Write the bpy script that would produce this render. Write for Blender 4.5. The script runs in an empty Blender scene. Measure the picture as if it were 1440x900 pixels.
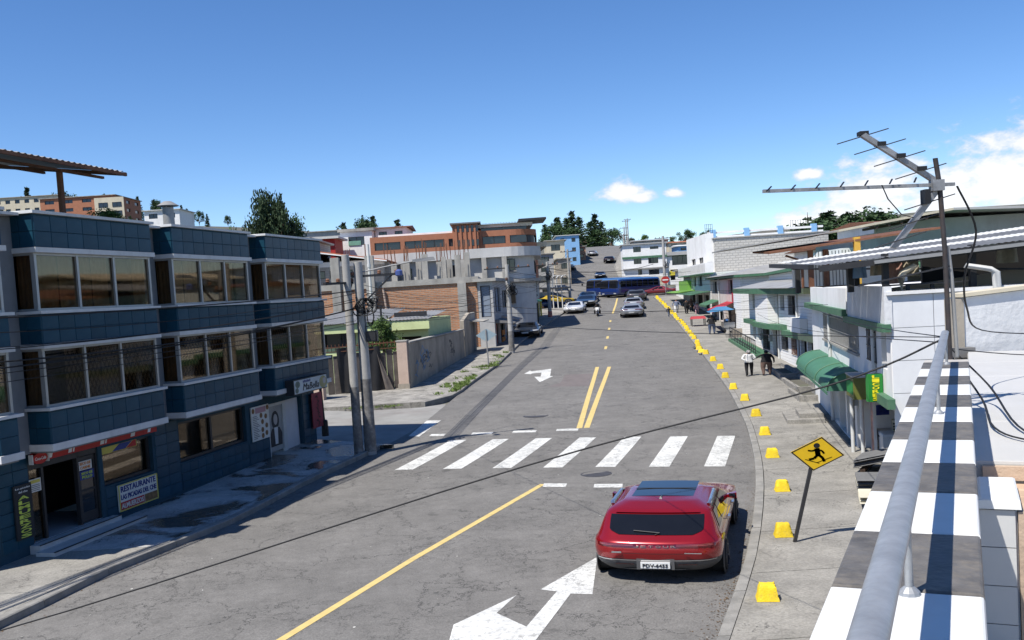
import bpy, bmesh, math, random
from math import sin, cos, pi, radians, sqrt, atan2, hypot
from mathutils import Vector, Matrix, noise as mnoise

random.seed(7)
SC = bpy.context.scene
COL = SC.collection
ZS = 0.625          # the photograph is printed wider than it is tall: every height in the place is built to this ratio

# ------------------------------------------------------------------ camera
cam_data = bpy.data.cameras.new('camera')
cam = bpy.data.objects.new('camera', cam_data)
COL.objects.link(cam)
SC.camera = cam
cam_data.sensor_width = 36.0
cam_data.lens = 34.0
cam_data.shift_y = 44.6 / 1440.0
cam_data.clip_start = 0.02
cam_data.clip_end = 9000.0
PITCH, ROLL = 0.0589, -0.0609
_c, _s, _cr, _sr = cos(PITCH), sin(PITCH), cos(ROLL), sin(ROLL)
_r0 = Vector((_cr, _sr * _s, _sr * _c))
_r1 = Vector((_sr, -_cr * _s, -_cr * _c))
_r2 = Vector((0, _c, -_s))
_m = Matrix.Identity(4)
for i in range(3):
    _m[i][0], _m[i][1], _m[i][2] = _r0[i], -_r1[i], -_r2[i]
_m[0][3], _m[1][3], _m[2][3] = 0.0, 0.0, 6.8 * ZS
cam.matrix_world = _m

# ------------------------------------------------------------------ light, sky, exposure
SUNV = Vector((-0.48, -0.416, 1.0)).normalized()       # towards the sun
SC.view_settings.view_transform = 'Standard'
SC.view_settings.look = 'None'
SC.view_settings.gamma = 1.0
SC.view_settings.exposure = 0.68
SC.view_settings.use_curve_mapping = False
SC.render.engine = 'CYCLES'
SC.cycles.max_bounces = 6
SC.cycles.diffuse_bounces = 3
SC.cycles.glossy_bounces = 3
SC.cycles.transmission_bounces = 4
SC.cycles.transparent_max_bounces = 10
SC.cycles.caustics_reflective = False
SC.cycles.caustics_refractive = False
SC.cycles.use_denoising = True

sun_data = bpy.data.lights.new('sun', 'SUN')
sun_data.energy = 4.2
sun_data.angle = radians(0.5)
sun_data.color = (1.0, 0.955, 0.88)
sun = bpy.data.objects.new('sun', sun_data)
COL.objects.link(sun)
sun.location = (0, 0, 60)
sun.rotation_euler = SUNV.to_track_quat('Z', 'Y').to_euler()

world = bpy.data.worlds.new('World')
SC.world = world
world.use_nodes = True
_nt = world.node_tree
_nt.nodes.clear()
def _N(t, **kw):
    n = _nt.nodes.new(t)
    for k, v in kw.items():
        setattr(n, k, v)
    return n
_L = _nt.links.new
_out = _N('ShaderNodeOutputWorld')
_bg = _N('ShaderNodeBackground')
_bg.inputs['Strength'].default_value = 0.104
_sky = _N('ShaderNodeTexSky', sky_type='NISHITA')
_sky.sun_disc = False
_sky.sun_elevation = radians(57.6)
_sky.sun_rotation = atan2(SUNV.x, SUNV.y)
_sky.altitude = 2800.0
_sky.air_density = 1.0
_sky.dust_density = 0.25
_sky.ozone_density = 1.6
_tc = _N('ShaderNodeTexCoord')
_hsv = _N('ShaderNodeHueSaturation')
_hsv.inputs['Hue'].default_value = 0.506
_hsv.inputs['Saturation'].default_value = 1.24
_L(_sky.outputs[0], _hsv.inputs['Color'])
# cumulus: soft blobs set at fixed sky directions, broken up by noise
CLOUDS = [  # azimuth deg (0 = +Y, + = right), elevation deg, half width, half height (rad)
    (27.2, 4.4, .075, .046), (30.0, 4.7, .075, .050), (24.6, 4.0, .070, .034), (21.4, 4.3, .060, .040), (19.4, 3.3, .046, .018), (23.0, 2.8, .070, .016), (27.5, 2.4, .07, .014),
    (34.0, 4.6, .085, .045), (40.0, 5.5, .10, .05), (6.7, 5.5, .028, .0125), (8.1, 5.1, .016, .006), (10.0, 5.3, .010, .005),
    (16.6, 3.1, .035, .008), (17.5, 5.7, .014, .005),
    (58.0, 7.0, .12, .05), (95.0, 8.0, .16, .05), (140.0, 7.0, .12, .05), (-70.0, 8.0, .10, .03), (-120.0, 7.0, .14, .05), (178.0, 9.0, .10, .04)]
_nrm = _N('ShaderNodeVectorMath', operation='NORMALIZE')
_L(_tc.outputs['Generated'], _nrm.inputs[0])
_mp = _N('ShaderNodeVectorMath', operation='MULTIPLY')
_mp.inputs[1].default_value = (34, 34, 62)
_L(_nrm.outputs[0], _mp.inputs[0])
_ns = _N('ShaderNodeTexNoise')
_ns.inputs['Scale'].default_value = 1.0
_ns.inputs['Detail'].default_value = 7.0
_ns.inputs['Roughness'].default_value = 0.58
_L(_mp.outputs[0], _ns.inputs['Vector'])
_acc = None
for az, el, hw, hh in CLOUDS:
    a, e = radians(az), radians(el)
    c = Vector((sin(a) * cos(e), cos(a) * cos(e), sin(e)))
    sub = _N('ShaderNodeVectorMath', operation='SUBTRACT')
    sub.inputs[1].default_value = c
    _L(_nrm.outputs[0], sub.inputs[0])
    mul = _N('ShaderNodeVectorMath', operation='MULTIPLY')
    mul.inputs[1].default_value = (1 / hw, 1 / hw, 1 / hh)
    _L(sub.outputs[0], mul.inputs[0])
    ln = _N('ShaderNodeVectorMath', operation='LENGTH')
    _L(mul.outputs[0], ln.inputs[0])
    inv = _N('ShaderNodeMath', operation='SUBTRACT')
    inv.inputs[0].default_value = 1.0
    _L(ln.outputs['Value'], inv.inputs[1])
    if _acc is None:
        _acc = inv.outputs[0]
    else:
        mx = _N('ShaderNodeMath', operation='SMOOTH_MAX')
        mx.inputs[2].default_value = 0.25
        _L(_acc, mx.inputs[0]); _L(inv.outputs[0], mx.inputs[1])
        _acc = mx.outputs[0]
_nm = _N('ShaderNodeMath', operation='MULTIPLY_ADD')
_nm.inputs[1].default_value = 3.0
_nm.inputs[2].default_value = -1.38
_L(_ns.outputs[0], _nm.inputs[0])
_cm = _N('ShaderNodeMath', operation='ADD')
_L(_acc, _cm.inputs[0]); _L(_nm.outputs[0], _cm.inputs[1])
_mr = _N('ShaderNodeMapRange', interpolation_type='SMOOTHSTEP')
_mr.inputs['From Min'].default_value = -0.05
_mr.inputs['From Max'].default_value = 0.75
_mr.inputs['To Max'].default_value = 0.9
_L(_cm.outputs[0], _mr.inputs['Value'])
_cc = _N('ShaderNodeMapRange')
_cc.inputs['From Min'].default_value = 0.1
_cc.inputs['From Max'].default_value = 1.1
_cc.inputs['To Min'].default_value = 4.6
_cc.inputs['To Max'].default_value = 7.2
_L(_cm.outputs[0], _cc.inputs['Value'])
_ccol = _N('ShaderNodeCombineColor')
_cb = _N('ShaderNodeMath', operation='MULTIPLY')
_cb.inputs[1].default_value = 1.03
_L(_cc.outputs[0], _ccol.inputs[0]); _L(_cc.outputs[0], _ccol.inputs[1])
_L(_cc.outputs[0], _cb.inputs[0]); _L(_cb.outputs[0], _ccol.inputs[2])
_mix = _N('ShaderNodeMix', data_type='RGBA')
_L(_mr.outputs[0], _mix.inputs['Factor'])
_L(_hsv.outputs[0], _mix.inputs['A']); _L(_ccol.outputs[0], _mix.inputs['B'])
_L(_mix.outputs['Result'], _bg.inputs['Color'])
_L(_bg.outputs[0], _out.inputs['Surface'])

# ------------------------------------------------------------------ mesh helpers
class MB:
    """collects shapes; build() links them as one mesh object (heights times ZS)"""
    def __init__(self):
        self.v = []; self.f = []; self.m = []
    def add(self, vs, fs, mi=0):
        o = len(self.v)
        self.v += [tuple(p) for p in vs]
        self.f += [tuple(i + o for i in f) for f in fs]
        self.m += [mi] * len(fs)
        return self
    def box(self, x0, x1, y0, y1, z0, z1, mi=0):
        if x0 > x1: x0, x1 = x1, x0
        if y0 > y1: y0, y1 = y1, y0
        if z0 > z1: z0, z1 = z1, z0
        vs = [(x0,y0,z0),(x1,y0,z0),(x1,y1,z0),(x0,y1,z0),(x0,y0,z1),(x1,y0,z1),(x1,y1,z1),(x0,y1,z1)]
        return self.add(vs, [(0,3,2,1),(4,5,6,7),(0,1,5,4),(1,2,6,5),(2,3,7,6),(3,0,4,7)], mi)
    def frustum(self, x0, x1, y0, y1, z0, z1, t, b=.02, mi=0):
        """block with sloping sides and softened top edge"""
        rings = [(0, z0), (t * .9, z1 - b), (t + b, z1)]
        vs = []
        for d, z in rings:
            vs += [(x0+d,y0+d,z),(x1-d,y0+d,z),(x1-d,y1-d,z),(x0+d,y1-d,z)]
        fs = [(8,9,10,11)]
        for r in range(2):
            for i in range(4):
                j = (i + 1) % 4
                fs.append((r*4+i, r*4+j, r*4+4+j, r*4+4+i))
        return self.add(vs, fs, mi)
    def hexa(self, p, mi=0):
        """8 corners: bottom 4 (ccw) then top 4"""
        return self.add(p, [(0,3,2,1),(4,5,6,7),(0,1,5,4),(1,2,6,5),(2,3,7,6),(3,0,4,7)], mi)
    def prism(self, poly, z0, z1, mi=0):
        n = len(poly)
        vs = [(x, y, z0) for x, y in poly] + [(x, y, z1) for x, y in poly]
        fs = [tuple(range(n-1, -1, -1)), tuple(range(n, 2*n))] + [(i, (i+1) % n, n+(i+1) % n, n+i) for i in range(n)]
        return self.add(vs, fs, mi)
    def prism_x(self, poly, x0, x1, mi=0):
        """polygon in (y,z) extruded along x"""
        n = len(poly)
        vs = [(x0, a, b) for a, b in poly] + [(x1, a, b) for a, b in poly]
        fs = [tuple(range(n-1, -1, -1)), tuple(range(n, 2*n))] + [(i, (i+1) % n, n+(i+1) % n, n+i) for i in range(n)]
        return self.add(vs, fs, mi)
    def tube(self, pts, r, n=8, mi=0, cap=True):
        pts = [Vector(p) for p in pts]
        rs = r if isinstance(r, (list, tuple)) else [r] * len(pts)
        vs = []; fs = []
        up = Vector((0, 0, 1))
        for i, p in enumerate(pts):
            t = (pts[min(i+1, len(pts)-1)] - pts[max(i-1, 0)])
            t = t.normalized() if t.length > 1e-9 else up
            a = t.cross(up)
            if a.length < 1e-3: a = t.cross(Vector((1, 0, 0)))
            a.normalize(); b = a.cross(t)
            for k in range(n):
                w = 2 * pi * k / n
                q = p + (a * cos(w) + b * sin(w)) * rs[i]
                vs.append(q)
        for i in range(len(pts) - 1):
            for k in range(n):
                fs.append((i*n+k, i*n+(k+1) % n, (i+1)*n+(k+1) % n, (i+1)*n+k))
        if cap:
            fs.append(tuple(range(n-1, -1, -1))); o = (len(pts)-1) * n
            fs.append(tuple(range(o, o+n)))
        return self.add(vs, fs, mi)
    def bar(self, a, b, w, h, mi=0):
        """rectangular bar between two points, w across (horizontal), h tall"""
        a, b = Vector(a), Vector(b)
        t = (b - a).normalized()
        s = t.cross(Vector((0, 0, 1)))
        if s.length < 1e-3: s = Vector((1, 0, 0))
        s.normalize(); u = s.cross(t)
        s = s * (w / 2); u = u * (h / 2)
        return self.hexa([a-s-u, a+s-u, b+s-u, b-s-u, a-s+u, a+s+u, b+s+u, b-s+u], mi)
    def lathe_x(self, prof, cx, cy, cz, n=20, mi=0):
        """profile [(x, r)] turned about the x axis at (cy,cz)"""
        vs = []; fs = []
        for x, r in prof:
            for k in range(n):
                w = 2 * pi * k / n
                vs.append((cx + x, cy + r * cos(w), cz + r * sin(w)))
        for i in range(len(prof) - 1):
            for k in range(n):
                fs.append((i*n+k, i*n+(k+1) % n, (i+1)*n+(k+1) % n, (i+1)*n+k))
        fs.append(tuple(range(n))); o = (len(prof)-1) * n
        fs.append(tuple(range(o+n-1, o-1, -1)))
        return self.add(vs, fs, mi)
    def lathe_z(self, prof, cx=0, cy=0, n=16, mi=0):
        vs = []; fs = []
        for r, z in prof:
            for k in range(n):
                w = 2 * pi * k / n
                vs.append((cx + r * cos(w), cy + r * sin(w), z))
        for i in range(len(prof) - 1):
            for k in range(n):
                fs.append((i*n+k, i*n+(k+1) % n, (i+1)*n+(k+1) % n, (i+1)*n+k))
        fs.append(tuple(range(n-1, -1, -1))); o = (len(prof)-1) * n
        fs.append(tuple(range(o, o+n)))
        return self.add(vs, fs, mi)
    def grid(self, fn, nu, nv, mi=0):
        """fn(i/nu, j/nv) -> point"""
        vs = [fn(i / nu, j / nv) for i in range(nu + 1) for j in range(nv + 1)]
        w = nv + 1
        fs = [(i*w+j, (i+1)*w+j, (i+1)*w+j+1, i*w+j+1) for i in range(nu) for j in range(nv)]
        return self.add(vs, fs, mi)
    def sheet(self, a, b, c, d, waves, amp, th=.0, nu=1, mi=0):
        """corrugated sheet: corners a-b (along the waves' crests a->d, across a->b)"""
        a, b, c, d = map(Vector, (a, b, c, d))
        nrm = (b - a).cross(d - a).normalized()
        N = waves * 4
        def fn(u, v):
            p = (a * (1 - u) + b * u) * (1 - v) + (d * (1 - u) + c * u) * v
            return p + nrm * (amp * sin(u * waves * 2 * pi))
        return self.grid(fn, N, nu, mi)
    def mesh(self, name):
        me = bpy.data.meshes.new(name)
        me.from_pydata([(x, y, z * ZS) for x, y, z in self.v], [], self.f)
        if any(self.m): me.polygons.foreach_set('material_index', self.m)
        return me
    def build(self, name, mat, parent=None, loc=None, rz=0.0, smooth=False):
        me = self.mesh(name)
        for mm in (mat if isinstance(mat, (list, tuple)) else [mat]):
            me.materials.append(M[mm] if isinstance(mm, str) else mm)
        if smooth is True:
            me.polygons.foreach_set('use_smooth', [True] * len(me.polygons))
        elif smooth:
            me.polygons.foreach_set('use_smooth', [True] * len(me.polygons))
            me.set_sharp_from_angle(angle=radians(smooth))
        me.update()
        return link(name, me, parent, loc, rz)

def link(name, data, parent=None, loc=None, rz=0.0):
    o = bpy.data.objects.new(name, data)
    COL.objects.link(o)
    if parent is not None: o.parent = parent
    if loc is not None: o.location = (loc[0], loc[1], loc[2] * ZS)
    o.rotation_euler = (0, 0, rz)
    return o

def tag(o, label=None, cat=None, group=None, kind=None):
    if label: o['label'] = label
    if cat: o['category'] = cat
    if group: o['group'] = group
    if kind: o['kind'] = kind
    return o

def thing(name, label, cat, loc=(0, 0, 0), heading=0.0, group=None):
    """an Empty at the thing's base; local +Y runs along `heading` (clockwise from +Y), local +X to its right"""
    o = link(name, None, None, loc, -heading)
    o.empty_display_size = 0.2
    return tag(o, label, cat, group)

def copy_tree(o, parent=None):
    c = o.copy()
    COL.objects.link(c)
    c.parent = parent
    for ch in list(o.children):
        copy_tree(ch, c)
    return c

def part_from(me, name, parent, loc=None, rz=0.0):
    return link(name, me, parent, loc, rz)

def text(body, parent, mat, loc, size, w=None, h=None, facing='x+', ext=.004, shear=0.0, bold=False, name='lettering', align='CENTER'):
    """upright lettering; facing tells which way it is read from (local axes); w, h = printed size"""
    cu = bpy.data.curves.new(name, 'FONT')
    cu.body = body; cu.size = 1.0; cu.extrude = ext
    cu.align_x = align; cu.align_y = 'CENTER'; cu.shear = shear
    cu.resolution_u = 2
    if bold: cu.offset = .02
    cu.materials.append(M[mat])
    tmp = bpy.data.objects.new('t', cu)
    me = tmp.to_mesh().copy()
    me.name = name
    if not me.materials: me.materials.append(M[mat])
    xs = [v.co.x for v in me.vertices]; ys = [v.co.y for v in me.vertices]
    dx, dy = max(xs) - min(xs), max(ys) - min(ys)
    mx_, my_ = (max(xs) + min(xs)) / 2, (max(ys) + min(ys)) / 2
    for v in me.vertices: v.co.x -= mx_; v.co.y -= my_
    tmp.to_mesh_clear(); bpy.data.objects.remove(tmp)
    o = link(name, me, parent, loc)
    sx = (w / dx) if w else size
    sy = (h / dy) if h else (sx if w else size)
    o.scale = (sx, sy * ZS, 1)
    rz = {'y-': 0, 'x+': pi / 2, 'x-': -pi / 2, 'y+': pi}[facing] if isinstance(facing, str) else facing
    o.rotation_euler = (pi / 2, 0, rz)
    return o

# ------------------------------------------------------------------ materials
M = {}
def lin(*c):
    if len(c) == 1: c = c * 3
    return (c[0], c[1], c[2], 1.0)

def mat(name, col, rough=.8, var=.14, scale=5.0, bump=.0, bscale=40.0, spec=.35, metal=0.0, rnd=0.0, dirt=0.0, dcol=(.08, .07, .06), dscale=1.2, streak=1.0, coat=0.0):
    m = bpy.data.materials.new(name); m.use_nodes = True
    nt = m.node_tree; L = nt.links.new
    b = nt.nodes['Principled BSDF']
    b.inputs['Roughness'].default_value = rough
    b.inputs['Metallic'].default_value = metal
    b.inputs['Specular IOR Level'].default_value = spec
    b.inputs['Coat Weight'].default_value = coat
    b.inputs['Coat Roughness'].default_value = .04
    tc = nt.nodes.new('ShaderNodeTexCoord')
    n1 = nt.nodes.new('ShaderNodeTexNoise'); n1.inputs['Scale'].default_value = scale; n1.inputs['Detail'].default_value = 6; n1.inputs['Roughness'].default_value = .62
    L(tc.outputs['Object'], n1.inputs['Vector'])
    mr = nt.nodes.new('ShaderNodeMapRange')
    mr.inputs['From Min'].default_value = .25; mr.inputs['From Max'].default_value = .75
    mr.inputs['To Min'].default_value = 1 - var; mr.inputs['To Max'].default_value = 1 + var
    L(n1.outputs[0], mr.inputs['Value'])
    val = mr.outputs[0]
    if rnd:
        oi = nt.nodes.new('ShaderNodeObjectInfo')
        r2 = nt.nodes.new('ShaderNodeMapRange'); r2.inputs['To Min'].default_value = 1 - rnd; r2.inputs['To Max'].default_value = 1 + rnd
        L(oi.outputs['Random'], r2.inputs['Value'])
        mm = nt.nodes.new('ShaderNodeMath'); mm.operation = 'MULTIPLY'
        L(val, mm.inputs[0]); L(r2.outputs[0], mm.inputs[1]); val = mm.outputs[0]
    vm = nt.nodes.new('ShaderNodeVectorMath'); vm.operation = 'SCALE'
    vm.inputs[0].default_value = col[:3]
    L(val, vm.inputs['Scale'])
    colout = vm.outputs[0]
    if dirt:
        mpn = nt.nodes.new('ShaderNodeMapping'); mpn.inputs['Scale'].default_value = (dscale, dscale, dscale * streak)
        L(tc.outputs['Object'], mpn.inputs['Vector'])
        n2 = nt.nodes.new('ShaderNodeTexNoise'); n2.inputs['Scale'].default_value = 1.0; n2.inputs['Detail'].default_value = 8; n2.inputs['Roughness'].default_value = .68
        L(mpn.outputs[0], n2.inputs['Vector'])
        m2 = nt.nodes.new('ShaderNodeMapRange'); m2.inputs['From Min'].default_value = .48; m2.inputs['From Max'].default_value = .72; m2.inputs['To Max'].default_value = dirt
        L(n2.outputs[0], m2.inputs['Value'])
        mx = nt.nodes.new('ShaderNodeMix'); mx.data_type = 'RGBA'; mx.inputs['B'].default_value = lin(*dcol)
        L(m2.outputs[0], mx.inputs['Factor']); L(colout, mx.inputs['A'])
        colout = mx.outputs['Result']
    L(colout, b.inputs['Base Color'])
    if bump:
        n3 = nt.nodes.new('ShaderNodeTexNoise'); n3.inputs['Scale'].default_value = bscale; n3.inputs['Detail'].default_value = 5
        L(tc.outputs['Object'], n3.inputs['Vector'])
        bp = nt.nodes.new('ShaderNodeBump'); bp.inputs['Strength'].default_value = bump; bp.inputs['Distance'].default_value = .02
        L(n3.outputs[0], bp.inputs['Height']); L(bp.outputs[0], b.inputs['Normal'])
    M[name] = m
    return m

def add_cracks(name, scales=((.55, .012), (1.5, .012)), col=(.05, .048, .045), lo=.46, hi=.56, grain=.25):
    m = M[name]; nt = m.node_tree; L = nt.links.new; b = nt.nodes['Principled BSDF']
    for l in list(nt.links):
        if l.to_socket == b.inputs['Base Color']:
            src = l.from_socket; nt.links.remove(l)
    geo = nt.nodes.new('ShaderNodeNewGeometry')
    def noise(sc, det=5):
        n = nt.nodes.new('ShaderNodeTexNoise'); n.inputs['Scale'].default_value = sc; n.inputs['Detail'].default_value = det; n.inputs['Roughness'].default_value = .7
        L(geo.outputs['Position'], n.inputs['Vector']); return n
    w = noise(1.6); ws = nt.nodes.new('ShaderNodeVectorMath'); ws.operation = 'SCALE'; ws.inputs['Scale'].default_value = 1.0; L(w.outputs['Color'], ws.inputs[0])
    va = nt.nodes.new('ShaderNodeVectorMath'); va.operation = 'ADD'; L(geo.outputs['Position'], va.inputs[0]); L(ws.outputs[0], va.inputs[1])
    mask = nt.nodes.new('ShaderNodeMapRange'); mask.inputs['From Min'].default_value = lo; mask.inputs['From Max'].default_value = hi; L(noise(.45, 3).outputs[0], mask.inputs['Value'])
    acc = None
    for sc, wd in scales:
        vo = nt.nodes.new('ShaderNodeTexVoronoi'); vo.feature = 'DISTANCE_TO_EDGE'; vo.inputs['Scale'].default_value = sc; L(va.outputs[0], vo.inputs['Vector'])
        r = nt.nodes.new('ShaderNodeMapRange'); r.inputs['From Max'].default_value = wd; r.inputs['To Min'].default_value = .85; r.inputs['To Max'].default_value = 0; L(vo.outputs['Distance'], r.inputs['Value'])
        if acc is None: acc = r.outputs[0]
        else:
            q = nt.nodes.new('ShaderNodeMath'); q.operation = 'MAXIMUM'; L(acc, q.inputs[0]); L(r.outputs[0], q.inputs[1]); acc = q.outputs[0]
    f = nt.nodes.new('ShaderNodeMath'); f.operation = 'MULTIPLY'; L(acc, f.inputs[0]); L(mask.outputs[0], f.inputs[1])
    # blotches and grain
    bl = nt.nodes.new('ShaderNodeMapRange'); bl.inputs['From Min'].default_value = .3; bl.inputs['From Max'].default_value = .7; bl.inputs['To Min'].default_value = .74; bl.inputs['To Max'].default_value = 1.16; L(noise(1.1, 8).outputs[0], bl.inputs['Value'])
    gr = nt.nodes.new('ShaderNodeMapRange'); gr.inputs['From Min'].default_value = .3; gr.inputs['From Max'].default_value = .7; gr.inputs['To Min'].default_value = 1 - grain; gr.inputs['To Max'].default_value = 1 + grain; L(noise(26, 4).outputs[0], gr.inputs['Value'])
    mm = nt.nodes.new('ShaderNodeMath'); mm.operation = 'MULTIPLY'; L(bl.outputs[0], mm.inputs[0]); L(gr.outputs[0], mm.inputs[1])
    sc_ = nt.nodes.new('ShaderNodeVectorMath'); sc_.operation = 'SCALE'; L(src, sc_.inputs[0]); L(mm.outputs[0], sc_.inputs['Scale'])
    mx = nt.nodes.new('ShaderNodeMix'); mx.data_type = 'RGBA'; mx.inputs['B'].default_value = lin(*col); L(f.outputs[0], mx.inputs['Factor']); L(sc_.outputs[0], mx.inputs['A']); L(mx.outputs['Result'], b.inputs['Base Color'])

def coursed(name, c1, c2, mortar, bw, bh, msize=.012, rough=.85, var=.25, dirt=.3, dcol=(.12, .1, .08), axis='x', bump=.5):
    """small masonry whose pieces are too far off to tell apart; bh is the built course height"""
    m = mat(name, c1, rough, var=var, scale=2.0, dirt=dirt, dcol=dcol, dscale=.9, streak=.5)
    nt = m.node_tree; L = nt.links.new; b = nt.nodes['Principled BSDF']
    tc = nt.nodes.new('ShaderNodeTexCoord')
    sp = nt.nodes.new('ShaderNodeSeparateXYZ'); L(tc.outputs['Object'], sp.inputs[0])
    ad = nt.nodes.new('ShaderNodeMath'); ad.operation = 'ADD'
    L(sp.outputs[0], ad.inputs[0]); L(sp.outputs[1], ad.inputs[1])
    cb = nt.nodes.new('ShaderNodeCombineXYZ'); L(ad.outputs[0], cb.inputs[0]); L(sp.outputs[2], cb.inputs[1])
    br = nt.nodes.new('ShaderNodeTexBrick')
    br.inputs['Scale'].default_value = 1.0; br.inputs['Brick Width'].default_value = bw; br.inputs['Row Height'].default_value = bh
    br.inputs['Mortar Size'].default_value = msize; br.inputs['Mortar Smooth'].default_value = .3
    br.inputs['Color1'].default_value = lin(*c1); br.inputs['Color2'].default_value = lin(*c2); br.inputs['Mortar'].default_value = lin(*mortar)
    L(cb.outputs[0], br.inputs['Vector'])
    # multiply existing colour chain by the brick colour ratio
    for l in list(nt.links):
        if l.to_socket == b.inputs['Base Color']:
            src = l.from_socket; nt.links.remove(l)
    mx = nt.nodes.new('ShaderNodeMix'); mx.data_type = 'RGBA'; mx.inputs['Factor'].default_value = .72
    L(src, mx.inputs['A']); L(br.outputs['Color'], mx.inputs['B'])
    L(mx.outputs['Result'], b.inputs['Base Color'])
    bp = nt.nodes.new('ShaderNodeBump'); bp.inputs['Strength'].default_value = bump; bp.inputs['Distance'].default_value = .02; bp.invert = True
    L(br.outputs['Fac'], bp.inputs['Height']); L(bp.outputs[0], b.inputs['Normal'])
    return m

def glass(name, tint=(.5, .45, .38), refl=.12, rough=.03):
    """thin window glass: partly see-through, partly mirror"""
    m = bpy.data.materials.new(name); m.use_nodes = True
    nt = m.node_tree; L = nt.links.new; nt.nodes.clear()
    o = nt.nodes.new('ShaderNodeOutputMaterial')
    tr = nt.nodes.new('ShaderNodeBsdfTransparent'); tr.inputs[0].default_value = lin(*tint)
    gl = nt.nodes.new('ShaderNodeBsdfGlossy'); gl.inputs['Roughness'].default_value = rough; gl.inputs[0].default_value = lin(.9)
    fr = nt.nodes.new('ShaderNodeFresnel'); fr.inputs[0].default_value = 1.5
    ad = nt.nodes.new('ShaderNodeMath'); ad.operation = 'MULTIPLY_ADD'; ad.use_clamp = True; ad.inputs[1].default_value = .36; ad.inputs[2].default_value = refl
    L(fr.outputs[0], ad.inputs[0])
    mx = nt.nodes.new('ShaderNodeMixShader'); L(ad.outputs[0], mx.inputs[0]); L(tr.outputs[0], mx.inputs[1]); L(gl.outputs[0], mx.inputs[2])
    L(mx.outputs[0], o.inputs[0])
    M[name] = m
    return m
# ------------------------------------------------------------------ the palette
mat('concrete', (.262, .249, .222), .9, var=.22, scale=1.6, bump=.25, bscale=30, dirt=.55, dcol=(.16, .15, .135), dscale=.8)
mat('concrete_worn', (.285, .27, .243), .9, var=.25, scale=2.2, bump=.35, bscale=22, dirt=.75, dcol=(.12, .115, .105), dscale=1.6)
mat('kerb', (.25, .24, .22), .9, var=.25, scale=3, bump=.3, dirt=.6, dcol=(.10, .10, .095), dscale=2)
mat('earth', (.11, .105, .085), .95, var=.4, scale=.5, bump=.3, bscale=6, dirt=.8, dcol=(.06, .085, .035), dscale=.12)
add_cracks('concrete'); add_cracks('concrete_worn', lo=.40, hi=.52)
mat('white_paint', (.62, .62, .595), .85, var=.14, scale=5, dirt=.85, dcol=(.24, .235, .22), dscale=11)
add_cracks('white_paint', ((1.6, .02), (3.2, .03)), (.14, .14, .135), .40, .52, .12)
mat('yellow_paint', (.58, .44, .17), .8, var=.12, scale=7, dirt=.35, dcol=(.30, .26, .16), dscale=5)
mat('yellow_block', (.74, .53, .02), .7, var=.12, scale=8, bump=.3, bscale=50, dirt=.6, dcol=(.36, .27, .08), dscale=9, rnd=.12)
mat('patch', (.15, .13, .125), .92, var=.2, scale=3, bump=.3)
mat('iron', (.09, .085, .085), .6, var=.3, scale=8, bump=.2, metal=.5)

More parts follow.
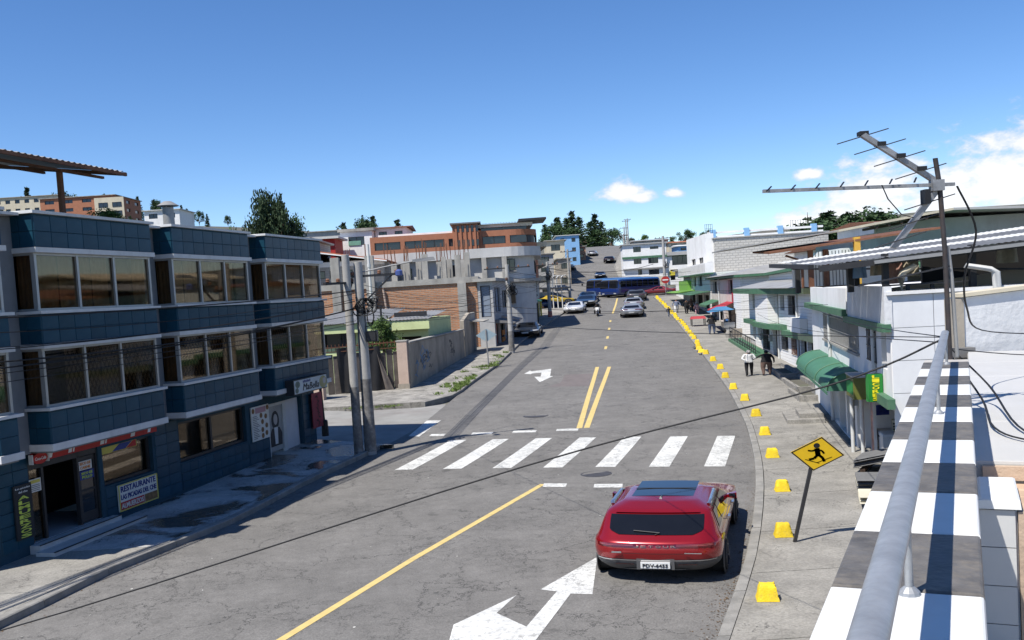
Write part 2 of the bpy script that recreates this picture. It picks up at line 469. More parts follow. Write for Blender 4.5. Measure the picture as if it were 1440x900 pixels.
def road_material():
    m = mat('asphalt', (.160, .153, .143), .9, var=.16, scale=1.1, bump=.0)
    nt = m.node_tree; L = nt.links.new; b = nt.nodes['Principled BSDF']
    tc = nt.nodes.new('ShaderNodeTexCoord')
    for l in list(nt.links):
        if l.to_socket == b.inputs['Base Color']:
            base = l.from_socket; nt.links.remove(l)
    def noise(sc, det=4, rough=.6, vec=None):
        n = nt.nodes.new('ShaderNodeTexNoise'); n.inputs['Scale'].default_value = sc; n.inputs['Detail'].default_value = det; n.inputs['Roughness'].default_value = rough
        L(vec or tc.outputs['Object'], n.inputs['Vector']); return n
    def ramp(src, a, b_, lo, hi):
        r = nt.nodes.new('ShaderNodeMapRange'); r.inputs['From Min'].default_value = a; r.inputs['From Max'].default_value = b_
        r.inputs['To Min'].default_value = lo; r.inputs['To Max'].default_value = hi
        L(src, r.inputs['Value']); return r.outputs[0]
    def mul(a, b_):
        q = nt.nodes.new('ShaderNodeMath'); q.operation = 'MULTIPLY'; L(a, q.inputs[0]); L(b_, q.inputs[1]); return q.outputs[0]
    # cracks: warped cell edges, present only in worn zones
    w = noise(2.2, 5, .7)
    ws = nt.nodes.new('ShaderNodeVectorMath'); ws.operation = 'SCALE'; ws.inputs['Scale'].default_value = .85
    L(w.outputs['Color'], ws.inputs[0])
    va = nt.nodes.new('ShaderNodeVectorMath'); va.operation = 'ADD'; L(tc.outputs['Object'], va.inputs[0]); L(ws.outputs[0], va.inputs[1])
    facs = []
    for sc, wd in ((.8, .013), (2.3, .022)):
        vo = nt.nodes.new('ShaderNodeTexVoronoi'); vo.feature = 'DISTANCE_TO_EDGE'; vo.inputs['Scale'].default_value = sc
        L(va.outputs[0], vo.inputs['Vector'])
        facs.append(ramp(vo.outputs['Distance'], .0, wd, 1, 0))
    z1 = ramp(noise(.5, 4).outputs[0], .42, .52, 0, 1)
    z2 = ramp(noise(.42, 3).outputs[0], .47, .56, 0, .9)
    cr = nt.nodes.new('ShaderNodeMath'); cr.operation = 'MAXIMUM'; L(mul(facs[0], z1), cr.inputs[0]); L(mul(facs[1], z2), cr.inputs[1])
    fine = noise(38, 4, .85)
    grain = ramp(fine.outputs[0], .32, .68, .66, 1.34)
    blot = ramp(noise(.23, 5, .65).outputs[0], .3, .7, .88, 1.10)
    mid = ramp(noise(4.5, 6, .75).outputs[0], .3, .72, .86, 1.14)
    sc_ = nt.nodes.new('ShaderNodeVectorMath'); sc_.operation = 'SCALE'
    L(base, sc_.inputs[0]); L(mul(mul(grain, blot), mid), sc_.inputs['Scale'])
    mx = nt.nodes.new('ShaderNodeMix'); mx.data_type = 'RGBA'; mx.inputs['B'].default_value = lin(.035, .034, .033)
    cm = nt.nodes.new('ShaderNodeMath'); cm.operation = 'MULTIPLY'; cm.inputs[1].default_value = .95; L(cr.outputs[0], cm.inputs[0])
    L(cm.outputs[0], mx.inputs['Factor']); L(sc_.outputs[0], mx.inputs['A'])
    # oil stains
    st = ramp(noise(1.3, 3, .5).outputs[0], .68, .75, 0, .55)
    m3 = nt.nodes.new('ShaderNodeMix'); m3.data_type = 'RGBA'; m3.inputs['B'].default_value = lin(.05, .048, .045)
    L(st, m3.inputs['Factor']); L(mx.outputs['Result'], m3.inputs['A'])
    L(m3.outputs['Result'], b.inputs['Base Color'])
    bp = nt.nodes.new('ShaderNodeBump'); bp.inputs['Strength'].default_value = .35; bp.inputs['Distance'].default_value = .01
    L(fine.outputs[0], bp.inputs['Height']); L(bp.outputs[0], b.inputs['Normal'])
road_material()

# wet, stained paving in front of the tiled building
def stained_material():
    m = mat('concrete_stained', (.43, .42, .40), .85, var=.2, scale=1.4, bump=.25, bscale=26, dirt=.5, dcol=(.24, .235, .23), dscale=.9)
    nt = m.node_tree; L = nt.links.new; b = nt.nodes['Principled BSDF']
    for l in list(nt.links):
        if l.to_socket == b.inputs['Base Color']:
            base = l.from_socket; nt.links.remove(l)
    tc = nt.nodes.new('ShaderNodeTexCoord')
    n = nt.nodes.new('ShaderNodeTexNoise'); n.inputs['Scale'].default_value = .62; n.inputs['Detail'].default_value = 7; n.inputs['Roughness'].default_value = .6; n.inputs['Distortion'].default_value = .6
    L(tc.outputs['Object'], n.inputs['Vector'])
    r = nt.nodes.new('ShaderNodeMapRange'); r.inputs['From Min'].default_value = .475; r.inputs['From Max'].default_value = .53
    L(n.outputs[0], r.inputs['Value'])
    mx = nt.nodes.new('ShaderNodeMix'); mx.data_type = 'RGBA'; mx.inputs['B'].default_value = lin(.085, .078, .066)
    L(r.outputs[0], mx.inputs['Factor']); L(base, mx.inputs['A']); L(mx.outputs['Result'], b.inputs['Base Color'])
    r2 = nt.nodes.new('ShaderNodeMapRange'); r2.inputs['To Min'].default_value = .85; r2.inputs['To Max'].default_value = .18
    L(r.outputs[0], r2.inputs['Value']); L(r2.outputs[0], b.inputs['Roughness'])
stained_material()
add_cracks('concrete_stained', ((.6, .014), (1.4, .014)), (.06, .055, .05), .42, .54)

# ------------------------------------------------------------------ lie of the land
PROF = [(-60, -.3), (8, -.03), (15, 0), (25, .12), (40, .7), (58, 1.8), (76, 3.1), (101, 5.1), (125, 6.8), (149, 9.3), (170, 14.), (190, 18.), (230, 23), (300, 26), (700, 34)]
def _lerp(tab, t):
    if t <= tab[0][0]: return tab[0][1] + (tab[1][1] - tab[0][1]) / (tab[1][0] - tab[0][0]) * (t - tab[0][0])
    for (a, za), (b, zb) in zip(tab, tab[1:]):
        if t <= b: return za + (zb - za) * (t - a) / (b - a)
    return tab[-1][1] + (tab[-1][1] - tab[-2][1]) / (tab[-1][0] - tab[-2][0]) * (t - tab[-1][0])
def gz(y):
    return (_lerp(PROF, y - 3) + 2 * _lerp(PROF, y) + _lerp(PROF, y + 3)) / 4
KL = [(-30, -21.), (2, -11.2), (8, -9.1), (13.4, -7.45), (16., -7.02), (17.3, -6.5), (19.2, -5.76), (23.25, -5.0), (26.3, -4.1), (30.8, -3.1), (37.4, -2.35), (41.3, -1.9), (48.4, -.72), (61, .72), (76, 3.2), (84.7, 4.8), (93.5, 6.17), (110, 7.0), (145, 8.4), (163, 9.8), (200, 15.5), (240, 20.)]
KR = [(-30, -14.), (0, -1.75), (5, .0), (11.3, 2.25), (14.4, 3.36), (18.6, 4.58), (22.1, 5.45), (27.1, 6.49), (34.7, 7.72), (42.8, 8.78), (56.8, 10.45), (70.4, 12.0), (81.7, 13.15), (96.8, 14.6), (110, 15.3), (150, 17.1), (163, 18.), (200, 24.), (240, 28.)]
def kl(y): return (_lerp(KL, y - .8) + _lerp(KL, y) * 2 + _lerp(KL, y + .8)) / 4
def kr(y): return (_lerp(KR, y - 1.5) + _lerp(KR, y) * 2 + _lerp(KR, y + 1.5)) / 4
def sstep(a, b, t):
    t = max(0, min(1, (t - a) / (b - a))); return t * t * (3 - 2 * t)
def TH(x, y):
    """height of the open ground"""
    yy = min(y, 420)
    h = gz(yy)
    dl = kl(min(yy, 240)) - x; dr = x - kr(min(yy, 240))
    h += .21 * max(0, dl - 5) * sstep(55, 135, yy) * (1 - .75 * sstep(70, 200, dl))
    h += .10 * max(0, dr - 10) * sstep(60, 150, yy) * (1 - .8 * sstep(60, 160, dr))
    if y > 420:
        h -= 18 * sstep(420, 800, y)
    return h

def structure(name, mb, m, smooth=False, kind='structure'):
    o = mb.build(name, m, smooth=smooth); o['kind'] = kind
    return o

# open ground, one sheet to the horizon
def axis(lo, hi, dense_lo, dense_hi, step, grow):
    a = []; t = dense_lo
    while t < dense_hi: a.append(t); t += step
    a.append(dense_hi); s = step; t = dense_hi
    while t < hi:
        s *= grow; t += s; a.append(min(t, hi))
    s = step; t = dense_lo
    while t > lo:
        s *= grow; t -= s; a.insert(0, max(t, lo))
    return a
gx = axis(-4000, 4000, -110, 70, 3.0, 1.35); gy = axis(-900, 6000, -20, 300, 3.0, 1.3)
mb = MB(); W = len(gy)
vs = []
for x in gx:
    for y in gy:
        z = TH(x, y) - .25
        vs.append((x, y, z))
mb.add(vs, [(i*W+j, (i+1)*W+j, (i+1)*W+j+1, i*W+j+1) for i in range(len(gx)-1) for j in range(len(gy)-1)])
structure('ground', mb, 'earth', smooth=True)

# far blue ridge to the right of the town
mb = MB()
def ridge(u, v):
    a = radians(14 + 62 * u); r = 2600 + 900 * v
    h = (70 + 55 * mnoise.noise(Vector((u * 5, 0, 3))) + 30 * mnoise.noise(Vector((u * 17, 1, 3)))) * (sin(pi * min(1, u * 1.3 + .12)) ** .6 if u < .99 else 0.3)
    return (sin(a) * r, cos(a) * r, -20 + max(0, (h + 110) * sin(pi * v)))
mb.grid(ridge, 60, 8)
mat('far_hill', (.10, .115, .09), .95, var=.3, scale=.01)
structure('hills', mb, 'far_hill', smooth=True)

# carriageway
mb = MB()
ys = [-14 + .5 * i for i in range(int(256 / .5))]
NX = 10
vs = []
for y in ys:
    a, b = kl(y), kr(y)
    for k in range(NX + 1):
        t = k / NX
        vs.append((a + (b - a) * t - .05 * (k == 0) + .05 * (k == NX), y, gz(y) + .05 * (1 - (2 * t - 1) ** 2) - .05))
mb.add(vs, [(i*(NX+1)+k, i*(NX+1)+k+1, (i+1)*(NX+1)+k+1, (i+1)*(NX+1)+k) for i in range(len(ys)-1) for k in range(NX)])
road = structure('road', mb, 'asphalt', smooth=True)
def roadz(x, y):
    a, b = kl(y), kr(y); t = max(0, min(1, (x - a) / (b - a)))
    return gz(y) + .05 * (1 - (2 * t - 1) ** 2) - .05

# side street running off between the tiled building and the gate; cross street at the far junction
mb = MB()
def side(u, v):
    x = -2.6 - 34 * u
    y0 = 27.2 + (-3.0 - x) * .30; y1 = 35.6 + max(0, -5.9 - x) * .55
    if x > -3.4: y0, y1 = 27.0, 36.2
    y = y0 + (y1 - y0) * v
    return (x, y, gz(y) - .056 + max(0, -6 - x) * .012)
mb.grid(side, 40, 10)
mat('side_asphalt', (.25, .245, .23), .92, var=.2, scale=1.2, bump=.3, bscale=30, dirt=.5, dcol=(.16, .13, .12), dscale=.5)
structure('side_street', mb, 'side_asphalt', smooth=True)
mb = MB()
mb.grid(lambda u, v: (-60 + 140 * u, 99.5 + 20 * v, gz(99.5 + 20 * v) - .062 + (.03 * max(0, -10 - (-60 + 140 * u)))), 30, 10)
structure('cross_street', mb, 'asphalt', smooth=True)

# pavements: cast bays with open joints, kerbs in lengths
def bays(name, label_mat, y0, y1, step, outer, inner, z=.15, kerb_until=62, kerbw=.16, side=1, stain=None):
    root = tag(link(name, None), kind='structure')
    y = y0; rnd = random.Random(hash(name) % 1000)
    while y < y1 - .05:
        s = step * (1 if y < 62 else 2.5)
        yb = min(y + s * rnd.uniform(.9, 1.1), y1)
        g = .012
        n = 3
        mb = MB(); vs = []
        for i in range(n + 1):
            yy = y + g + (yb - y - 2 * g) * i / n
            xo = outer(yy) + (kerbw + g) * side; xi = inner(yy)
            vs += [(xo, yy, gz(yy) + z), (xi, yy, gz(yy) + z + .02), (xo, yy, gz(yy) - .3), (xi, yy, gz(yy) - .3)]
        fs = []
        for i in range(n):
            a, b = i * 4, i * 4 + 4
            fs += [(a, a+1, b+1, b), (a+1, a+3, b+3, b+1), (a, b, b+2, a+2)]
        fs += [(0, 2, 3, 1), (n*4, n*4+1, n*4+3, n*4+2)]
        if side < 0: fs = [tuple(reversed(f)) for f in fs]
        fs = [tuple(reversed(f)) for f in fs]
        mb.add(vs, fs)
        mm = stain(y) if stain else label_mat
        mb.build('paving_bay', mm, root)
        y = yb
    y = y0
    while y < y1 - .05:
        s = 1.6 if y < kerb_until else 12
        yb = min(y + s, y1); mb = MB(); n = 1 if s < 2 else 6; vs = []
        h = rnd.uniform(-.012, .008)
        for i in range(n + 1):
            yy = y + .006 + (yb - y - .012) * i / n
            xo = outer(yy); xi = xo + kerbw * side
            vs += [(xo, yy, gz(yy) - .3), (xo, yy, gz(yy) + z - .02 + h), (xo + .02 * side, yy, gz(yy) + z + .004 + h), (xi, yy, gz(yy) + z + .004 + h), (xi, yy, gz(yy) - .3)]
        fs = []
        for i in range(n):
            for k in range(4):
                a = i * 5 + k; b = a + 5
                fs.append((a, b, b + 1, a + 1) if side > 0 else (a, a + 1, b + 1, b))
        fs += [tuple(range(5)) if side > 0 else tuple(reversed(range(5)))]
        e = [n * 5 + k for k in range(5)]
        fs += [tuple(reversed(e)) if side > 0 else tuple(e)]
        mb.add(vs, fs)
        mb.build('kerb_stone', 'kerb', root)
        y = yb
    return root
bays('pavement_left', 'concrete', -8, 27.2, 2.3, kl, lambda y: min(-9.0 + (y - 17.28) * .232, -7.4 + (y - 17) * .22) - .5 if y > 16.6 else kl(y) - 6.5 , side=-1, stain=lambda y: 'concrete_stained' if y > 15.5 else 'concrete')
bays('pavement_left_far', 'concrete_worn', 36.2, 99, 2.6, lambda y: kl(y) - (.9 * max(0, (38.5 - y) / 2.3) ** 1.6 if y < 38.5 else 0), lambda y: _lerp([(36, -12), (40.5, -8.5), (41, -4.6), (56, -2.3), (68, -1.6), (84, .9), (99, 3.6)], y), side=-1)
bays('pavement_right', 'concrete', -8, 98, 2.4, kr, lambda y: _lerp([(-8, 2.), (8, 6.), (17, 8.6), (22, 9.2), (28, 10.5), (36, 12.4), (50, 13.8), (57, 14.6), (72, 16.4), (98, 18.2)], y), side=1)
bays('pavement_hill_left', 'concrete_worn', 121, 236, 4, kl, lambda y: kl(y) - 3.2, side=-1, kerb_until=0)
bays('pavement_hill_right', 'concrete_worn', 121, 236, 4, kr, lambda y: kr(y) + 3.5, side=1, kerb_until=0)
# paving of the corner strip on the tiled building's side street
mb = MB()
mb.add([(-3.5, 27.22, gz(27.2)+.14), (-6.1, 29.0, gz(29)+.15), (-9.5, 30.6, gz(30.6)+.17), (-9.5, 27.22, gz(27.2)+.16)], [(0, 1, 2, 3)])
mb.add([(-3.5, 27.22, gz(27.2)+.14), (-6.1, 29.0, gz(29)+.15), (-6.1, 29.0, gz(29)-.2), (-3.5, 27.22, gz(27.2)-.2)], [(0, 3, 2, 1)])
mb.add([(-6.1, 29.0, gz(29)+.15), (-9.5, 30.6, gz(30.6)+.17), (-9.5, 30.6, gz(30.6)-.2), (-6.1, 29.0, gz(29)-.2)], [(0, 3, 2, 1)])
structure('pavement_corner', mb, 'concrete_stained')

# painted markings, each a thin sheet on the road
def marking(name, poly, m, lift=.008, sub=1):
    mb = MB()
    if len(poly) == 4 and sub > 1:
        a, b, c, d = [Vector((x, y, 0)) for x, y in poly]
        def fn(u, v):
            p = (a * (1-u) + b * u) * (1-v) + (d * (1-u) + c * u) * v
            return (p.x, p.y, roadz(p.x, p.y) + lift)
        mb.grid(fn, 2, sub)
    else:
        mb.add([(x, y, roadz(x, y) + lift) for x, y in poly], [tuple(range(len(poly)))])
    return mb.build(name, m, road)
for k in range(7):          # zebra crossing: near-left, near-right, far-right, far-left corners
    x0 = -3.10 + 1.225 * k; y0 = 23.95 - .315 * k
    d = Vector((1.17, 4.05)).normalized() * 4.15
    marking('crosswalk_stripe', [(x0, y0), (x0 + .46, y0 - .12), (x0 + .48 + d.x, y0 - .12 + d.y), (x0 + .02 + d.x, y0 + d.y)], 'white_paint', sub=6)
for x0, y0, ln in ((-2.6, 29.3, .45), (-1.33, 29.04, .63), (-.1, 28.87, .7), (1.2, 28.7, .64), (.53, 21.16, .5), (1.61, 20.78, .6)):
    marking('stop_dash', [(x0 - .05, y0 - .36), (x0 + ln - .05, y0 - .5), (x0 + ln, y0 - .14), (x0, y0)], 'white_paint')
def ribbon(name, pts, w, m, parent=None):
    for (xa, ya), (xb, yb) in zip(pts, pts[1:]):
        pass
    mb = MB(); vs = []
    P = []
    for (xa, ya), (xb, yb) in zip(pts, pts[1:]):
        n = max(1, int(hypot(xb-xa, yb-ya) / 1.0))
        P += [(xa + (xb-xa) * i / n, ya + (yb-ya) * i / n) for i in range(n)]
    P.append(pts[-1])
    for i, (x, y) in enumerate(P):
        q = P[min(i+1, len(P)-1)]; p = P[max(i-1, 0)]
        tx, ty = q[0]-p[0], q[1]-p[1]; l = hypot(tx, ty); nx, ny = ty / l * w / 2, -tx / l * w / 2
        vs += [(x - nx, y - ny, roadz(x, y) + .006), (x + nx, y + ny, roadz(x, y) + .006)]
    mb.add(vs, [(2*i, 2*i+1, 2*i+3, 2*i+2) for i in range(len(P)-1)])
    return mb.build(name, m, road)
ribbon('centre_line', [(-7.8, 2.5), (-5.1, 8.), (-3.2, 12.24), (-1.84, 15.7), (.5, 21.1)], .13, 'yellow_paint')
ribbon('centre_line', [(1.86, 28.6), (2.9, 37.), (3.94, 45.1)], .17, 'yellow_paint')
ribbon('centre_line', [(2.08, 28.6), (3.3, 37.), (4.48, 44.9)], .17, 'yellow_paint')
for x, y in ((5.25, 54.), (6.0, 60.2), (6.75, 66.3), (7.55, 73.)):
    ribbon('lane_dash', [(x - .1, y - .8), (x + .1, y + .8)], .15, 'yellow_paint')
ribbon('centre_line', [(8.55, 80.5), (10.0, 91.), (11.3, 101.)], .16, 'yellow_paint')
# arrow ahead-or-left in the near lane, worn arrow in the oncoming lane
marking('lane_arrow', [(.07, 11.68), (.62, 13.43), (.92, 13.35), (1.16, 15.2), (.2, 13.69), (.43, 13.56), (-.03, 12.19), (-.42, 12.78), (-.15, 13.49), (-.98, 12.42), (-1.0, 11.9), (-1.02, 11.2), (-.05, 11.2)], 'white_paint')
marking('lane_arrow', [(.50, 44.3), (.80, 45.4), (.84, 45.05), (1.8, 45.5), (1.62, 42.75), (1.76, 42.7), (1.1, 40.9), (.92, 42.9), (1.2, 42.8), (1.3, 44.3), (.85, 44.2), (.80, 43.9)], 'white_paint')
marking('side_crosswalk_stripe', [(-3.3, 29.2), (-2.95, 29.0), (-2.5, 32.0), (-2.98, 32.2)], 'white_paint')
marking('asphalt_patch', [(1.35, 39.2), (3.0, 38.6), (3.2, 40.6), (3.5, 42.8), (2.3, 42.9), (1.95, 40.3)], 'patch', lift=.003)
for x, y, r in ((1.75, 21.9, .36), (.65, 31.6, .42), (9.9, 50.8, .4)):
    mb = MB(); zz = roadz(x, y) + (.0 if x < 9 else .17)
    mb.lathe_z([(r, zz - .03), (r, zz + .006), (r * .9, zz + .006), (r * .88, zz + .001), (r * .3, zz + .001)], x, y, 24)
    mb.build('manhole_cover', 'iron', road)
# ------------------------------------------------------------------ building helpers
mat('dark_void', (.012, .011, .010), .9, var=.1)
mat('glass_dark', (.018, .021, .026), .06, var=.25, scale=1.5, spec=.7)
mat('glass_grey', (.05, .055, .06), .08, var=.3, scale=1.2, spec=.7)
mat('frame_dark', (.03, .03, .032), .45, var=.2)
mat('frame_white', (.55, .55, .53), .6, var=.1)
mat('frame_alu', (.38, .38, .37), .4, var=.1, metal=.5)
glass('glass_thin', (.62, .55, .46), .0)
glass('glass_clear', (.80, .82, .82), .05)
mat('white_wall', (.77, .765, .75), .85, var=.08, scale=2, bump=.12, bscale=18, dirt=.34, dcol=(.46, .44, .41), dscale=.8, streak=.25)
mat('grey_wall', (.40, .395, .385), .88, var=.12, scale=2, bump=.2, bscale=14, dirt=.45, dcol=(.20, .19, .175), dscale=.7, streak=.3)
mat('raw_concrete', (.34, .325, .295), .92, var=.2, scale=2, bump=.35, bscale=16, dirt=.6, dcol=(.15, .14, .125), dscale=.9, streak=.2)
mat('cream_wall', (.56, .50, .38), .85, var=.1, scale=2, dirt=.3, dcol=(.3, .26, .2), dscale=.8, streak=.3)
mat('green_trim', (.06, .15, .085), .6, var=.16, scale=4, dirt=.35, dcol=(.16, .20, .15), dscale=2)
mat('rust_metal', (.15, .065, .035), .75, var=.3, scale=5, bump=.15)
mat('galv', (.30, .30, .295), .6, var=.2, scale=4, metal=.35, dirt=.3, dcol=(.2, .17, .14), dscale=2)
mat('roof_sheet', (.36, .355, .34), .55, var=.16, scale=1.5, metal=.3, dirt=.5, dcol=(.16, .12, .09), dscale=1.2)
mat('black_plastic', (.015, .015, .016), .5, var=.1)

def wall_face(mb, org, du, u0, u1, z0, z1, openings, depth, mi=0):
    """vertical wall face through org along unit du (xy); openings [(u0,u1,z0,z1)] get reveals going inwards.
    the outward side is to the right of du"""
    nx, ny = du[1], -du[0]
    us = sorted(set([u0, u1] + [a for o in openings for a in o[:2] if u0 < a < u1]))
    zs = sorted(set([z0, z1] + [a for o in openings for a in o[2:4] if z0 < a < z1]))
    P = lambda u, z, d=0: (org[0] + du[0] * u - nx * d, org[1] + du[1] * u - ny * d, z)
    for ua, ub in zip(us, us[1:]):
        for za, zb in zip(zs, zs[1:]):
            um, zm = (ua + ub) / 2, (za + zb) / 2
            if any(o[0] < um < o[1] and o[2] < zm < o[3] for o in openings): continue
            mb.add([P(ua, za), P(ub, za), P(ub, zb), P(ua, zb)], [(0, 1, 2, 3)], mi)
    for o in openings:
        a, b, c, d = max(o[0], u0), min(o[1], u1), max(o[2], z0), min(o[3], z1)
        q = [(a, c), (b, c), (b, d), (a, d)]
        for (ua, za), (ub, zb) in zip(q, q[1:] + q[:1]):
            mb.add([P(ua, za), P(ub, zb), P(ub, zb, depth), P(ua, za, depth)], [(0, 3, 2, 1)], mi)

def window_unit(root, org, du, o, depth, frame='frame_dark', pane='glass_dark', mull=1, bars=0, fw=.05, sill=None, name='window', grille=None):
    """a framed window filling the opening o on the wall face, set back by depth"""
    nx, ny = du[1], -du[0]
    def P(u, z, d): return Vector((org[0] + du[0] * u - nx * d, org[1] + du[1] * u - ny * d, z))
    def bx(mb, ua, ub, za, zb, d0, d1):
        mb.hexa([P(ua, za, d1), P(ua, za, d0), P(ub, za, d0), P(ub, za, d1), P(ua, zb, d1), P(ua, zb, d0), P(ub, zb, d0), P(ub, zb, d1)])
    a, b, c, d = o
    fz = fw / ZS * .8
    mb = MB()
    bx(mb, a, b, c, c + fz, depth - .05, depth + .02); bx(mb, a, b, d - fz, d, depth - .05, depth + .02)
    bx(mb, a, a + fw, c + fz, d - fz, depth - .05, depth + .02); bx(mb, b - fw, b, c + fz, d - fz, depth - .05, depth + .02)
    for k in range(mull):
        u = a + (b - a) * (k + 1) / (mull + 1)
        bx(mb, u - fw / 2, u + fw / 2, c + fz, d - fz, depth - .045, depth + .02)
    for k in range(bars):
        z = c + (d - c) * (k + 1) / (bars + 1)
        bx(mb, a + fw, b - fw, z - fz * .35, z + fz * .35, depth - .04, depth + .02)
    w = mb.build(name, frame, root)
    for k in range(mull + 1):
        ua = a + (b - a) * k / (mull + 1) + fw * .5; ub = a + (b - a) * (k + 1) / (mull + 1) - fw * .5
        q = MB(); bx(q, ua, ub, c + fz * .5, d - fz * .5, depth - .005, depth + .012)
        q.build('pane', pane, w)
    if sill:
        q = MB(); bx(q, a - .08, b + .08, c - .10, c - .004, -.07, depth - .06); q.build('sill', sill, w)
    if grille:
        q = MB(); n = max(3, int((b - a) / .16))
        for k in range(n + 1):
            u = a + (b - a) * k / n; bx(q, u - .009, u + .009, c, d, -.03, -.012)
        for z in (c + .05, (c + d) / 2, d - .05):
            bx(q, a, b, z - .014, z + .014, -.045, -.031)
        q.build('grille', grille, w)
    return w

def faces_block(root, x0, x1, y0, y1, z0, z1, m, ops=None, depth=.16, name='wall', roof='raw_concrete', roof_over=0., roof_h=.0):
    """block in local axes with openings; ops = {'y-': [...], 'x-': [...], 'x+': [...]}; u runs left to right as seen from outside"""
    ops = ops or {}
    mb = MB()
    F = {'y-': ((x0, y0), (1, 0), x1 - x0), 'x+': ((x1, y0), (0, 1), y1 - y0), 'y+': ((x1, y1), (-1, 0), x1 - x0), 'x-': ((x0, y1), (0, -1), y1 - y0)}
    for k, (org, du, ln) in F.items():
        wall_face(mb, org, du, 0, ln, z0, z1, [o[:4] for o in ops.get(k, [])], depth)
    mb.add([(x0, y0, z1), (x1, y0, z1), (x1, y1, z1), (x0, y1, z1)], [(0, 1, 2, 3)])
    w = mb.build(name, m, root)
    for k, lst in ops.items():
        org, du, ln = F[k]
        for o in lst:
            kw = o[4] if len(o) > 4 else {}
            window_unit(root, org, du, o[:4], depth, **kw)
    if roof_h:
        q = MB(); q.box(x0 - roof_over, x1 + roof_over, y0 - roof_over, y1 + roof_over, z1 + .003, z1 + roof_h); q.build('roof_slab', roof, root)
    return w

# ------------------------------------------------------------------ the blue-tiled building
HL = atan2(2.6, 11.22)
OL = (-8.83, 17.28)
tb = thing('tiled_building', 'three-storey building clad in dark blue tiles with white bands and projecting window bays', 'building', (OL[0], OL[1], 0), HL)
def blue_tile():
    m = mat('blue_tile', (.013, .060, .098), .34, var=.32, scale=1.1, spec=.16, rnd=.12, bump=.05, bscale=8, dirt=.25, dcol=(.035, .08, .11), dscale=2.5)
blue_tile()
mat('blue_grout', (.022, .06, .088), .9, var=.2)
mat('band_white', (.60, .60, .585), .7, var=.1, scale=3, dirt=.35, dcol=(.33, .31, .28), dscale=2, streak=.5)
mat('pilaster', (.17, .185, .20), .7, var=.15, scale=3)
mat('curtain_brown', (.52, .42, .30), .95, var=.25, scale=4)
mat('curtain_grey', (.56, .52, .45), .95, var=.2, scale=4)
mat('wood_dark', (.045, .028, .018), .6, var=.3, scale=6)
BAYS = [(-1.30, -.85), (-.05, 3.45), (4.25, 7.68), (8.60, 12.08)]
PRJ = .6
TOPZ = 9.95
# core walls: upper floors plain, ground floor with openings towards the street (x+)
core = MB()
D0, D1 = (.02, 1.98), (2.1, 3.82)
GO = [(0.0 + 1.35, 1.97 + 1.35, .45, 2.75), (2.1 + 1.35, 3.82 + 1.35, 1.42, 2.68), (4.86 + 1.35, 7.98 + 1.35, 1.38, 2.86), (9.22 + 1.35, 11.3 + 1.35, .30, 2.66), (-1.2 + 1.35, -.95 + 1.35, .2, 2.5)]
wall_face(core, (0, -1.35), (0, 1), 0, 13.57, -.6, 3.1, GO, .35)
wall_face(core, (0, -1.35), (0, 1), 0, 13.57, 3.1, 9.7, [], .1)
core.add([(0, -1.35, 9.7), (0, 12.22, 9.7), (-9, 12.22, 9.7), (-9, -1.35, 9.7)], [(0, 1, 2, 3)])
core.build('wall', 'blue_grout', tb)
core = MB(); wall_face(core, (-9, -1.35), (1, 0), 0, 9, -.6, 9.7, [], .1); core.build('gable_wall', 'grey_wall', tb)
core = MB(); wall_face(core, (0, 12.22), (-1, 0), 0, 9, -.6, 9.7, [], .1); core.build('gable_wall', 'grey_wall', tb)
tile_meshes = {}
def tile(parent, face, a, z, w, h, plane):
    """one glazed tile; face x+ (street) or y- (bay side)"""
    key = (face, round(w, 3), round(h, 3))
    if key not in tile_meshes:
        mb = MB(); g = .004; gz_ = .007; t = .014; b = .006
        if face == 'x+':
            mb.add([(0, g, gz_), (0, w-g, gz_), (0, w-g, h-gz_), (0, g, h-gz_), (t, g+b, gz_+b), (t, w-g-b, gz_+b), (t, w-g-b, h-gz_-b), (t, g+b, h-gz_-b)], [(4, 5, 6, 7), (0, 1, 5, 4), (1, 2, 6, 5), (2, 3, 7, 6), (3, 0, 4, 7)])
        else:
            mb.add([(g, 0, gz_), (w-g, 0, gz_), (w-g, 0, h-gz_), (g, 0, h-gz_), (g+b, -t, gz_+b), (w-g-b, -t, gz_+b), (w-g-b, -t, h-gz_-b), (g+b, -t, h-gz_-b)], [(4, 5, 6, 7), (0, 1, 5, 4), (1, 2, 6, 5), (2, 3, 7, 6), (3, 0, 4, 7)])
        me = mb.mesh('tile'); me.materials.append(M['blue_tile']); tile_meshes[key] = me
    loc = (plane, a, z) if face == 'x+' else (a, plane, z)
    return part_from(tile_meshes[key], 'tile', parent, loc)
def tile_rect(parent, face, a0, a1, z0, z1, plane, tw, th):
    na = max(1, round((a1 - a0) / tw)); nz = max(1, round((z1 - z0) / th))
    w, h = (a1 - a0) / na, (z1 - z0) / nz
    for i in range(na):
        for k in range(nz):
            tile(parent, face, a0 + i * w, z0 + k * h, w, h, plane)
BANDS = [(8.95, 9.85, 8.80), (6.22, 7.02, 6.08), (3.36, 4.27, 3.16)]    # tile bottom, tile top, white strip bottom
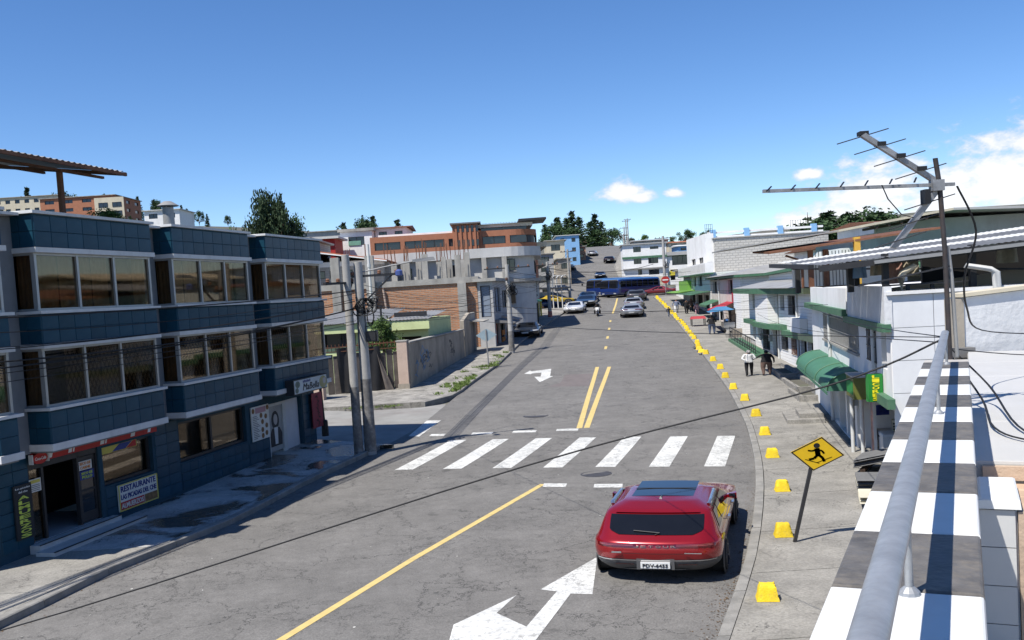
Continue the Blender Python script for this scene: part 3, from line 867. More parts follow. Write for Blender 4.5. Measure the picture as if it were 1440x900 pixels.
for bi, (u0, u1) in enumerate(BAYS):
    for z0, z1, zs in BANDS:
        mb = MB(); mb.box(.02, PRJ, u0, u1, zs + .02, z1 + .04); bd = mb.build('bay_band', 'blue_grout', tb)
        tile_rect(tb, 'x+', u0, u1, z0, z1, PRJ, .44, .48)
        tile_rect(tb, 'y-', .02, PRJ, z0, z1, u0, .3, .48)
        mb = MB(); mb.box(.0, PRJ + .05, u0 - .05, u1 + .05, zs, z0 - .004); mb.build('white_band', 'band_white', tb)
        if z1 > 9:
            mb = MB(); mb.box(-.3, PRJ + .07, u0 - .07, u1 + .07, z1 + .045, z1 + .13); mb.build('coping', 'band_white', tb)
        else:
            mb = MB(); mb.box(.0, PRJ + .08, u0 - .08, u1 + .08, z1 + .045, z1 + .13); mb.build('window_ledge', 'band_white', tb)
    for lev, (z0, z1) in enumerate(((7.15, 8.80), (4.40, 6.08))):
        # glazed bay: frame, panes on the face and on the near cheek, curtains behind
        fx = PRJ - .08
        cuts = [u0 + .04, u0 + 1.17, u0 + 2.27, u1 - .04] if u1 - u0 > 3 else [u0 + .04, u1 - .04]
        fr = MB()
        for c in cuts: fr.box(fx - .05, fx + .035, c - .03, c + .03, z0, z1)
        fr.box(fx - .05, fx + .03, u0, u1, z0, z0 + .07); fr.box(fx - .05, fx + .03, u0, u1, z1 - .07, z1)
        fr.box(.02, .08, u0, u0 + .05, z0, z1); fr.box(.08, fx - .05, u0, u0 + .05, z0, z0 + .07); fr.box(.08, fx - .05, u0, u0 + .05, z1 - .07, z1)
        wn = fr.build('bay_window', 'frame_alu', tb)
        for a, b in zip(cuts, cuts[1:]):
            q = MB(); q.box(fx - .012, fx - .004, a + .03, b - .03, z0 + .07, z1 - .07); q.build('pane', 'glass_thin', wn)
        q = MB(); q.box(.08, fx - .05, u0 + .02, u0 + .028, z0 + .07, z1 - .07); q.build('pane', 'glass_thin', wn)
        # interior: back sheet with the shadow put in as near-black colour, curtain folds
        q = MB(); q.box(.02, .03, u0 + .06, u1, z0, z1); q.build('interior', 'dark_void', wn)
        rr = random.Random(bi * 7 + lev)
        cm = 'curtain_brown' if (bi + lev) % 2 else 'curtain_grey'
        a = u0 + .1
        while a < u1 - .3:
            ln = rr.uniform(.5, 1.2)
            b = min(a + ln, u1 - .05)
            if rr.random() < .8:
                q = MB(); ph = rr.random() * 6; n = max(6, int((b - a) / .035))
                q.grid(lambda s, t: (.37 + .03 * sin(s * (b - a) * 44 + ph) + .012 * sin(s * 90), a + (b - a) * s, z0 + .02 + (z1 - z0 - .04) * t), n, 1)
                q.build('curtain', cm, wn, smooth=True)
            a = b + rr.uniform(.0, .12)
        q = MB(); q.grid(lambda s, t: (.09 + .38 * s, u0 + .13 + .025 * sin(s * 26), z0 + .02 + (z1 - z0 - .04) * t), 16, 1); q.build('curtain', cm, wn, smooth=True)
        if lev == 1:     # folding lattice grille behind the first-floor glass
            q = MB()
            for a, b in zip(cuts, cuts[1:]):
                n = int((b - a) / .12)
                for k in range(n):
                    ya = a + (b - a) * k / n; yb = a + (b - a) * (k + 1) / n
                    for s in range(4):
                        za = z0 + .1 + (z1 - z0 - .25) * s / 4; zb = z0 + .1 + (z1 - z0 - .25) * (s + 1) / 4
                        q.bar((fx - .05, ya, za), (fx - .05, yb, zb), .012, .014); q.bar((fx - .06, yb, za), (fx - .06, ya, zb), .012, .014)
            q.build('security_grille', 'frame_dark', wn)
    # slab under each bay
    mb = MB(); mb.box(.02, PRJ - .02, u0 + .02, u1 - .02, 3.10, 3.15); mb.build('soffit', 'pilaster', tb)
for a, b in ((-.85, -.05), (3.45, 4.25), (7.68, 8.60)):
    mb = MB(); mb.box(.003, .16, a + .02, b - .02, 3.1, 9.84); mb.build('pilaster', 'pilaster', tb)
    mb = MB(); mb.box(-.3, .40, a + .08, b - .08, 9.85, 9.93); mb.build('coping', 'band_white', tb)  # coping in the gaps shaped further out to straighten the roof's shadow edge
# flat roof parapet core behind the bands
mb = MB(); mb.box(-.16, .0, -1.35, 12.2, 9.70, 9.88); mb.box(-9, -.16, 12.04, 12.2, 9.7, 9.9); mb.build('parapet', 'raw_concrete', tb)
# ground-floor tile cladding
for a0, a1, z0, z1 in ((-.78, -.02, .45, 3.05), (2.1, 3.82, .35, 1.36), (3.9, 4.8, .35, 3.0), (4.86, 7.98, .35, 1.32), (8.06, 9.16, .35, 1.22), (11.36, 12.2, .3, 2.95)):
    tile_rect(tb, 'x+', a0, a1, z0, z1, .004, .36, .36)
# shop entrance: dark frame, glazed doors, floor, steps
mat('shop_floor', (.42, .44, .46), .35, var=.1, scale=3)
mat('step_tile', (.50, .50, .49), .5, var=.12, scale=4, dirt=.3, dcol=(.25, .24, .22), dscale=3)
mb = MB(); mb.box(-4.5, -.01, -1.0, 2.6, .40, .46); mb.build('shop_floor', 'shop_floor', tb)
mb = MB()
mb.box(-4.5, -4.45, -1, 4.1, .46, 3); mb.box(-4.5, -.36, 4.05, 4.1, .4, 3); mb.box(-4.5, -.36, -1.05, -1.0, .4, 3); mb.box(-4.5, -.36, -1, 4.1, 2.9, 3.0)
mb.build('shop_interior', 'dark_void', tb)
mb = MB()
for y in (.0, .37, 1.36, 1.93): mb.box(-.12, -.03, y, y + .06, .46, 2.74)
mb.box(-.12, -.03, .06, 1.93, 2.58, 2.74)
fr = mb.build('door_frame', 'frame_dark', tb)
dr = MB(); dr.box(-.10, -.06, 1.42, 1.48, .5, 2.55); dr.box(-.10, -.06, 1.88, 1.925, .5, 2.55); dr.box(-.10, -.06, 1.48, 1.88, .5, .8); dr.box(-.10, -.06, 1.48, 1.88, 2.4, 2.55); dr.box(-.1, -.06, 1.48, 1.88, 1.45, 1.52)
dro = dr.build('door', 'frame_dark', tb)
q = MB(); q.box(-.085, -.078, 1.48, 1.88, .8, 2.4); q.build('pane', 'glass_dark', dro)
q = MB(); q.box(-.085, -.078, .06, .37, .5, 2.55); q.build('pane', 'glass_thin', fr)
# shop window
window_unit(tb, (0, 0), (0, 1), (2.1, 3.82, 1.42, 2.68), .14, frame='frame_dark', pane='glass_thin', mull=0, fw=.07, name='shop_window')
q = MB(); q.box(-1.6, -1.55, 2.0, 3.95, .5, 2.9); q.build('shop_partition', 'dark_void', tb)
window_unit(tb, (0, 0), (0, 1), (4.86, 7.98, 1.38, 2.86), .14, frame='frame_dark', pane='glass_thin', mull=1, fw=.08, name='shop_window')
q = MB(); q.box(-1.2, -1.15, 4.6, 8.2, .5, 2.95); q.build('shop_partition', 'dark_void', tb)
# steps of the restaurant
st = MB(); st.box(-.0, .22, -.12, 2.25, -.1, .44); st.box(.22, .62, -.25, 2.5, -.1, .30)
st.build('entrance_step', 'step_tile', tb)
st = MB(); st.box(.215, .24, -.13, 2.26, .442, .462); st.box(.60, .635, -.26, 2.51, .302, .322); st.build('step_nosing', 'frame_dark', tb)
# salon doorway: recessed threshold, poster panel, white roller door
st = MB(); st.box(-.34, .12, 9.22, 11.4, -.1, .30); st.build('entrance_step', 'step_tile', tb)
mat('roller_white', (.56, .56, .58), .6, var=.08)
rd_ = MB(); rd_.box(-.16, -.11, 10.4, 11.28, .3, 2.62)
for k in range(14): rd_.box(-.11, -.103, 10.42, 11.26, .36 + k * .16, .46 + k * .16)
rd_.build('roller_door', 'roller_white', tb)
mb = MB(); mb.box(-.10, -.04, 9.24, 9.34, .3, 2.64); mb.box(-.10, -.04, 10.18, 10.36, .3, 2.64); mb.box(-.10, -.04, 9.34, 10.18, 2.52, 2.64); mb.build('door_frame', 'frame_white', tb)
mat('poster_grey', (.34, .34, .33), .6, var=.2, scale=3)
mat('poster_skin', (.42, .40, .39), .6, var=.1); mat('poster_black', (.03, .03, .032), .6, var=.3, scale=5)
mat('poster_white', (.62, .62, .61), .6, var=.05)
pp = MB(); pp.box(-.09, -.08, 9.34, 10.18, .5, 2.52); po = pp.build('poster_panel', 'poster_grey', tb)
def flat_poly(pts, x, parent, m, name):
    mb = MB(); mb.add([(x, a, b) for a, b in pts] + [(x - .004, a, b) for a, b in pts], [tuple(range(len(pts)))] + [(i, i + len(pts), (i+1) % len(pts) + len(pts), (i+1) % len(pts)) for i in range(len(pts))])
    return mb.build(name, m, parent)
def ell(cy, cz, ry, rz, n=20, a0=0, a1=2*pi): return [(cy + ry * cos(a0 + (a1-a0) * k / n), cz + rz * sin(a0 + (a1-a0) * k / n)) for k in range(n)]
flat_poly(ell(9.76, 1.86, .22, .42), -.072, po, 'poster_black', 'hair_print')
flat_poly([(9.42, .72), (10.1, .72), (10.12, 1.25), (9.98, 1.52), (9.54, 1.52), (9.40, 1.25)], -.071, po, 'poster_black', 'jacket_print')
flat_poly([(9.68, .8), (9.84, .8), (9.87, 1.55), (9.65, 1.55)], -.067, po, 'poster_white', 'shirt_print')
flat_poly(ell(9.76, 1.90, .115, .24), -.066, po, 'poster_skin', 'face_print')

# ------------------------------------------------------------------ signs on the tiled building
mat('sign_white', (.66, .65, .60), .55, var=.08, dirt=.2, dcol=(.4, .38, .3), dscale=4)
mat('ink_navy', (.02, .03, .17), .6, var=.1); mat('ink_red', (.42, .03, .025), .6, var=.1); mat('ink_yellow', (.62, .60, .05), .6, var=.1)
mat('ink_orange', (.62, .22, .04), .6); mat('ink_black', (.012, .012, .013), .6); mat('ink_green', (.02, .22, .05), .6, var=.1); mat('ink_white', (.72, .72, .70), .6)
mat('ink_lime', (.55, .65, .10), .6); mat('board_black', (.02, .022, .025), .6, var=.2); mat('board_yellow', (.60, .50, .10), .6, var=.1)
mat('board_blue', (.03, .05, .22), .55, var=.15); mat('food_brown', (.22, .12, .05), .7, var=.5, scale=14)
def Lsign(name, label, cat, y0, y1, z0, z1, x, m, t=.03, border=None):
    s = thing(name, label, cat, (OL[0], OL[1], 0), HL)
    mb = MB(); mb.box(x - t, x, y0, y1, z0, z1); mb.build('board', m, s)
    if border:
        b = MB(); w = .035
        b.box(x, x + .005, y0, y1, z0, z0 + w); b.box(x, x + .005, y0, y1, z1 - w, z1); b.box(x, x + .005, y0, y0 + w, z0 + w, z1 - w); b.box(x, x + .005, y1 - w, y1, z0 + w, z1 - w)
        b.build('border', border, s)
    return s
s = Lsign('restaurant_sign', 'white and blue restaurant banner reading RESTAURANTE above the pavement', 'sign', 2.43, 3.80, .46, 1.34, .065, 'sign_white', border='board_yellow')
text('RESTAURANTE', s, 'ink_navy', (.069, 3.115, 1.18), .2, w=1.22, h=.20, bold=True)
text('LAS PICADAS DEL CHE', s, 'ink_navy', (.069, 3.115, .92), .2, w=1.24, h=.17, bold=True)
mb = MB(); mb.box(.066, .068, 2.47, 3.28, .50, .76); mb.build('red_panel', 'ink_red', s)
text('ALMUERZOS', s, 'sign_white', (.071, 2.87, .63), .2, w=.76, h=.17, bold=True)
mb = MB(); mb.box(.066, .069, 3.30, 3.76, .50, .76); mb.build('food_photo', 'food_brown', s)
s = Lsign('vertical_lunch_sign', 'tall narrow black board reading ALMUERZOS downwards in yellow letters', 'sign', -.47, -.03, .72, 2.27, .07, 'board_black')
for k, ch in enumerate('ALMUERZOS'):
    text(ch, s, 'ink_lime', (.074, -.25, 1.90 - k * .135), .2, w=.27, h=.105, bold=True)
text('Las picadas', s, 'ink_white', (.074, -.25, 2.17), .1, w=.36, h=.07); text('del che', s, 'ink_white', (.074, -.25, 2.07), .1, w=.22, h=.06)
s = Lsign('shop_fascia_sign', 'long red fascia sign with worn white lettering over the restaurant door', 'sign', -.02, 3.85, 2.80, 3.09, .12, 'ink_red')
for k, (a, w_) in enumerate(((.30, .05), (.38, .12), (.95, .10), (1.08, .04), (1.9, .12), (2.05, .05), (2.9, .14), (3.5, .10))):
    mb = MB(); mb.add([(.123, a, 2.84), (.123, a + w_, 2.84), (.123, a + w_ + .05, 3.04), (.123, a + .05, 3.04)], [(0, 1, 2, 3)]); mb.build('worn_lettering', 'ink_white', s)
s = thing('round_drink_sign', 'small red oval drinks sign fixed beside the restaurant fascia', 'sign', (OL[0], OL[1], 0), HL)
mb = MB(); mb.prism_x(ell(.12, 2.92, .19, .16), .13, .19); mb.build('disc', 'ink_red', s)
text('Coca-Cola', s, 'ink_white', (.194, .12, 2.92), .1, w=.28, h=.09, shear=.2)
mb = MB(); mb.box(.12, .2, -.1, -.075, 2.78, 3.06); mb.box(.12, .2, .315, .34, 2.78, 3.06); mb.build('bracket', 'frame_white', s)
s = Lsign('door_notice', 'orange and yellow notice taped above the blue one on the glass door', 'notice', 1.40, 1.80, 2.14, 2.42, -.03, 'sign_white', .01)
text('SECO DE', s, 'ink_orange', (-.027, 1.6, 2.345), .1, w=.33, h=.09, bold=True); text('CARNE', s, 'ink_orange', (-.027, 1.6, 2.215), .1, w=.3, h=.09, bold=True)
s = Lsign('door_notice', 'navy notice with yellow lettering below the orange one on the glass door', 'notice', 1.42, 1.84, 1.84, 2.11, -.03, 'board_blue', .01)
text('SECO DE', s, 'ink_lime', (-.027, 1.63, 2.03), .1, w=.33, h=.08, bold=True); text('POLLO', s, 'ink_lime', (-.027, 1.63, 1.915), .1, w=.3, h=.09, bold=True)
s = Lsign('door_notice', 'white paper notice on the narrow glass beside the open door', 'notice', .03, .33, 1.92, 2.30, -.02, 'sign_white', .01)
mb = MB(); mb.box(-.019, -.017, .05, .31, 2.18, 2.27); mb.build('heading', 'board_yellow', s)
mb = MB()
for k in range(4): mb.box(-.019, -.017, .06, .29, 1.96 + k * .05, 1.975 + k * .05)
mb.build('print', 'ink_black', s)
s = Lsign('window_banner', 'yellow blue and red strip banner across the top of the restaurant window', 'banner', 2.16, 3.35, 2.44, 2.66, -.06, 'board_yellow', .008)
mb = MB(); mb.add([(-.057, 2.5, 2.45), (-.057, 2.95, 2.45), (-.057, 3.2, 2.655), (-.057, 2.75, 2.655)], [(0, 1, 2, 3)]); mb.build('blue_print', 'board_blue', s)
mb = MB(); mb.add([(-.057, 2.97, 2.45), (-.057, 3.33, 2.45), (-.057, 3.33, 2.655), (-.057, 3.22, 2.655)], [(0, 1, 2, 3)]); mb.build('red_print', 'ink_red', s)
s = Lsign('menu_board', 'pale salon price board with round pictures between window and doorway', 'sign', 8.20, 9.18, 1.27, 2.72, .05, 'sign_white')
mat('ink_pink', (.42, .24, .27), .6); mat('ink_grey', (.10, .09, .10), .6)
mb = MB(); mb.box(.051, .053, 8.42, 9.0, 2.42, 2.66); mb.build('heading', 'ink_pink', s)
for cy, cz in ((8.72, 2.3), (8.98, 2.22), (8.78, 2.02), (9.0, 1.82), (8.76, 1.68), (8.98, 1.5), (8.76, 1.42), (8.3, 2.55), (9.1, 2.58)):
    flat_poly(ell(cy, cz, .075, .11, 14), .056, s, 'food_brown', 'round_picture')
mb = MB()
for k in range(14): mb.box(.051, .053, 8.26, 8.26 + .2 + .2 * ((k * 37) % 10) / 10, 1.36 + k * .072, 1.385 + k * .072)
mb.build('print', 'ink_grey', s)
s = thing('salon_sign', 'projecting light-box sign of a beauty salon with painted portraits', 'sign', (OL[0], OL[1], 0), HL)
mat('sign_pale', (.46, .52, .54), .45, var=.12, scale=3)
mb = MB(); mb.box(.62, .86, 9.12, 11.32, 3.02, 3.68); mb.build('box', 'board_black', s)
mb = MB(); mb.box(.862, .868, 9.16, 11.28, 3.06, 3.64); mb.build('face', 'sign_pale', s)
text('MaBella', s, 'ink_black', (.873, 10.2, 3.30), .3, w=1.05, h=.30, shear=.3)
mb = MB()
for k in range(6): mb.box(.869, .873, 9.7 + k * .085, 9.755 + k * .085, 3.49, 3.58 + .02 * (k % 2))
mb.build('small_print', 'ink_navy', s)
mat('leaf_print', (.12, .16, .13), .6, var=.4, scale=9); mat('gold_print', (.36, .33, .16), .6, var=.35, scale=7)
for cy, cz, ry, rz, m_ in ((9.36, 3.46, .14, .15, 'leaf_print'), (9.30, 3.2, .1, .12, 'leaf_print'), (11.02, 3.34, .25, .28, 'gold_print'), (11.1, 3.38, .1, .14, 'poster_skin')):
    flat_poly(ell(cy, cz, ry, rz), .874 + (.002 if m_ == 'poster_skin' else 0), s, m_, 'painted_picture')
s = thing('red_salon_banner', 'red vertical banner with black script letters beside the salon doorway', 'banner', (OL[0], OL[1], 0), HL)
mat('banner_red', (.26, .035, .05), .7, var=.15)
mb = MB(); mb.box(.10, .125, 11.78, 12.5, .98, 2.66); mb.build('board', 'banner_red', s)
sr_ = random.Random(2); mb = MB()
for k in range(8):      # brushed black script, worn beyond reading
    y_, z_ = 12.02 + .05 * (k % 3), 2.52 - k * .19; pts = [(y_ + sr_.uniform(-.03, .22), z_ - .16 * i / 4 + sr_.uniform(-.03, .03)) for i in range(5)]
    for (a_, b_), (c_, d_) in zip(pts, pts[1:]):
        l_ = hypot(c_ - a_, d_ - b_) or 1; ny, nz = (d_ - b_) / l_ * .02, -(c_ - a_) / l_ * .02
        mb.add([(.127, a_ - ny, b_ - nz), (.127, a_ + ny, b_ + nz), (.127, c_ + ny, d_ + nz), (.127, c_ - ny, d_ - nz)], [(0, 1, 2, 3), (3, 2, 1, 0)])
mb.build('brushed_script', 'ink_black', s)

# white plastic chair inside the restaurant door
ch = thing('plastic_chair', 'white plastic chair just inside the open restaurant doorway', 'chair', (-8.83 - .9, 17.28 + .95, .46), HL + .5)
mat('plastic_white', (.62, .62, .60), .45, var=.05)
mb = MB(); mb.box(-.22, .22, -.22, .22, .43, .46); mb.build('seat', 'plastic_white', ch)
mb = MB(); mb.box(-.22, -.19, -.21, .21, .5, .92)
mb.build('backrest', 'plastic_white', ch)
for sx in (-1, 1):
    for sy in (-1, 1):
        mb = MB(); mb.tube([(sx*.2, sy*.2, .44), (sx*.24, sy*.23, 0)], .02, 6); mb.build('leg', 'plastic_white', ch)
    mb = MB(); mb.tube([(-.2, sx*.22, .66), (.16, sx*.23, .64), (.2, sx*.22, .44)], .02, 6); mb.build('armrest', 'plastic_white', ch)

# ------------------------------------------------------------------ on its roof
pg = thing('rooftop_pergola', 'rust-brown steel lean-to roof on a post above the blue-tiled building', 'canopy', (-10.78, 23.9, 9.7), HL)
mb = MB(); mb.box(-.055, .055, -.055, .055, 0, 3.02); mb.build('post', 'rust_metal', pg)
mb = MB(); mb.sheet((-8, -3.6, 5.2), (-8, 2.3, 5.15), (.75, 1.5, 3.12), (.62, -3.7, 3.2), 26, .03); mb.build('roof_sheet', 'roof_sheet', pg)
mb = MB(); mb.bar((-8, -3.62, 5.13), (.66, -3.72, 3.12), .06, .18); mb.bar((-8, 2.3, 5.05), (.78, 1.52, 3.02), .06, .15); mb.bar((.67, -3.72, 3.1), (.79, 1.54, 3.0), .06, .13); mb.build('edge_beam', 'rust_metal', pg)
for k in range(5):
    t = k / 4
    mb = MB(); mb.bar((-7 + 7.0 * t, -3.55, 4.83 - 1.78 * t), (-7 + 7.0 * t, 1.7, 4.79 - 1.78 * t), .07, .1); mb.build('purlin', 'rust_metal', pg)
mb = MB(); mb.box(-6.1, -5.92, -.1, .1, 0, 4.45); mb.box(-6.1, -5.92, -3.3, -3.1, 0, 4.5); mb.build('post', 'rust_metal', pg)
fl = thing('roof_flue', 'short grey metal flue with conical cap on the tiled building roof', 'flue', (-8.65, 25.2, 9.7), 0)
mb = MB(); mb.lathe_z([(.15, 0), (.14, 1.55)], 0, 0, 14); mb.build('pipe', 'galv', fl, smooth=40)
mb = MB(); mb.lathe_z([(.27, 1.60), (.28, 1.62), (.10, 1.80), (.02, 1.81)], 0, 0, 14); mb.build('cap', 'galv', fl, smooth=40)
mb = MB(); mb.box(-.02, .02, -.13, -.11, 1.5, 1.62); mb.box(-.02, .02, .11, .13, 1.5, 1.62); mb.build('cap_stay', 'galv', fl)
# ------------------------------------------------------------------ utility poles, cables
mat('pole_concrete', (.36, .35, .33), .9, var=.2, scale=4, bump=.25, bscale=40, dirt=.4, dcol=(.18, .17, .16), dscale=2, streak=.3)
mat('pole_grime', (.14, .135, .13), .9, var=.45, scale=6, dirt=.6, dcol=(.38, .37, .36), dscale=5)
mat('cable', (.014, .014, .015), .6, var=.1)
mat('insulator', (.20, .10, .06), .3, var=.1)
mat('steel_black', (.03, .03, .032), .55, var=.2)
mat('lamp_grey', (.16, .165, .17), .5, var=.1)
def pole(label, x, y, z0, top, r0=.15, r1=.10, arms=(), lamp=None, grime=2.4, name='utility_pole', group=None, coil=None, box=None):
    p = thing(name, label, 'utility pole', (x, y, z0), 0, group)
    h = top - z0
    mb = MB(); mb.lathe_z([(r0, -.3), (r0 + (r1-r0) * .5, h * .5), (r1, h), (r1 * .9, h + .01)], 0, 0, 14); mb.build('shaft', 'pole_concrete', p, smooth=40)
    if grime:
        mb = MB(); n = 10
        mb.lathe_z([(r0 + .004 - (r0-r1) * (grime * t / n) / h, grime * t / n) for t in range(n + 1)], 0, 0, 14); mb.build('stained_foot', 'pole_grime', p, smooth=40)
    for (ang, l0, l1, z, brace) in arms:
        dx, dy = sin(ang), cos(ang); z -= z0
        mb = MB(); mb.bar((-dx*l0, -dy*l0, z), (dx*l1, dy*l1, z + .02), .08, .10)
        if brace: mb.bar((dx*l1*.8, dy*l1*.8, z - .03), (0, 0, z - brace), .05, .06)
        mb.build('crossarm', 'steel_black', p)
        for t in (-l0 * .85, -l0 * .4, l1 * .5, l1 * .92):
            if abs(t) < .15: continue
            q = MB(); q.lathe_z([(.035, z + .05), (.06, z + .09), (.05, z + .13), (.06, z + .17), (.03, z + .22)], dx*t, dy*t, 8); q.build('insulator', 'insulator', p)
    if lamp:
        ang, l, z, rise = lamp; dx, dy = sin(ang), cos(ang); z -= z0
        mb = MB(); mb.tube([(0, 0, z), (dx*l*.5, dy*l*.5, z + rise * .55), (dx*l, dy*l, z + rise)], .032, 8); mb.build('lamp_arm', 'galv', p, smooth=40)
        e = (dx*l, dy*l, z + rise)
        mb = MB(); mb.hexa([(e[0]-.02+dx*0-dy*.07, e[1]+dx*.07, e[2]-.04), (e[0]+dy*.07, e[1]-dx*.07, e[2]-.04), (e[0]+dx*.62+dy*.1, e[1]+dy*.62-dx*.1, e[2]+.02), (e[0]+dx*.62-dy*.1, e[1]+dy*.62+dx*.1, e[2]+.02),
                            (e[0]-dy*.05, e[1]+dx*.05, e[2]+.08), (e[0]+dy*.05, e[1]-dx*.05, e[2]+.08), (e[0]+dx*.58+dy*.06, e[1]+dy*.58-dx*.06, e[2]+.16), (e[0]+dx*.58-dy*.06, e[1]+dy*.58+dx*.06, e[2]+.16)])
        mb.build('lamp_head', 'lamp_grey', p)
    if coil:
        rr = random.Random(int(x * 10) + 3); z = coil - z0
        mb = MB()
        for k in range(16):
            c = Vector((rr.uniform(-.05, .3), rr.uniform(-.25, .1), z + rr.uniform(-.55, .4))); R = rr.uniform(.12, .3); t0 = rr.uniform(0, 6)
            tl = Vector((rr.uniform(-1, 1), rr.uniform(-1, 1), rr.uniform(-.5, .5))).normalized(); u = tl.cross(Vector((0, 0, 1))).normalized(); v = tl.cross(u)
            mb.tube([c + u * R * cos(t0 + 6 * i / 12) + v * R * 1.5 * sin(t0 + 6 * i / 12) for i in range(13)], .018, 4)
        for k in range(4):
            a = rr.uniform(0, 6); mb.tube([(.12*cos(a), .12*sin(a), z + .4), (.14*cos(a), .14*sin(a), z - rr.uniform(.8, 1.8))], .014, 4)
        mb.build('cable_coil', 'cable', p)
    if box:
        z = box - z0
        mb = MB(); mb.box(.12, .42, -.22, .06, z - .22, z + .24); mb.build('junction_box', 'black_plastic', p)
        mb = MB(); mb.box(.16, .38, -.245, -.222, z - .18, z + .18); mb.build('box_lid', 'steel_black', p)
    return p
pA = pole('thinner concrete utility pole of the twin pair on the corner, black crossarm behind', -4.36, 26.35, .3, 8.95, .125, .105, arms=((HL + .2, 1.05, .25, 7.72, .5),), grime=2.9)
pB = pole('thicker concrete utility pole of the twin corner pair, with lamp arm and cable coil', -4.06, 26.52, .3, 8.62, .165, .115, arms=((pi / 2 - .15, .2, 1.12, 8.0, 1.3),), lamp=(pi / 2 - .2, 1.5, 8.15, .38), coil=6.6, box=5.35, grime=3.2)
mat('lamp_blue', (.06, .09, .25), .4)
mb = MB(); mb.lathe_z([(.06, 7.60), (.10, 7.64), (.10, 7.82), (.04, 7.9)], 1.12, -.13, 10); mb.build('blue_lantern', 'lamp_blue', pB)
P2 = pole('concrete utility pole by the parked black car with a cable coil', .0, 54.5, gz(54.5) + .15, 9.5, .17, .11, arms=((pi / 2, 1.3, 1.3, 9.2, 0), (.15, .6, .6, 8.1, 0)), coil=7.2, grime=1.8)
P3 = pole('concrete utility pole with red-painted foot on the far street corner', 3.32, 79.7, gz(79.7) + .15, 10.8, .17, .11, arms=((pi / 2, .9, .9, 10.4, 0),), lamp=(-pi / 2 + 2.8, 1.6, 10.1, .5), coil=9.0, grime=0)
mat('foot_red', (.45, .16, .13), .8, var=.3, scale=6)
mb = MB(); mb.lathe_z([(.18, 0), (.178, .75)], 0, 0, 14); mb.build('painted_foot', 'foot_red', P3)
P4 = pole('slim concrete utility pole behind the queue of waiting cars', 6.55, 103.5, gz(103.5) + .1, 13.9, .16, .10, arms=((pi / 2, .8, .8, 13.5, 0),), grime=0)
P5 = pole('tall concrete utility pole in front of the white building at the junction', 18.4, 113.5, gz(113.5), 16.0, .22, .14, arms=((pi / 2, 1., 1., 15.6, 0),), coil=10.6, grime=0)
hill_poles = [(16.9, 141, 18.3), (17.4, 150, 19.4), (18.2, 157, 20.6), (19.1, 164, 21.3), (20.2, 172, 24.), (21.8, 182, 27.), (23.9, 196, 29.)]
for x, y, t in hill_poles:
    pole('grey utility pole in the row climbing the hill street', x + .9, y, gz(y), t, .16, .10, arms=((pi / 2, .7, .7, t - .4, 0),), grime=0, group='poles up the hill street')

CABLES = []
def cable(label, pts, r=.012, sag=.3, name='cable', group=None, n=14):
    P = []
    for (a, b) in zip(pts, pts[1:]):
        a, b = Vector(a), Vector(b)
        for i in range(n):
            t = i / n; q = a.lerp(b, t); q.z -= sag * 4 * t * (1 - t) * (1 if len(pts) == 2 else .5); P.append(q)
    P.append(Vector(pts[-1]))
    if sag == 0 and len(pts) > 2:      # slack cable: smooth curve through its points
        Q = [Vector(p) for p in pts]; P = []
        for i in range(len(Q) - 1):
            a, b, c, d = Q[max(i-1, 0)], Q[i], Q[i+1], Q[min(i+2, len(Q)-1)]
            for k in range(n):
                t = k / n; P.append(.5 * (2*b + (c - a) * t + (2*a - 5*b + 4*c - d) * t*t + (3*b - a - 3*c + d) * t**3))
        P.append(Q[-1])
    mb = MB(); mb.tube(P, r, 5, cap=False)
    o = mb.build(name, 'cable', smooth=True)
    tag(o, label, 'cable', group)
    CABLES.append(o); return o
# the heavy line across the foreground
cable('long black cable slung across the whole street from the rooftop mast', [(-7.4, 9.3, 1.55), (-4.85, 8.75, 2.33), (.05, 7.75, 4.58), (2.35, 7.25, 5.47), (3.12, 7.0, 5.98)], .011, 0, n=6)
G_ALONG = 'cables along the tiled building'
rr = random.Random(4)
for k in range(9):
    z1 = 6.0 + .17 * k + rr.uniform(-.1, .1); z0 = 5.35 + .20 * k + rr.uniform(-.15, .15)
    cable('thin black cable running past the tiled building to the twin poles', [(-9.9 + .1 * rr.random(), 12.0, z0), (-4.2, 26.4, z1)], rr.choice((.012, .016, .024)), rr.uniform(.1, .5), group=G_ALONG)
G_DOWN = 'cables down the street between the poles'
for k in range(8):
    z0 = 6.1 + .22 * k; cable('thin black cable strung between the twin poles and the next pole', [(-4.0, 26.5, z0), (.0, 54.5, 6.4 + .30 * k + rr.uniform(-.1, .1))], .011 if k != 3 else .022, rr.uniform(.5, 1.1), group=G_DOWN)
for k in range(5):
    cable('thin black cable strung from the pole by the parked car to the far corner', [(.0, 54.5, 7.0 + .45 * k), (3.3, 79.7, 8.2 + .45 * k)], .014, rr.uniform(.3, .7), group='cables on to the far corner')
for k in range(3):
    cable('thin cable strung from the far corner to the pole behind the queue', [(3.3, 79.7, 9.2 + .5 * k), (6.55, 103.5, 12.2 + .6 * k)], .016, .5, group='cables to the junction pole')
crossing = [((.0, 54.5, 8.9), (13.3, 61, 6.6)), ((.0, 54.5, 8.4), (12.2, 50, 6.0)), ((.0, 54.5, 8.0), (15.0, 73, 7.6)), ((3.3, 79.7, 9.6), (14.9, 72, 7.8)), ((3.3, 79.7, 10.0), (16.2, 88, 8.6)), ((3.3, 79.7, 9.0), (13.6, 60, 7.0)), ((.0, 54.5, 7.7), (12.0, 46, 6.0)), ((3.3, 79.7, 8.7), (15.6, 80, 8.5))]
for a, b in crossing:
    cable('thin cable crossing the street to the white houses', [a, b], .016, .5, group='cables crossing the street')
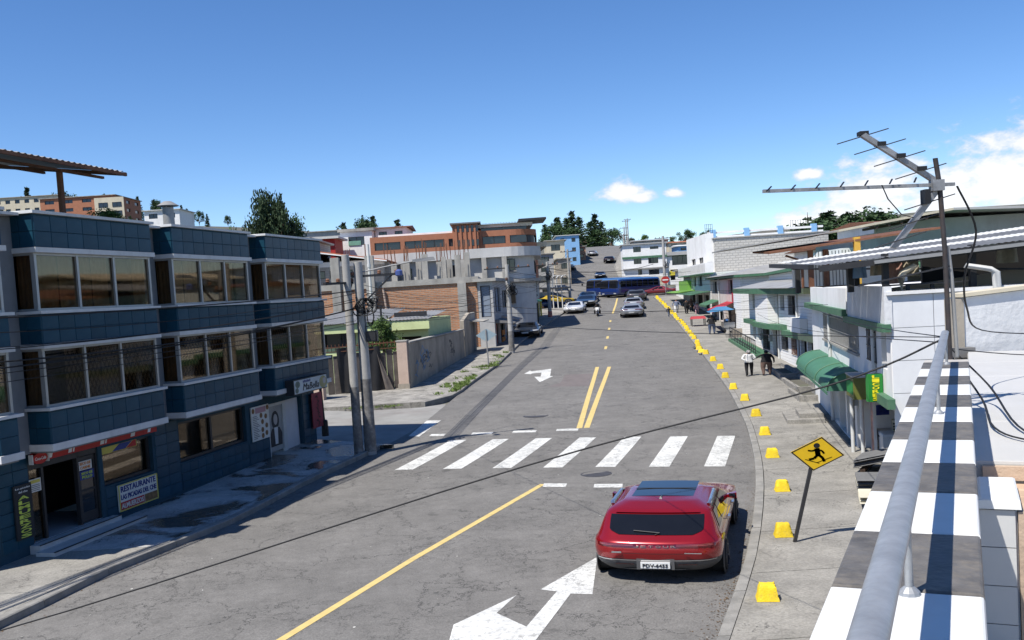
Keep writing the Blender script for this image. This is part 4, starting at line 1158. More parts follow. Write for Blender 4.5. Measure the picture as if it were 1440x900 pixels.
cable('sagging cable loop hanging across the hill street above the bus', [(4.5, 118, 11.8), (11.0, 120, 10.3), (18.4, 122, 11.2)], .05, 1.0)
cable('cable from the rooftop mast across the street to the twin poles', [(3.15, 7.0, 6.0), (-4.05, 26.5, 6.9)], .006, .35)
cable('thin cable crossing the street from the twin poles to the liquor shop house', [(-4.05, 26.5, 7.3), (8.6, 26.0, 5.55)], .010, .55)
cable('thin cable crossing low over the street from the twin poles to the banded house', [(-4.05, 26.5, 6.8), (11.2, 39.5, 5.7)], .010, .8)
cable('cable from the mast base past the green awning', [(3.16, 7.1, 5.93), (10.2, 40.0, 4.6)], .007, .3)
cable('upper cable from the mast to the white terrace wall', [(3.16, 7.1, 6.0), (9.3, 30.0, 5.4)], .007, .2)

# ------------------------------------------------------------------ corner post, gate, graffiti wall
cp = thing('corner_post', 'slim black steel post with thick sleeve at the corner of the tiled building', 'post', (-5.87, 29.5, gz(29.5) + .15), 0)
mb = MB(); mb.tube([(0, 0, 0), (-.06, 0, 2.55)], .045, 8); mb.build('shaft', 'steel_black', cp)
mb = MB(); mb.lathe_z([(.11, 0), (.10, .75), (.06, .8)], 0, 0, 10); mb.build('sleeve', 'black_plastic', cp)

mat('plaster_dirty', (.34, .30, .245), .95, var=.22, scale=1.3, bump=.4, bscale=9, dirt=.8, dcol=(.15, .135, .115), dscale=.9, streak=.35)
mat('pink_plaster', (.46, .355, .29), .92, var=.12, scale=2, bump=.25, bscale=12, dirt=.4, dcol=(.25, .20, .17), dscale=1.4)
mat('graffiti_blue', (.16, .24, .34), .9, var=.35, scale=5); mat('graffiti_dark', (.09, .085, .08), .9, var=.3, scale=5)
HW = atan2(2.28, 15.05)
gw = thing('graffiti_wall', 'long stained plaster garden wall with blue and black graffiti', 'wall', (-4.34, 40.76, 0), HW)
mb = MB()
prof = [(0, 3.95), (4, 3.92), (8, 3.94), (11.9, 3.98), (12.1, 4.8), (15.6, 5.42)]
for (a, za), (b, zb) in zip(prof, prof[1:]):
    if b - a < .5: continue
    ga, gb = gz(40.76 + a) - .3, gz(40.76 + b) - .3
    a_ = a; b_ = b if b < 15 else 13.9
    mb.hexa([(-.2, a_, ga), (0, a_, ga), (0, b_, gb), (-.2, b_, gb), (-.2, a_, za), (0, a_, za), (0, b_, zb), (-.2, b_, zb)])
mb.build('wall', 'plaster_dirty', gw)
mb = MB(); mb.hexa([(-.26, 0, 3.96), (.05, 0, 3.96), (.05, 11.9, 3.99), (-.26, 11.9, 3.99), (-.26, 0, 4.05), (.05, 0, 4.05), (.05, 11.9, 4.08), (-.26, 11.9, 4.08)]); mb.build('coping', 'raw_concrete', gw)
gr = random.Random(11)
def scrawl(cy, cz, w, h, n, m_, r):
    mb = MB()
    for k in range(n):
        y, z = cy + gr.uniform(-w, w), cz + gr.uniform(-h, h); pts = []
        for i in range(7):
            pts.append((y, z)); y += gr.uniform(-.25, .3); z += gr.uniform(-.28, .28)
        for (a, b), (c, d) in zip(pts, pts[1:]):
            l = hypot(c - a, d - b) or 1; nx, nz = (d - b) / l * r, -(c - a) / l * r
            mb.add([(.006, a - nx, b - nz), (.006, a + nx, b + nz), (.006, c + nx, d + nz), (.006, c - nx, d - nz)], [(0, 1, 2, 3)])
    mb.build('graffiti', m_, gw)
scrawl(2.2, 2.3, 1.3, .7, 12, 'graffiti_blue', .05); scrawl(8.6, 2.9, .5, .5, 5, 'graffiti_dark', .05); scrawl(3.0, 2.5, 1.6, .6, 7, 'graffiti_dark', .03)
gdm = MB(); gdm.box(-.25, -.02, 13.95, 14.1, 1.4, 5.3); gdm.box(-.25, -.02, 15.45, 15.6, 1.4, 5.4); gdm.box(-.25, -.02, 14.1, 15.45, 4.5, 5.36); gdm.build('door_frame', 'raw_concrete', gw)
mat('door_grey', (.16, .155, .15), .7, var=.2)
gdm = MB(); gdm.box(-.2, -.12, 14.1, 15.45, 1.6, 4.5); gdm.build('door', 'door_grey', gw)
gdm = MB(); gdm.hexa([(-.1, 13.8, 4.62), (.75, 13.8, 4.5), (.75, 15.8, 4.56), (-.1, 15.8, 4.68), (-.1, 13.8, 4.72), (.75, 13.8, 4.58), (.75, 15.8, 4.64), (-.1, 15.8, 4.78)]); gdm.build('door_canopy', 'raw_concrete', gw)

gp = thing('gate_pillar', 'pink plastered gate pillar at the end of the graffiti wall', 'pillar', (-4.60, 40.85, .8), HW)
mb = MB(); mb.box(-.22, .22, -.2, .2, -.4, 3.3); mb.build('shaft', 'pink_plaster', gp)
mb = MB(); mb.box(-.25, .25, -.23, .23, -.1, .45); mb.build('foot', 'plaster_dirty', gp); mb = MB(); mb.box(-.24, .24, -.22, .22, 3.3, 3.38); mb.build('cap', 'raw_concrete', gp)
gt = thing('sheet_gate', 'dark weathered gate of upright boards and torn black sheeting', 'gate', (-7.7, 40.0, .75), 0)
mat('board_grey', (.11, .095, .085), .9, var=.35, scale=3, bump=.3, bscale=14, rnd=.3, dirt=.4, dcol=(.05, .045, .04), dscale=2, streak=.3)
mat('sheet_black', (.018, .018, .02), .55, var=.3, scale=2)
slope = .33
n = 11
for k in range(n):
    a = k * 2.92 / n; b = (k + 1) * 2.92 / n - .02; h = 2.75 + rr.uniform(-.12, .12)
    mb = MB(); mb.hexa([(a, a*slope, .05), (b, b*slope, .05), (b, b*slope+.05, .05), (a, a*slope+.05, .05), (a, a*slope, h), (b, b*slope, h), (b, b*slope+.05, h), (a, a*slope+.05, h)]); mb.build('board', 'board_grey', gt)
for a, b, h, d in ((.42, 1.0, 3.2, .06), (1.45, 2.15, 3.15, .07)):
    mb = MB(); mb.grid(lambda u, v: (a + (b - a) * u + .1 * v, (a + (b - a) * u) * slope - d - .05 * sin(u * 9 + v * 3), h * (1 - v) + .2 * v), 10, 6); mb.build('black_sheet', 'sheet_black', gt, smooth=True)
mb = MB(); mb.grid(lambda u, v: (2.0 + .35 * u * v + .3 * v, 2.1 * slope - .13 - .04 * sin(u * 6), 2.9 * (1 - v) + .15 * v), 6, 6); mb.build('torn_sheet', 'board_grey', gt, smooth=True)
mb = MB(); mb.bar((-.6, -.25, 3.22), (3.0, 3.0 * slope - .05, 3.35), .05, .07); mb.bar((-.6, -.25, 2.98), (3.0, 3.0 * slope - .05, 2.95), .04, .05); mb.build('top_rail', 'rust_metal', gt)
mb = MB()
for k in range(24): t = k / 23; mb.bar((-.5 + 3.4 * t, -.2 + 3.4 * t * slope * 1.06, 2.95), (-.5 + 3.4 * t, -.2 + 3.4 * t * slope * 1.06, 3.45), .02, .02)
mb.build('rail_spikes', 'rust_metal', gt)
gp2 = thing('garden_wall_stub', 'short pale pink wall stub between the tiled building and the gate', 'wall', (-7.9, 38.6, .6), .3)
mb = MB(); mb.box(-1.6, .35, -.12, .12, -.3, 2.55); mb.build('wall', 'pink_plaster', gp2); mb = MB(); mb.box(-1.65, .4, -.16, .16, 2.55, 2.64); mb.build('coping', 'raw_concrete', gp2)

# ------------------------------------------------------------------ lime-green house
lg = thing('lime_green_house', 'low lime-green house with corrugated roof behind the gate', 'house', (-9.3, 46.4, 1.0), .12)
mat('lime_paint', (.52, .58, .30), .85, var=.12, scale=2, dirt=.3, dcol=(.3, .34, .16), dscale=1, streak=.3)
faces_block(lg, 0, 5.45, 0, 6, -.5, 4.35, 'lime_paint', {'y-': [(.3, 1.9, 2.6, 3.65, dict(mull=1)), (4.0, 5.1, 1.0, 3.1, dict(mull=0, pane='dark_void')), (2.4, 3.4, 2.3, 3.2, dict(mull=0))]}, depth=.3)
mb = MB(); mb.box(-.3, 5.6, -.45, -.25, 3.65, 4.35); mb.build('fascia', 'lime_paint', lg)
mb = MB(); mb.sheet((-.4, -.6, 4.38), (3.4, -.6, 4.38), (3.4, 4.5, 5.25), (-.4, 4.5, 5.25), 30, .035); mb.build('roof_sheet', 'roof_sheet', lg)
mb = MB(); mb.sheet((3.5, -.5, 4.40), (5.6, -.5, 4.40), (5.6, 4.5, 4.9), (3.5, 4.5, 4.9), 12, .03); mb.build('roof_sheet', 'roof_sheet', lg)
mb = MB(); mb.box(3.7, 5.3, .6, .65, 4.6, 4.95); mb.build('roof_hatch', 'frame_dark', lg)
yp = thing('yard_post', 'dark slim steel post rising from the lime-green house yard', 'post', (-6.0, 45.2, .9), 0)
mb = MB(); mb.tube([(0, 0, 0), (0, 0, 5.6)], .05, 8); mb.build('shaft', 'steel_black', yp); mb = MB(); mb.lathe_z([(.07, 5.58), (.07, 5.66)], 0, 0, 8); mb.build('cap', 'steel_black', yp)

# ------------------------------------------------------------------ brick lot with bare concrete columns
coursed('rough_brick', (.48, .225, .115), (.38, .165, .08), (.37, .31, .25), .34, .105, .022, var=.45, dirt=.3, dcol=(.42, .34, .26), bump=.9)
coursed('block_wall', (.40, .38, .34), (.35, .33, .30), (.25, .24, .22), .42, .14, .018, dirt=.35)
bl = thing('brick_lot_building', 'unfinished building with rough brick party wall, bare concrete columns and rusty rebar', 'building', (-11.2, 58, 1.2), 0)
faces_block(bl, 0, 9.35, 0, 7.5, -.4, 7.0, 'rough_brick', {}, name='brick_wall')
mb = MB(); mb.box(-.1, 9.45, -.1, 7.6, 7.003, 7.55); mb.build('ring_beam', 'raw_concrete', bl)
def column(x, y, z0, z1, w=.36, rebar=1.4):
    mb = MB(); mb.box(x - w/2, x + w/2, y - w/2, y + w/2, z0, z1); mb.build('column', 'raw_concrete', bl)
    if rebar:
        q = MB()
        for sx in (-1, 1):
            for sy in (-1, 1): q.bar((x + sx*w*.3, y + sy*w*.3, z1 - .05), (x + sx*w*.3 + rr.uniform(-.06, .06), y + sy*w*.3, z1 + rebar * rr.uniform(.7, 1.1)), .03, .03)
        q.build('rebar', 'rust_metal', bl)
for x in (1.0, 3.05, 8.45): column(x, -.2, -.2, 7.0 if x > 4 else 10.1, .5, 0)
mb = MB(); mb.tube([(3.75, -.14, 6.9), (3.95, -.14, 3.5)], .06, 8); mb.build('downpipe', 'pink_plaster', bl)
for k, x in enumerate((4.3, 5.0, 5.65, 6.2, 7.0, 7.6, 8.2, 8.75)):
    column(x, 1.5 + (k % 3) * .9, 7.5, 9.3 + .25 * ((k * 5) % 4), .34, 1.5)
for k in range(7): column(.8 + k * 1.25, 6.0, 7.5, 9.6 + .2 * (k % 3), .32, 1.9)
# the blue-grey end with its shopfront towards the street
be = thing('corner_shop_row', 'blue-grey shopfront building with tangled awnings beside the brick wall', 'building', (-1.85, 57.6, 1.6), .12)
mat('blue_wall', (.20, .24, .30), .85, var=.15, scale=2, dirt=.4, dcol=(.12, .13, .15), dscale=1)
faces_block(be, .0, .9, 0.2, 9.2, -.4, 6.6, 'grey_wall', {'x+': [(.6, 2.0, 0, 2.5, dict(mull=0, pane='ink_red', frame='frame_dark')), (2.6, 4.8, .3, 2.4, dict(mull=1)), (5.4, 8.4, 0, 2.5, dict(mull=2)), (.8, 3.4, 3.6, 6.0, dict(mull=1, pane='blue_wall')), (4.4, 8.2, 3.9, 5.7, dict(mull=2))], 'y-': [(.15, .75, 3.2, 6.2, dict(mull=0, pane='blue_wall'))]}, roof_h=.3, roof_over=.25)
mb = MB(); mb.hexa([(.9, .5, 2.62), (2.1, .5, 2.45), (2.1, 3.2, 2.5), (.9, 3.2, 2.7), (.9, .5, 2.9), (2.1, .5, 2.55), (2.1, 3.2, 2.6), (.9, 3.2, 2.95)]); mb.build('awning', 'door_grey', be)
mb = MB(); mb.hexa([(.9, 3.6, 2.62), (2.0, 3.6, 2.55), (2.0, 5.6, 2.6), (.9, 5.6, 2.7), (.9, 3.6, 3.15), (2.0, 3.6, 2.65), (2.0, 5.6, 2.7), (.9, 5.6, 3.2)]); mb.build('awning', 'pink_plaster', be)
mb = MB()
for k in range(4): mb.box(.93, 1.0, 3.0 + (k % 2) * .7, 3.5 + (k % 2) * .7, .5 + .7 * (k // 2), 1.0 + .7 * (k // 2))
mb.build('hanging_goods', 'ink_orange', be)

# ------------------------------------------------------------------ grey concrete corner building
cb_ = thing('grey_corner_building', 'raw concrete corner building with rounded balcony and bare columns', 'building', (-12.5, 68.5, 2.6), .04)
mat('grey_paint', (.50, .495, .48), .88, var=.1, scale=2, dirt=.4, dcol=(.27, .265, .25), dscale=.8, streak=.25)
def rounded(x0, x1, y0, y1, r, n=8):
    return [(x0, y0)] + [(x1 - r + r * sin(pi / 2 * k / n), y0 + r - r * cos(pi / 2 * k / n)) for k in range(n + 1)] + [(x1, y1), (x0, y1)]
mb = MB(); mb.prism(rounded(0, 14.4, .2, 11, 2.2), -.5, 8.5); mb.build('wall', 'grey_paint', cb_)
mb = MB(); mb.prism(rounded(-.2, 14.9, -.25, 11.2, 2.5), 8.5, 9.55); mb.build('balcony_parapet', 'grey_paint', cb_)
mb = MB(); mb.prism(rounded(-.1, 14.8, -.1, 11.1, 2.4), 5.6, 5.95); mb.build('floor_slab', 'raw_concrete', cb_)
for a, b, c, d, ml in ((12.3, 13.1, 6.9, 8.2, 1), (3.0, 3.9, 6.7, 7.9, 0), (5.1, 5.8, 6.7, 7.8, 0), (8.4, 9.3, 6.6, 7.9, 1)):
    window_unit(cb_, (0, .2), (1, 0), (a, b, c, d), .0, mull=ml, sill='raw_concrete')
for k in range(9):
    x = 1.0 + k * 1.42
    mb = MB(); mb.box(x - .17, x + .17, -.28, .19, 5.96, 8.48); mb.build('column', 'raw_concrete', cb_)
for a, b in ((2.2, 3.2), (4.2, 5.2), (6.4, 7.6), (8.4, 9.6)):
    window_unit(cb_, (14.4, .2), (0, 1), (a, b, 6.6, 8.0), .0, mull=1)
for a, b in ((2.4, 4.6), (5.2, 7.6), (8.2, 10.4)):
    window_unit(cb_, (14.4, .2), (0, 1), (a, b, .3, 3.0), .0, mull=1, pane='dark_void')
window_unit(cb_, (0, .2), (1, 0), (11.2, 13.0, 3.2, 5.2), .0, mull=1, pane='dark_void')
vs_ = thing('vertical_white_sign', 'white vertical shop sign with stacked black letters on the grey corner building', 'sign', (2.05, 75.2, 6.1), 0)
mb = MB(); mb.box(-.35, .35, -.06, .06, 0, 2.6); mb.build('board', 'sign_white', vs_)
for k, c_ in enumerate('YSSO'): text(c_, vs_, 'ink_black', (0, -.065, 2.3 - .62 * k), .4, w=.42, h=.46, facing='y-', bold=True)
kk = thing('green_roof_kiosk', 'small corner kiosk with green hipped roof and yellow posts', 'kiosk', (1.35, 80.3, gz(80) + .2), .15)
mat('kiosk_green', (.10, .33, .20), .6, var=.1); mat('kiosk_cream', (.50, .47, .36), .7, var=.1); mat('kiosk_yellow', (.62, .52, .06), .6, var=.1)
mb = MB(); mb.prism([(-.9, -.6), (-.2, -.9), (.5, -.75), (.95, -.1), (1.0, 1.6), (-.9, 1.6)], 0, 2.0); mb.build('wall', 'kiosk_cream', kk)
mb = MB(); pl = [(-1.1, -.8), (-.2, -1.15), (.6, -.95), (1.15, -.2), (1.2, 1.7), (-1.1, 1.7)]
mb.add([(x, y, 2.02) for x, y in pl] + [(x, y, 2.2) for x, y in pl] + [(-.1, .3, 2.62), (.1, 1.0, 2.62)], [(0,1,7,6),(1,2,8,7),(2,3,9,8),(3,4,10,9),(4,5,11,10),(5,0,6,11),(6,7,12),(7,8,12),(8,9,12),(9,10,13,12),(10,11,13),(11,6,12,13)]); mb.build('roof', 'kiosk_green', kk)
for x, y in ((.55, -.85), (1.05, -.1), (1.1, 1.5)):
    mb = MB(); mb.tube([(x, y, 0), (x, y, 2.05)], .07, 8); mb.build('post', 'kiosk_yellow', kk)
window_unit(kk, (-.9, -.62), (.919, -.394), (.12, .62, .9, 1.8), -.03, mull=0); window_unit(kk, (-.2, -.92), (.977, .209), (.1, .6, .7, 1.8), -.03, mull=0, pane='glass_grey')
mb = MB(); mb.box(-1.9, -.95, -.7, .5, 0, 1.7)
for k in range(4): mb.box(-1.95, -.9, -.74, -.7, .35 + .35 * k, .4 + .35 * k)
mb.build('side_rack', 'frame_dark', kk)

# ------------------------------------------------------------------ orange building and the hillside above
mat('orange_paint', (.36, .15, .085), .8, var=.12, scale=2, dirt=.3, dcol=(.30, .12, .07), dscale=.6, streak=.3)
ob = thing('orange_building', 'long orange multi-storey building with strip windows and ribbed stair tower', 'building', (-13.2, 95, 6.0), -.02)
mb = MB(); mb.prism(rounded(0, 16.4, 0, 26, 2.6), -1.5, 8.9); mb.build('lower_wall', 'orange_paint', ob)
mb = MB(); mb.prism(rounded(.05, 16.2, .15, 25.8, 2.5), 8.9, 10.1); mb.build('strip_recess', 'frame_dark', ob)
mb = MB(); mb.prism(rounded(0, 16.4, 0, 26, 2.6), 10.1, 11.0); mb.build('upper_wall', 'orange_paint', ob)
for a, b in ((.5, 2.9), (3.4, 7.2), (11.0, 13.2), (13.7, 15.3)):
    mb = MB(); mb.box(a, b, .10, .14, 8.95, 10.05); mb.build('strip_window', 'glass_dark', ob)
    n = max(1, int((b - a) / .9))
    q = MB()
    for k in range(n + 1): x = a + (b - a) * k / n; q.box(x - .04, x + .04, .06, .10, 8.95, 10.05)
    q.build('window_mullion', 'frame_dark', ob)
for a in (-.0, 2.95, 7.25, 10.55, 13.25):
    mb = MB(); mb.box(a, a + .42, .0, .2, 8.9, 10.1); mb.build('pier', 'orange_paint', ob)
mb = MB(); mb.box(8.1, 10.6, -.5, 4, -1.5, 12.2); mb.build('stair_tower', 'orange_paint', ob)
for k in range(5):
    mb = MB(); x = 8.35 + k * .46
    mb.box(x, x + .18, -.62, -.5, 7.0, 12.0); mb.build('tower_rib', 'orange_paint', ob)
for k in range(5):
    for z in (8.8, 11.0):
        mb = MB(); x = 8.56 + k * .46; mb.box(x, x + .22, -.53, -.502, z, z + .95); mb.build('slot_window', 'glass_dark', ob)
mb = MB(); mb.box(7.9, 10.9, -.8, 4.2, 12.2, 12.42); mb.build('tower_roof', 'door_grey', ob)
mb = MB(); mb.box(10.9, 15.4, 1.2, 8, 11.0, 11.55); mb.build('penthouse_window', 'glass_dark', ob)
mb = MB(); mb.box(10.6, 16.0, .8, 9, 11.56, 12.1); mb.build('penthouse', 'white_wall', ob); mb = MB(); mb.box(0.6, 8.0, 2.0, 8, 11.0, 11.5); mb.build('roof_room', 'white_wall', ob)
mb = MB(); mb.sheet((10.2, .0, 12.12), (15.9, .0, 12.12), (15.9, 4, 12.55), (10.2, 4, 12.55), 20, .03); mb.build('roof_sheet', 'frame_white', ob)
mb = MB(); mb.hexa([(14.6, -.6, 12.1), (17.3, -.6, 12.25), (17.3, 5, 12.25), (14.6, 5, 12.1), (14.6, -.6, 12.5), (17.3, -.6, 12.55), (17.3, 5, 12.6), (14.6, 5, 12.5)]); mb.build('dark_canopy', 'steel_black', ob)
for z in (1.0, 3.6, 6.2, 9.1):
    for y in (3.2, 7.5, 11.8, 16.0, 20.5):
        window_unit(ob, (16.4, 0), (0, 1), (y, y + 2.6, z, z + 1.4), .0, mull=2)
    mb = MB(); mb.box(16.4, 17.4, 2.7, 23.5, z - .9, z - .1); mb.build('balcony', 'cream_wall', ob)

def house(label, x, y, w, d, z0, z1, m, rows=1, cols=2, roof='raw_concrete', rh=.18, over=.25, rz=0, name='house', cat='house', wz=None, pane='glass_dark', group=None, sidewin=0, pitched=None, wfrac=.5):
    h = thing(name, label, cat, (x, y, z0), rz, group)
    H = z1 - z0; ops = []
    fh = H / max(rows, 1)
    for r in range(rows):
        for c in range(cols):
            cw = w / cols; a = c * cw + cw * (1 - wfrac) / 2; ops.append((a, a + cw * wfrac, fh * r + fh * .32, fh * r + fh * .74, dict(mull=1 if cw > 1.6 else 0, pane=pane, fw=.06)))
    sops = []
    for r in range(rows):
        for c in range(sidewin):
            cw = d / sidewin; a = c * cw + cw * .28; sops.append((a, a + cw * .44, fh * r + fh * .32, fh * r + fh * .74, dict(mull=0, pane=pane, fw=.06)))
    faces_block(h, 0, w, 0, d, -3.0, H, m, {'y-': ops, 'x+': sops, 'x-': sops}, roof=roof, roof_h=0 if pitched else rh, roof_over=over)
    if pitched:
        mb = MB(); e = over
        ph = pitched
        mb.add([(-e, -e, H), (w+e, -e, H), (w+e, d+e, H), (-e, d+e, H), (-e, d/2, H+ph), (w+e, d/2, H+ph)], [(0, 1, 5, 4), (2, 3, 4, 5), (1, 2, 5), (3, 0, 4), (0, 3, 2, 1)]); mb.build('roof', roof, h)
    return h
mat('tile_red', (.36, .13, .07), .85, var=.25, scale=4, bump=.3, bscale=20, dirt=.3, dcol=(.2, .1, .06), dscale=1)
th = thing('red_tile_house', 'grey block house with a sloping red tile roof behind the brick lot', 'house', (-12.6, 63, 3.0), 0)
faces_block(th, 0, 4.6, 0, 6, -1, 7.8, 'block_wall', {'y-': [(.3, .8, 6.6, 7.4, dict(mull=0)), (1.1, 1.5, 6.6, 7.4, dict(mull=0)), (1.9, 2.6, 6.6, 7.4, dict(mull=0))]})
mb = MB(); mb.hexa([(-.5, -.8, 9.55), (4.9, -.8, 8.05), (4.9, 6, 8.05), (-.5, 6, 9.55), (-.5, -.8, 9.75), (4.9, -.8, 8.2), (4.9, 6, 8.2), (-.5, 6, 9.75)]); mb.build('roof', 'tile_red', th)
mb = MB(); mb.hexa([(-.52, -.86, 9.5), (4.95, -.86, 7.98), (4.95, -.8, 7.98), (-.52, -.8, 9.5), (-.52, -.86, 9.62), (4.95, -.86, 8.1), (4.95, -.8, 8.1), (-.52, -.8, 9.62)]); mb.build('fascia', 'white_wall', th)
mb = MB(); mb.prism_x([(0, 7.8), (6, 7.8), (6, 8.3), (0, 8.3)], 0, 4.6); mb.build('gable', 'white_wall', th)
wp = thing('white_standpipe', 'tall thin white pipe standing in front of the red tile house', 'pipe', (-7.45, 52.6, 5.3), 0)
mb = MB(); mb.tube([(0, 0, 0), (0, 0, 6.6)], .075, 10); mb.build('pipe', 'frame_white', wp, smooth=40); mb = MB(); mb.lathe_z([(.1, 4.6), (.1, 4.9)], 0, 0, 10); mb.build('coupling', 'frame_white', wp)
h1 = house('white two-storey hill house with a green balcony panel', -18.6, 110, 3.6, 8, 16.2, 19.9, 'white_wall', 1, 1, rh=.5)
mat('panel_green', (.16, .33, .25), .7, var=.1)
mb = MB(); mb.box(.9, 2.3, -.08, -.02, 1.2, 2.0); mb.build('balcony_panel', 'panel_green', h1)
house('white hill house with brown roof edge above the orange building', -14.9, 112, 3.6, 8, 15.6, 20.4, 'white_wall', 2, 2, roof='rust_metal', pitched=.7, over=.4)
house('small dark red house with white flat roof on the hillside', -21.6, 104, 3.4, 5, 14.3, 18.2, 'ink_red', 1, 1, roof='frame_white', rh=.35, over=.5)
ap = house('orange and cream apartment block on the far left hillside', -80.5, 170, 13.0, 12, 32.0, 41.2, 'orange_paint', 4, 4, name='apartment_building', cat='building', sidewin=3)
mb = MB(); mb.box(9.5, 14.6, -.15, -.02, -1, 8.6); mb.build('cream_panel', 'cream_wall', ap)
for z in (1.1, 3.5, 5.9):
    for x in (10.2, 12.6): window_unit(ap, (0, -.16), (1, 0), (x, x + 1.6, z, z + 1.3), .0, mull=1)
house('long cream apartment block behind the orange one on the left hillside', -99, 190, 13, 10, 38, 46.3, 'cream_wall', 3, 7, name='apartment_building', cat='building')
house('white hill house with pink base near the roof flue', -55.2, 150, 5.4, 7, 27.0, 32.7, 'white_wall', 2, 2, roof='frame_white', over=.3)
house('low grey house with metal roof behind the tiled building', -31.0, 92, 7.5, 6, 11.5, 17.3, 'block_wall', 1, 2, roof='roof_sheet', pitched=.6)
house('grey block house with parapet seen over the tiled building roof', -17.6, 62, 5.0, 8, 6.5, 13.7, 'block_wall', 2, 2)
house('long pale concrete wall house on the ridge behind the white hill house', -26.5, 128, 10, 8, 18.0, 22.4, 'grey_wall', 1, 4)
house('cream house with rounded terrace on the hill street', 6.3, 150, 2.8, 10, 8.5, 19.4, 'cream_wall', 3, 1, sidewin=3, over=.35)
house('pale stone house with sloping garden wall on the hill street', 7.4, 140, 1.8, 14, 7.5, 14.3, 'plaster_dirty', 2, 1, sidewin=3)
mat('sky_blue_wall', (.22, .42, .66), .8, var=.08, scale=2, dirt=.2, dcol=(.2, .3, .42), dscale=.7)
house('bright blue four-storey building at the foot of the dark pines', 9.0, 170, 3.9, 12, 11.5, 22.3, 'sky_blue_wall', 4, 2, name='apartment_building', cat='building', sidewin=4, roof='frame_white', wfrac=.35)
house('small brown brick house beside the bright blue building', 13.0, 178, 1.6, 9, 14., 19.6, 'rough_brick', 3, 1, sidewin=3)
house('grey apartment house stepping down beyond the orange building', 3.8, 124, 2.2, 12, 6.0, 14.6, 'grey_wall', 4, 1, sidewin=4, name='apartment_building', cat='building')
house('white flat-roofed house on the ridge over the orange building', -10.5, 118, 7.0, 8, 14.5, 19.5, 'white_wall', 2, 3)

# carport and awnings before the junction
pp_ = thing('white_carport', 'row of white carport hoops over the parked cars by the junction', 'carport', (3.6, 90, gz(90) + .1), .15)
for k in range(4):
    mb = MB(); x = .1 + k * .42; mb.tube([(x, 0, 0), (x, 0, 4.6), (x + .12, .3, 4.85), (x + .35, .8, 4.9), (x + .35, 3, 4.6)], .055, 8); mb.build('hoop', 'frame_white', pp_, smooth=50)
mb = MB(); mb.hexa([(-1.8, -.4, 3.0), (2.0, -.4, 2.9), (2.0, 3, 3.0), (-1.8, 3, 3.1), (-1.8, -.4, 3.2), (2.0, -.4, 3.1), (2.0, 3, 3.2), (-1.8, 3, 3.3)]); mb.build('awning', 'frame_dark', pp_)
mat('sheet_cream', (.50, .47, .37), .6, var=.12, scale=3, rnd=.1); mat('sheet_dark', (.13, .13, .13), .5, var=.25, scale=3, rnd=.15)
# ------------------------------------------------------------------ our rooftop: checkered parapet, rail, slab, antenna
HT = atan2(.425, .905)
tr_ = thing('rooftop_parapet', 'white rooftop parapet capped with alternating white and slate tiles', 'parapet', (.48, 1.63, 0), HT)
mat('slate_tile', (.105, .098, .09), .55, var=.45, scale=12, bump=.2, bscale=40, dirt=.7, dcol=(.20, .175, .14), dscale=14, rnd=.15)
mat('white_tile', (.66, .66, .64), .45, var=.04, scale=5, rnd=.03, dirt=.3, dcol=(.5, .48, .44), dscale=9)
mat('grout', (.42, .40, .37), .9, var=.2, scale=8)
mb = MB(); mb.box(.012, .262, -3.0, 5.66, -.3, 5.768); mb.build('wall', 'white_wall', tr_)
mb = MB(); mb.box(.0, .274, -3.0, 5.66, 5.772, 5.784); mb.build('mortar_bed', 'grout', tr_)
tmesh = {}
for k in range(-7, 12):
    y0 = .324 + .46 * k
    if y0 + .46 > 5.7: break
    key = 'slate_tile' if k % 2 == 0 else 'white_tile'
    if key not in tmesh:
        q = MB(); q.frustum(-.004, .278, .004, .456, 5.7845, 5.80, .003, .004)
        me = q.mesh('tile'); me.materials.append(M[key]); tmesh[key] = me
    part_from(tmesh[key], 'tile', tr_, (0, y0, 0))
# the rail
rl = thing('handrail', 'galvanised steel pipe handrail fixed along the checkered parapet', 'handrail', (.48, 1.63, 5.8), HT)
mat('pipe_steel', (.34, .35, .36), .45, var=.22, scale=16, metal=.45, bump=.08, bscale=50, dirt=.35, dcol=(.20, .20, .21), dscale=22)
mb = MB(); mb.tube([(.148, -2.6, .32), (.140, 5.35, .32)], .0235, 20); mb.build('pipe', 'pipe_steel', rl, smooth=40)
for y in (.30, 2.85, 5.2, -2.0):
    mb = MB(); mb.tube([(.146, y, .0), (.146, y, .31)], .008, 12); mb.build('post', 'pipe_steel', rl, smooth=40)
    mb = MB(); mb.lathe_z([(.022, .0), (.02, .01), (.012, .022), (.009, .026)], .146, y, 12); mb.build('weld_foot', 'pipe_steel', rl)
# slab and floor beyond the parapet
sl = thing('terrace_roof', 'pale grey roof terrace with large tiles beside the checkered parapet', 'roof terrace', (.48, 1.63, 0), HT)
mat('slab_tile', (.47, .465, .45), .6, var=.05, scale=3, bump=.05, dirt=.15, dcol=(.42, .41, .39), dscale=1.5, rnd=.04)
mat('stone_floor', (.46, .33, .23), .75, var=.25, scale=6, bump=.25, bscale=24, rnd=.22, dirt=.35, dcol=(.30, .22, .16), dscale=4)
mb = MB(); mb.box(.28, 10, 3.8, 11.0, -.3, 5.17); mb.box(.28, 10, 2.45, 3.79, -.3, 5.0); mb.box(.28, 10, -3, 2.44, -.3, 4.55); mb.build('slab', 'grout', sl)
for i in range(5):
    for j in range(5):
        q = MB(); q.frustum(.285 + i * 1.9, .285 + (i + 1) * 1.9 - .01, 3.8 + j * 1.42, 3.8 + (j + 1) * 1.42 - .01, 5.171, 5.2, .002, .004); q.build('roof_tile', 'slab_tile', sl)
mat('edge_stone', (.45, .34, .25), .8, var=.2, scale=5, bump=.3, rnd=.15)
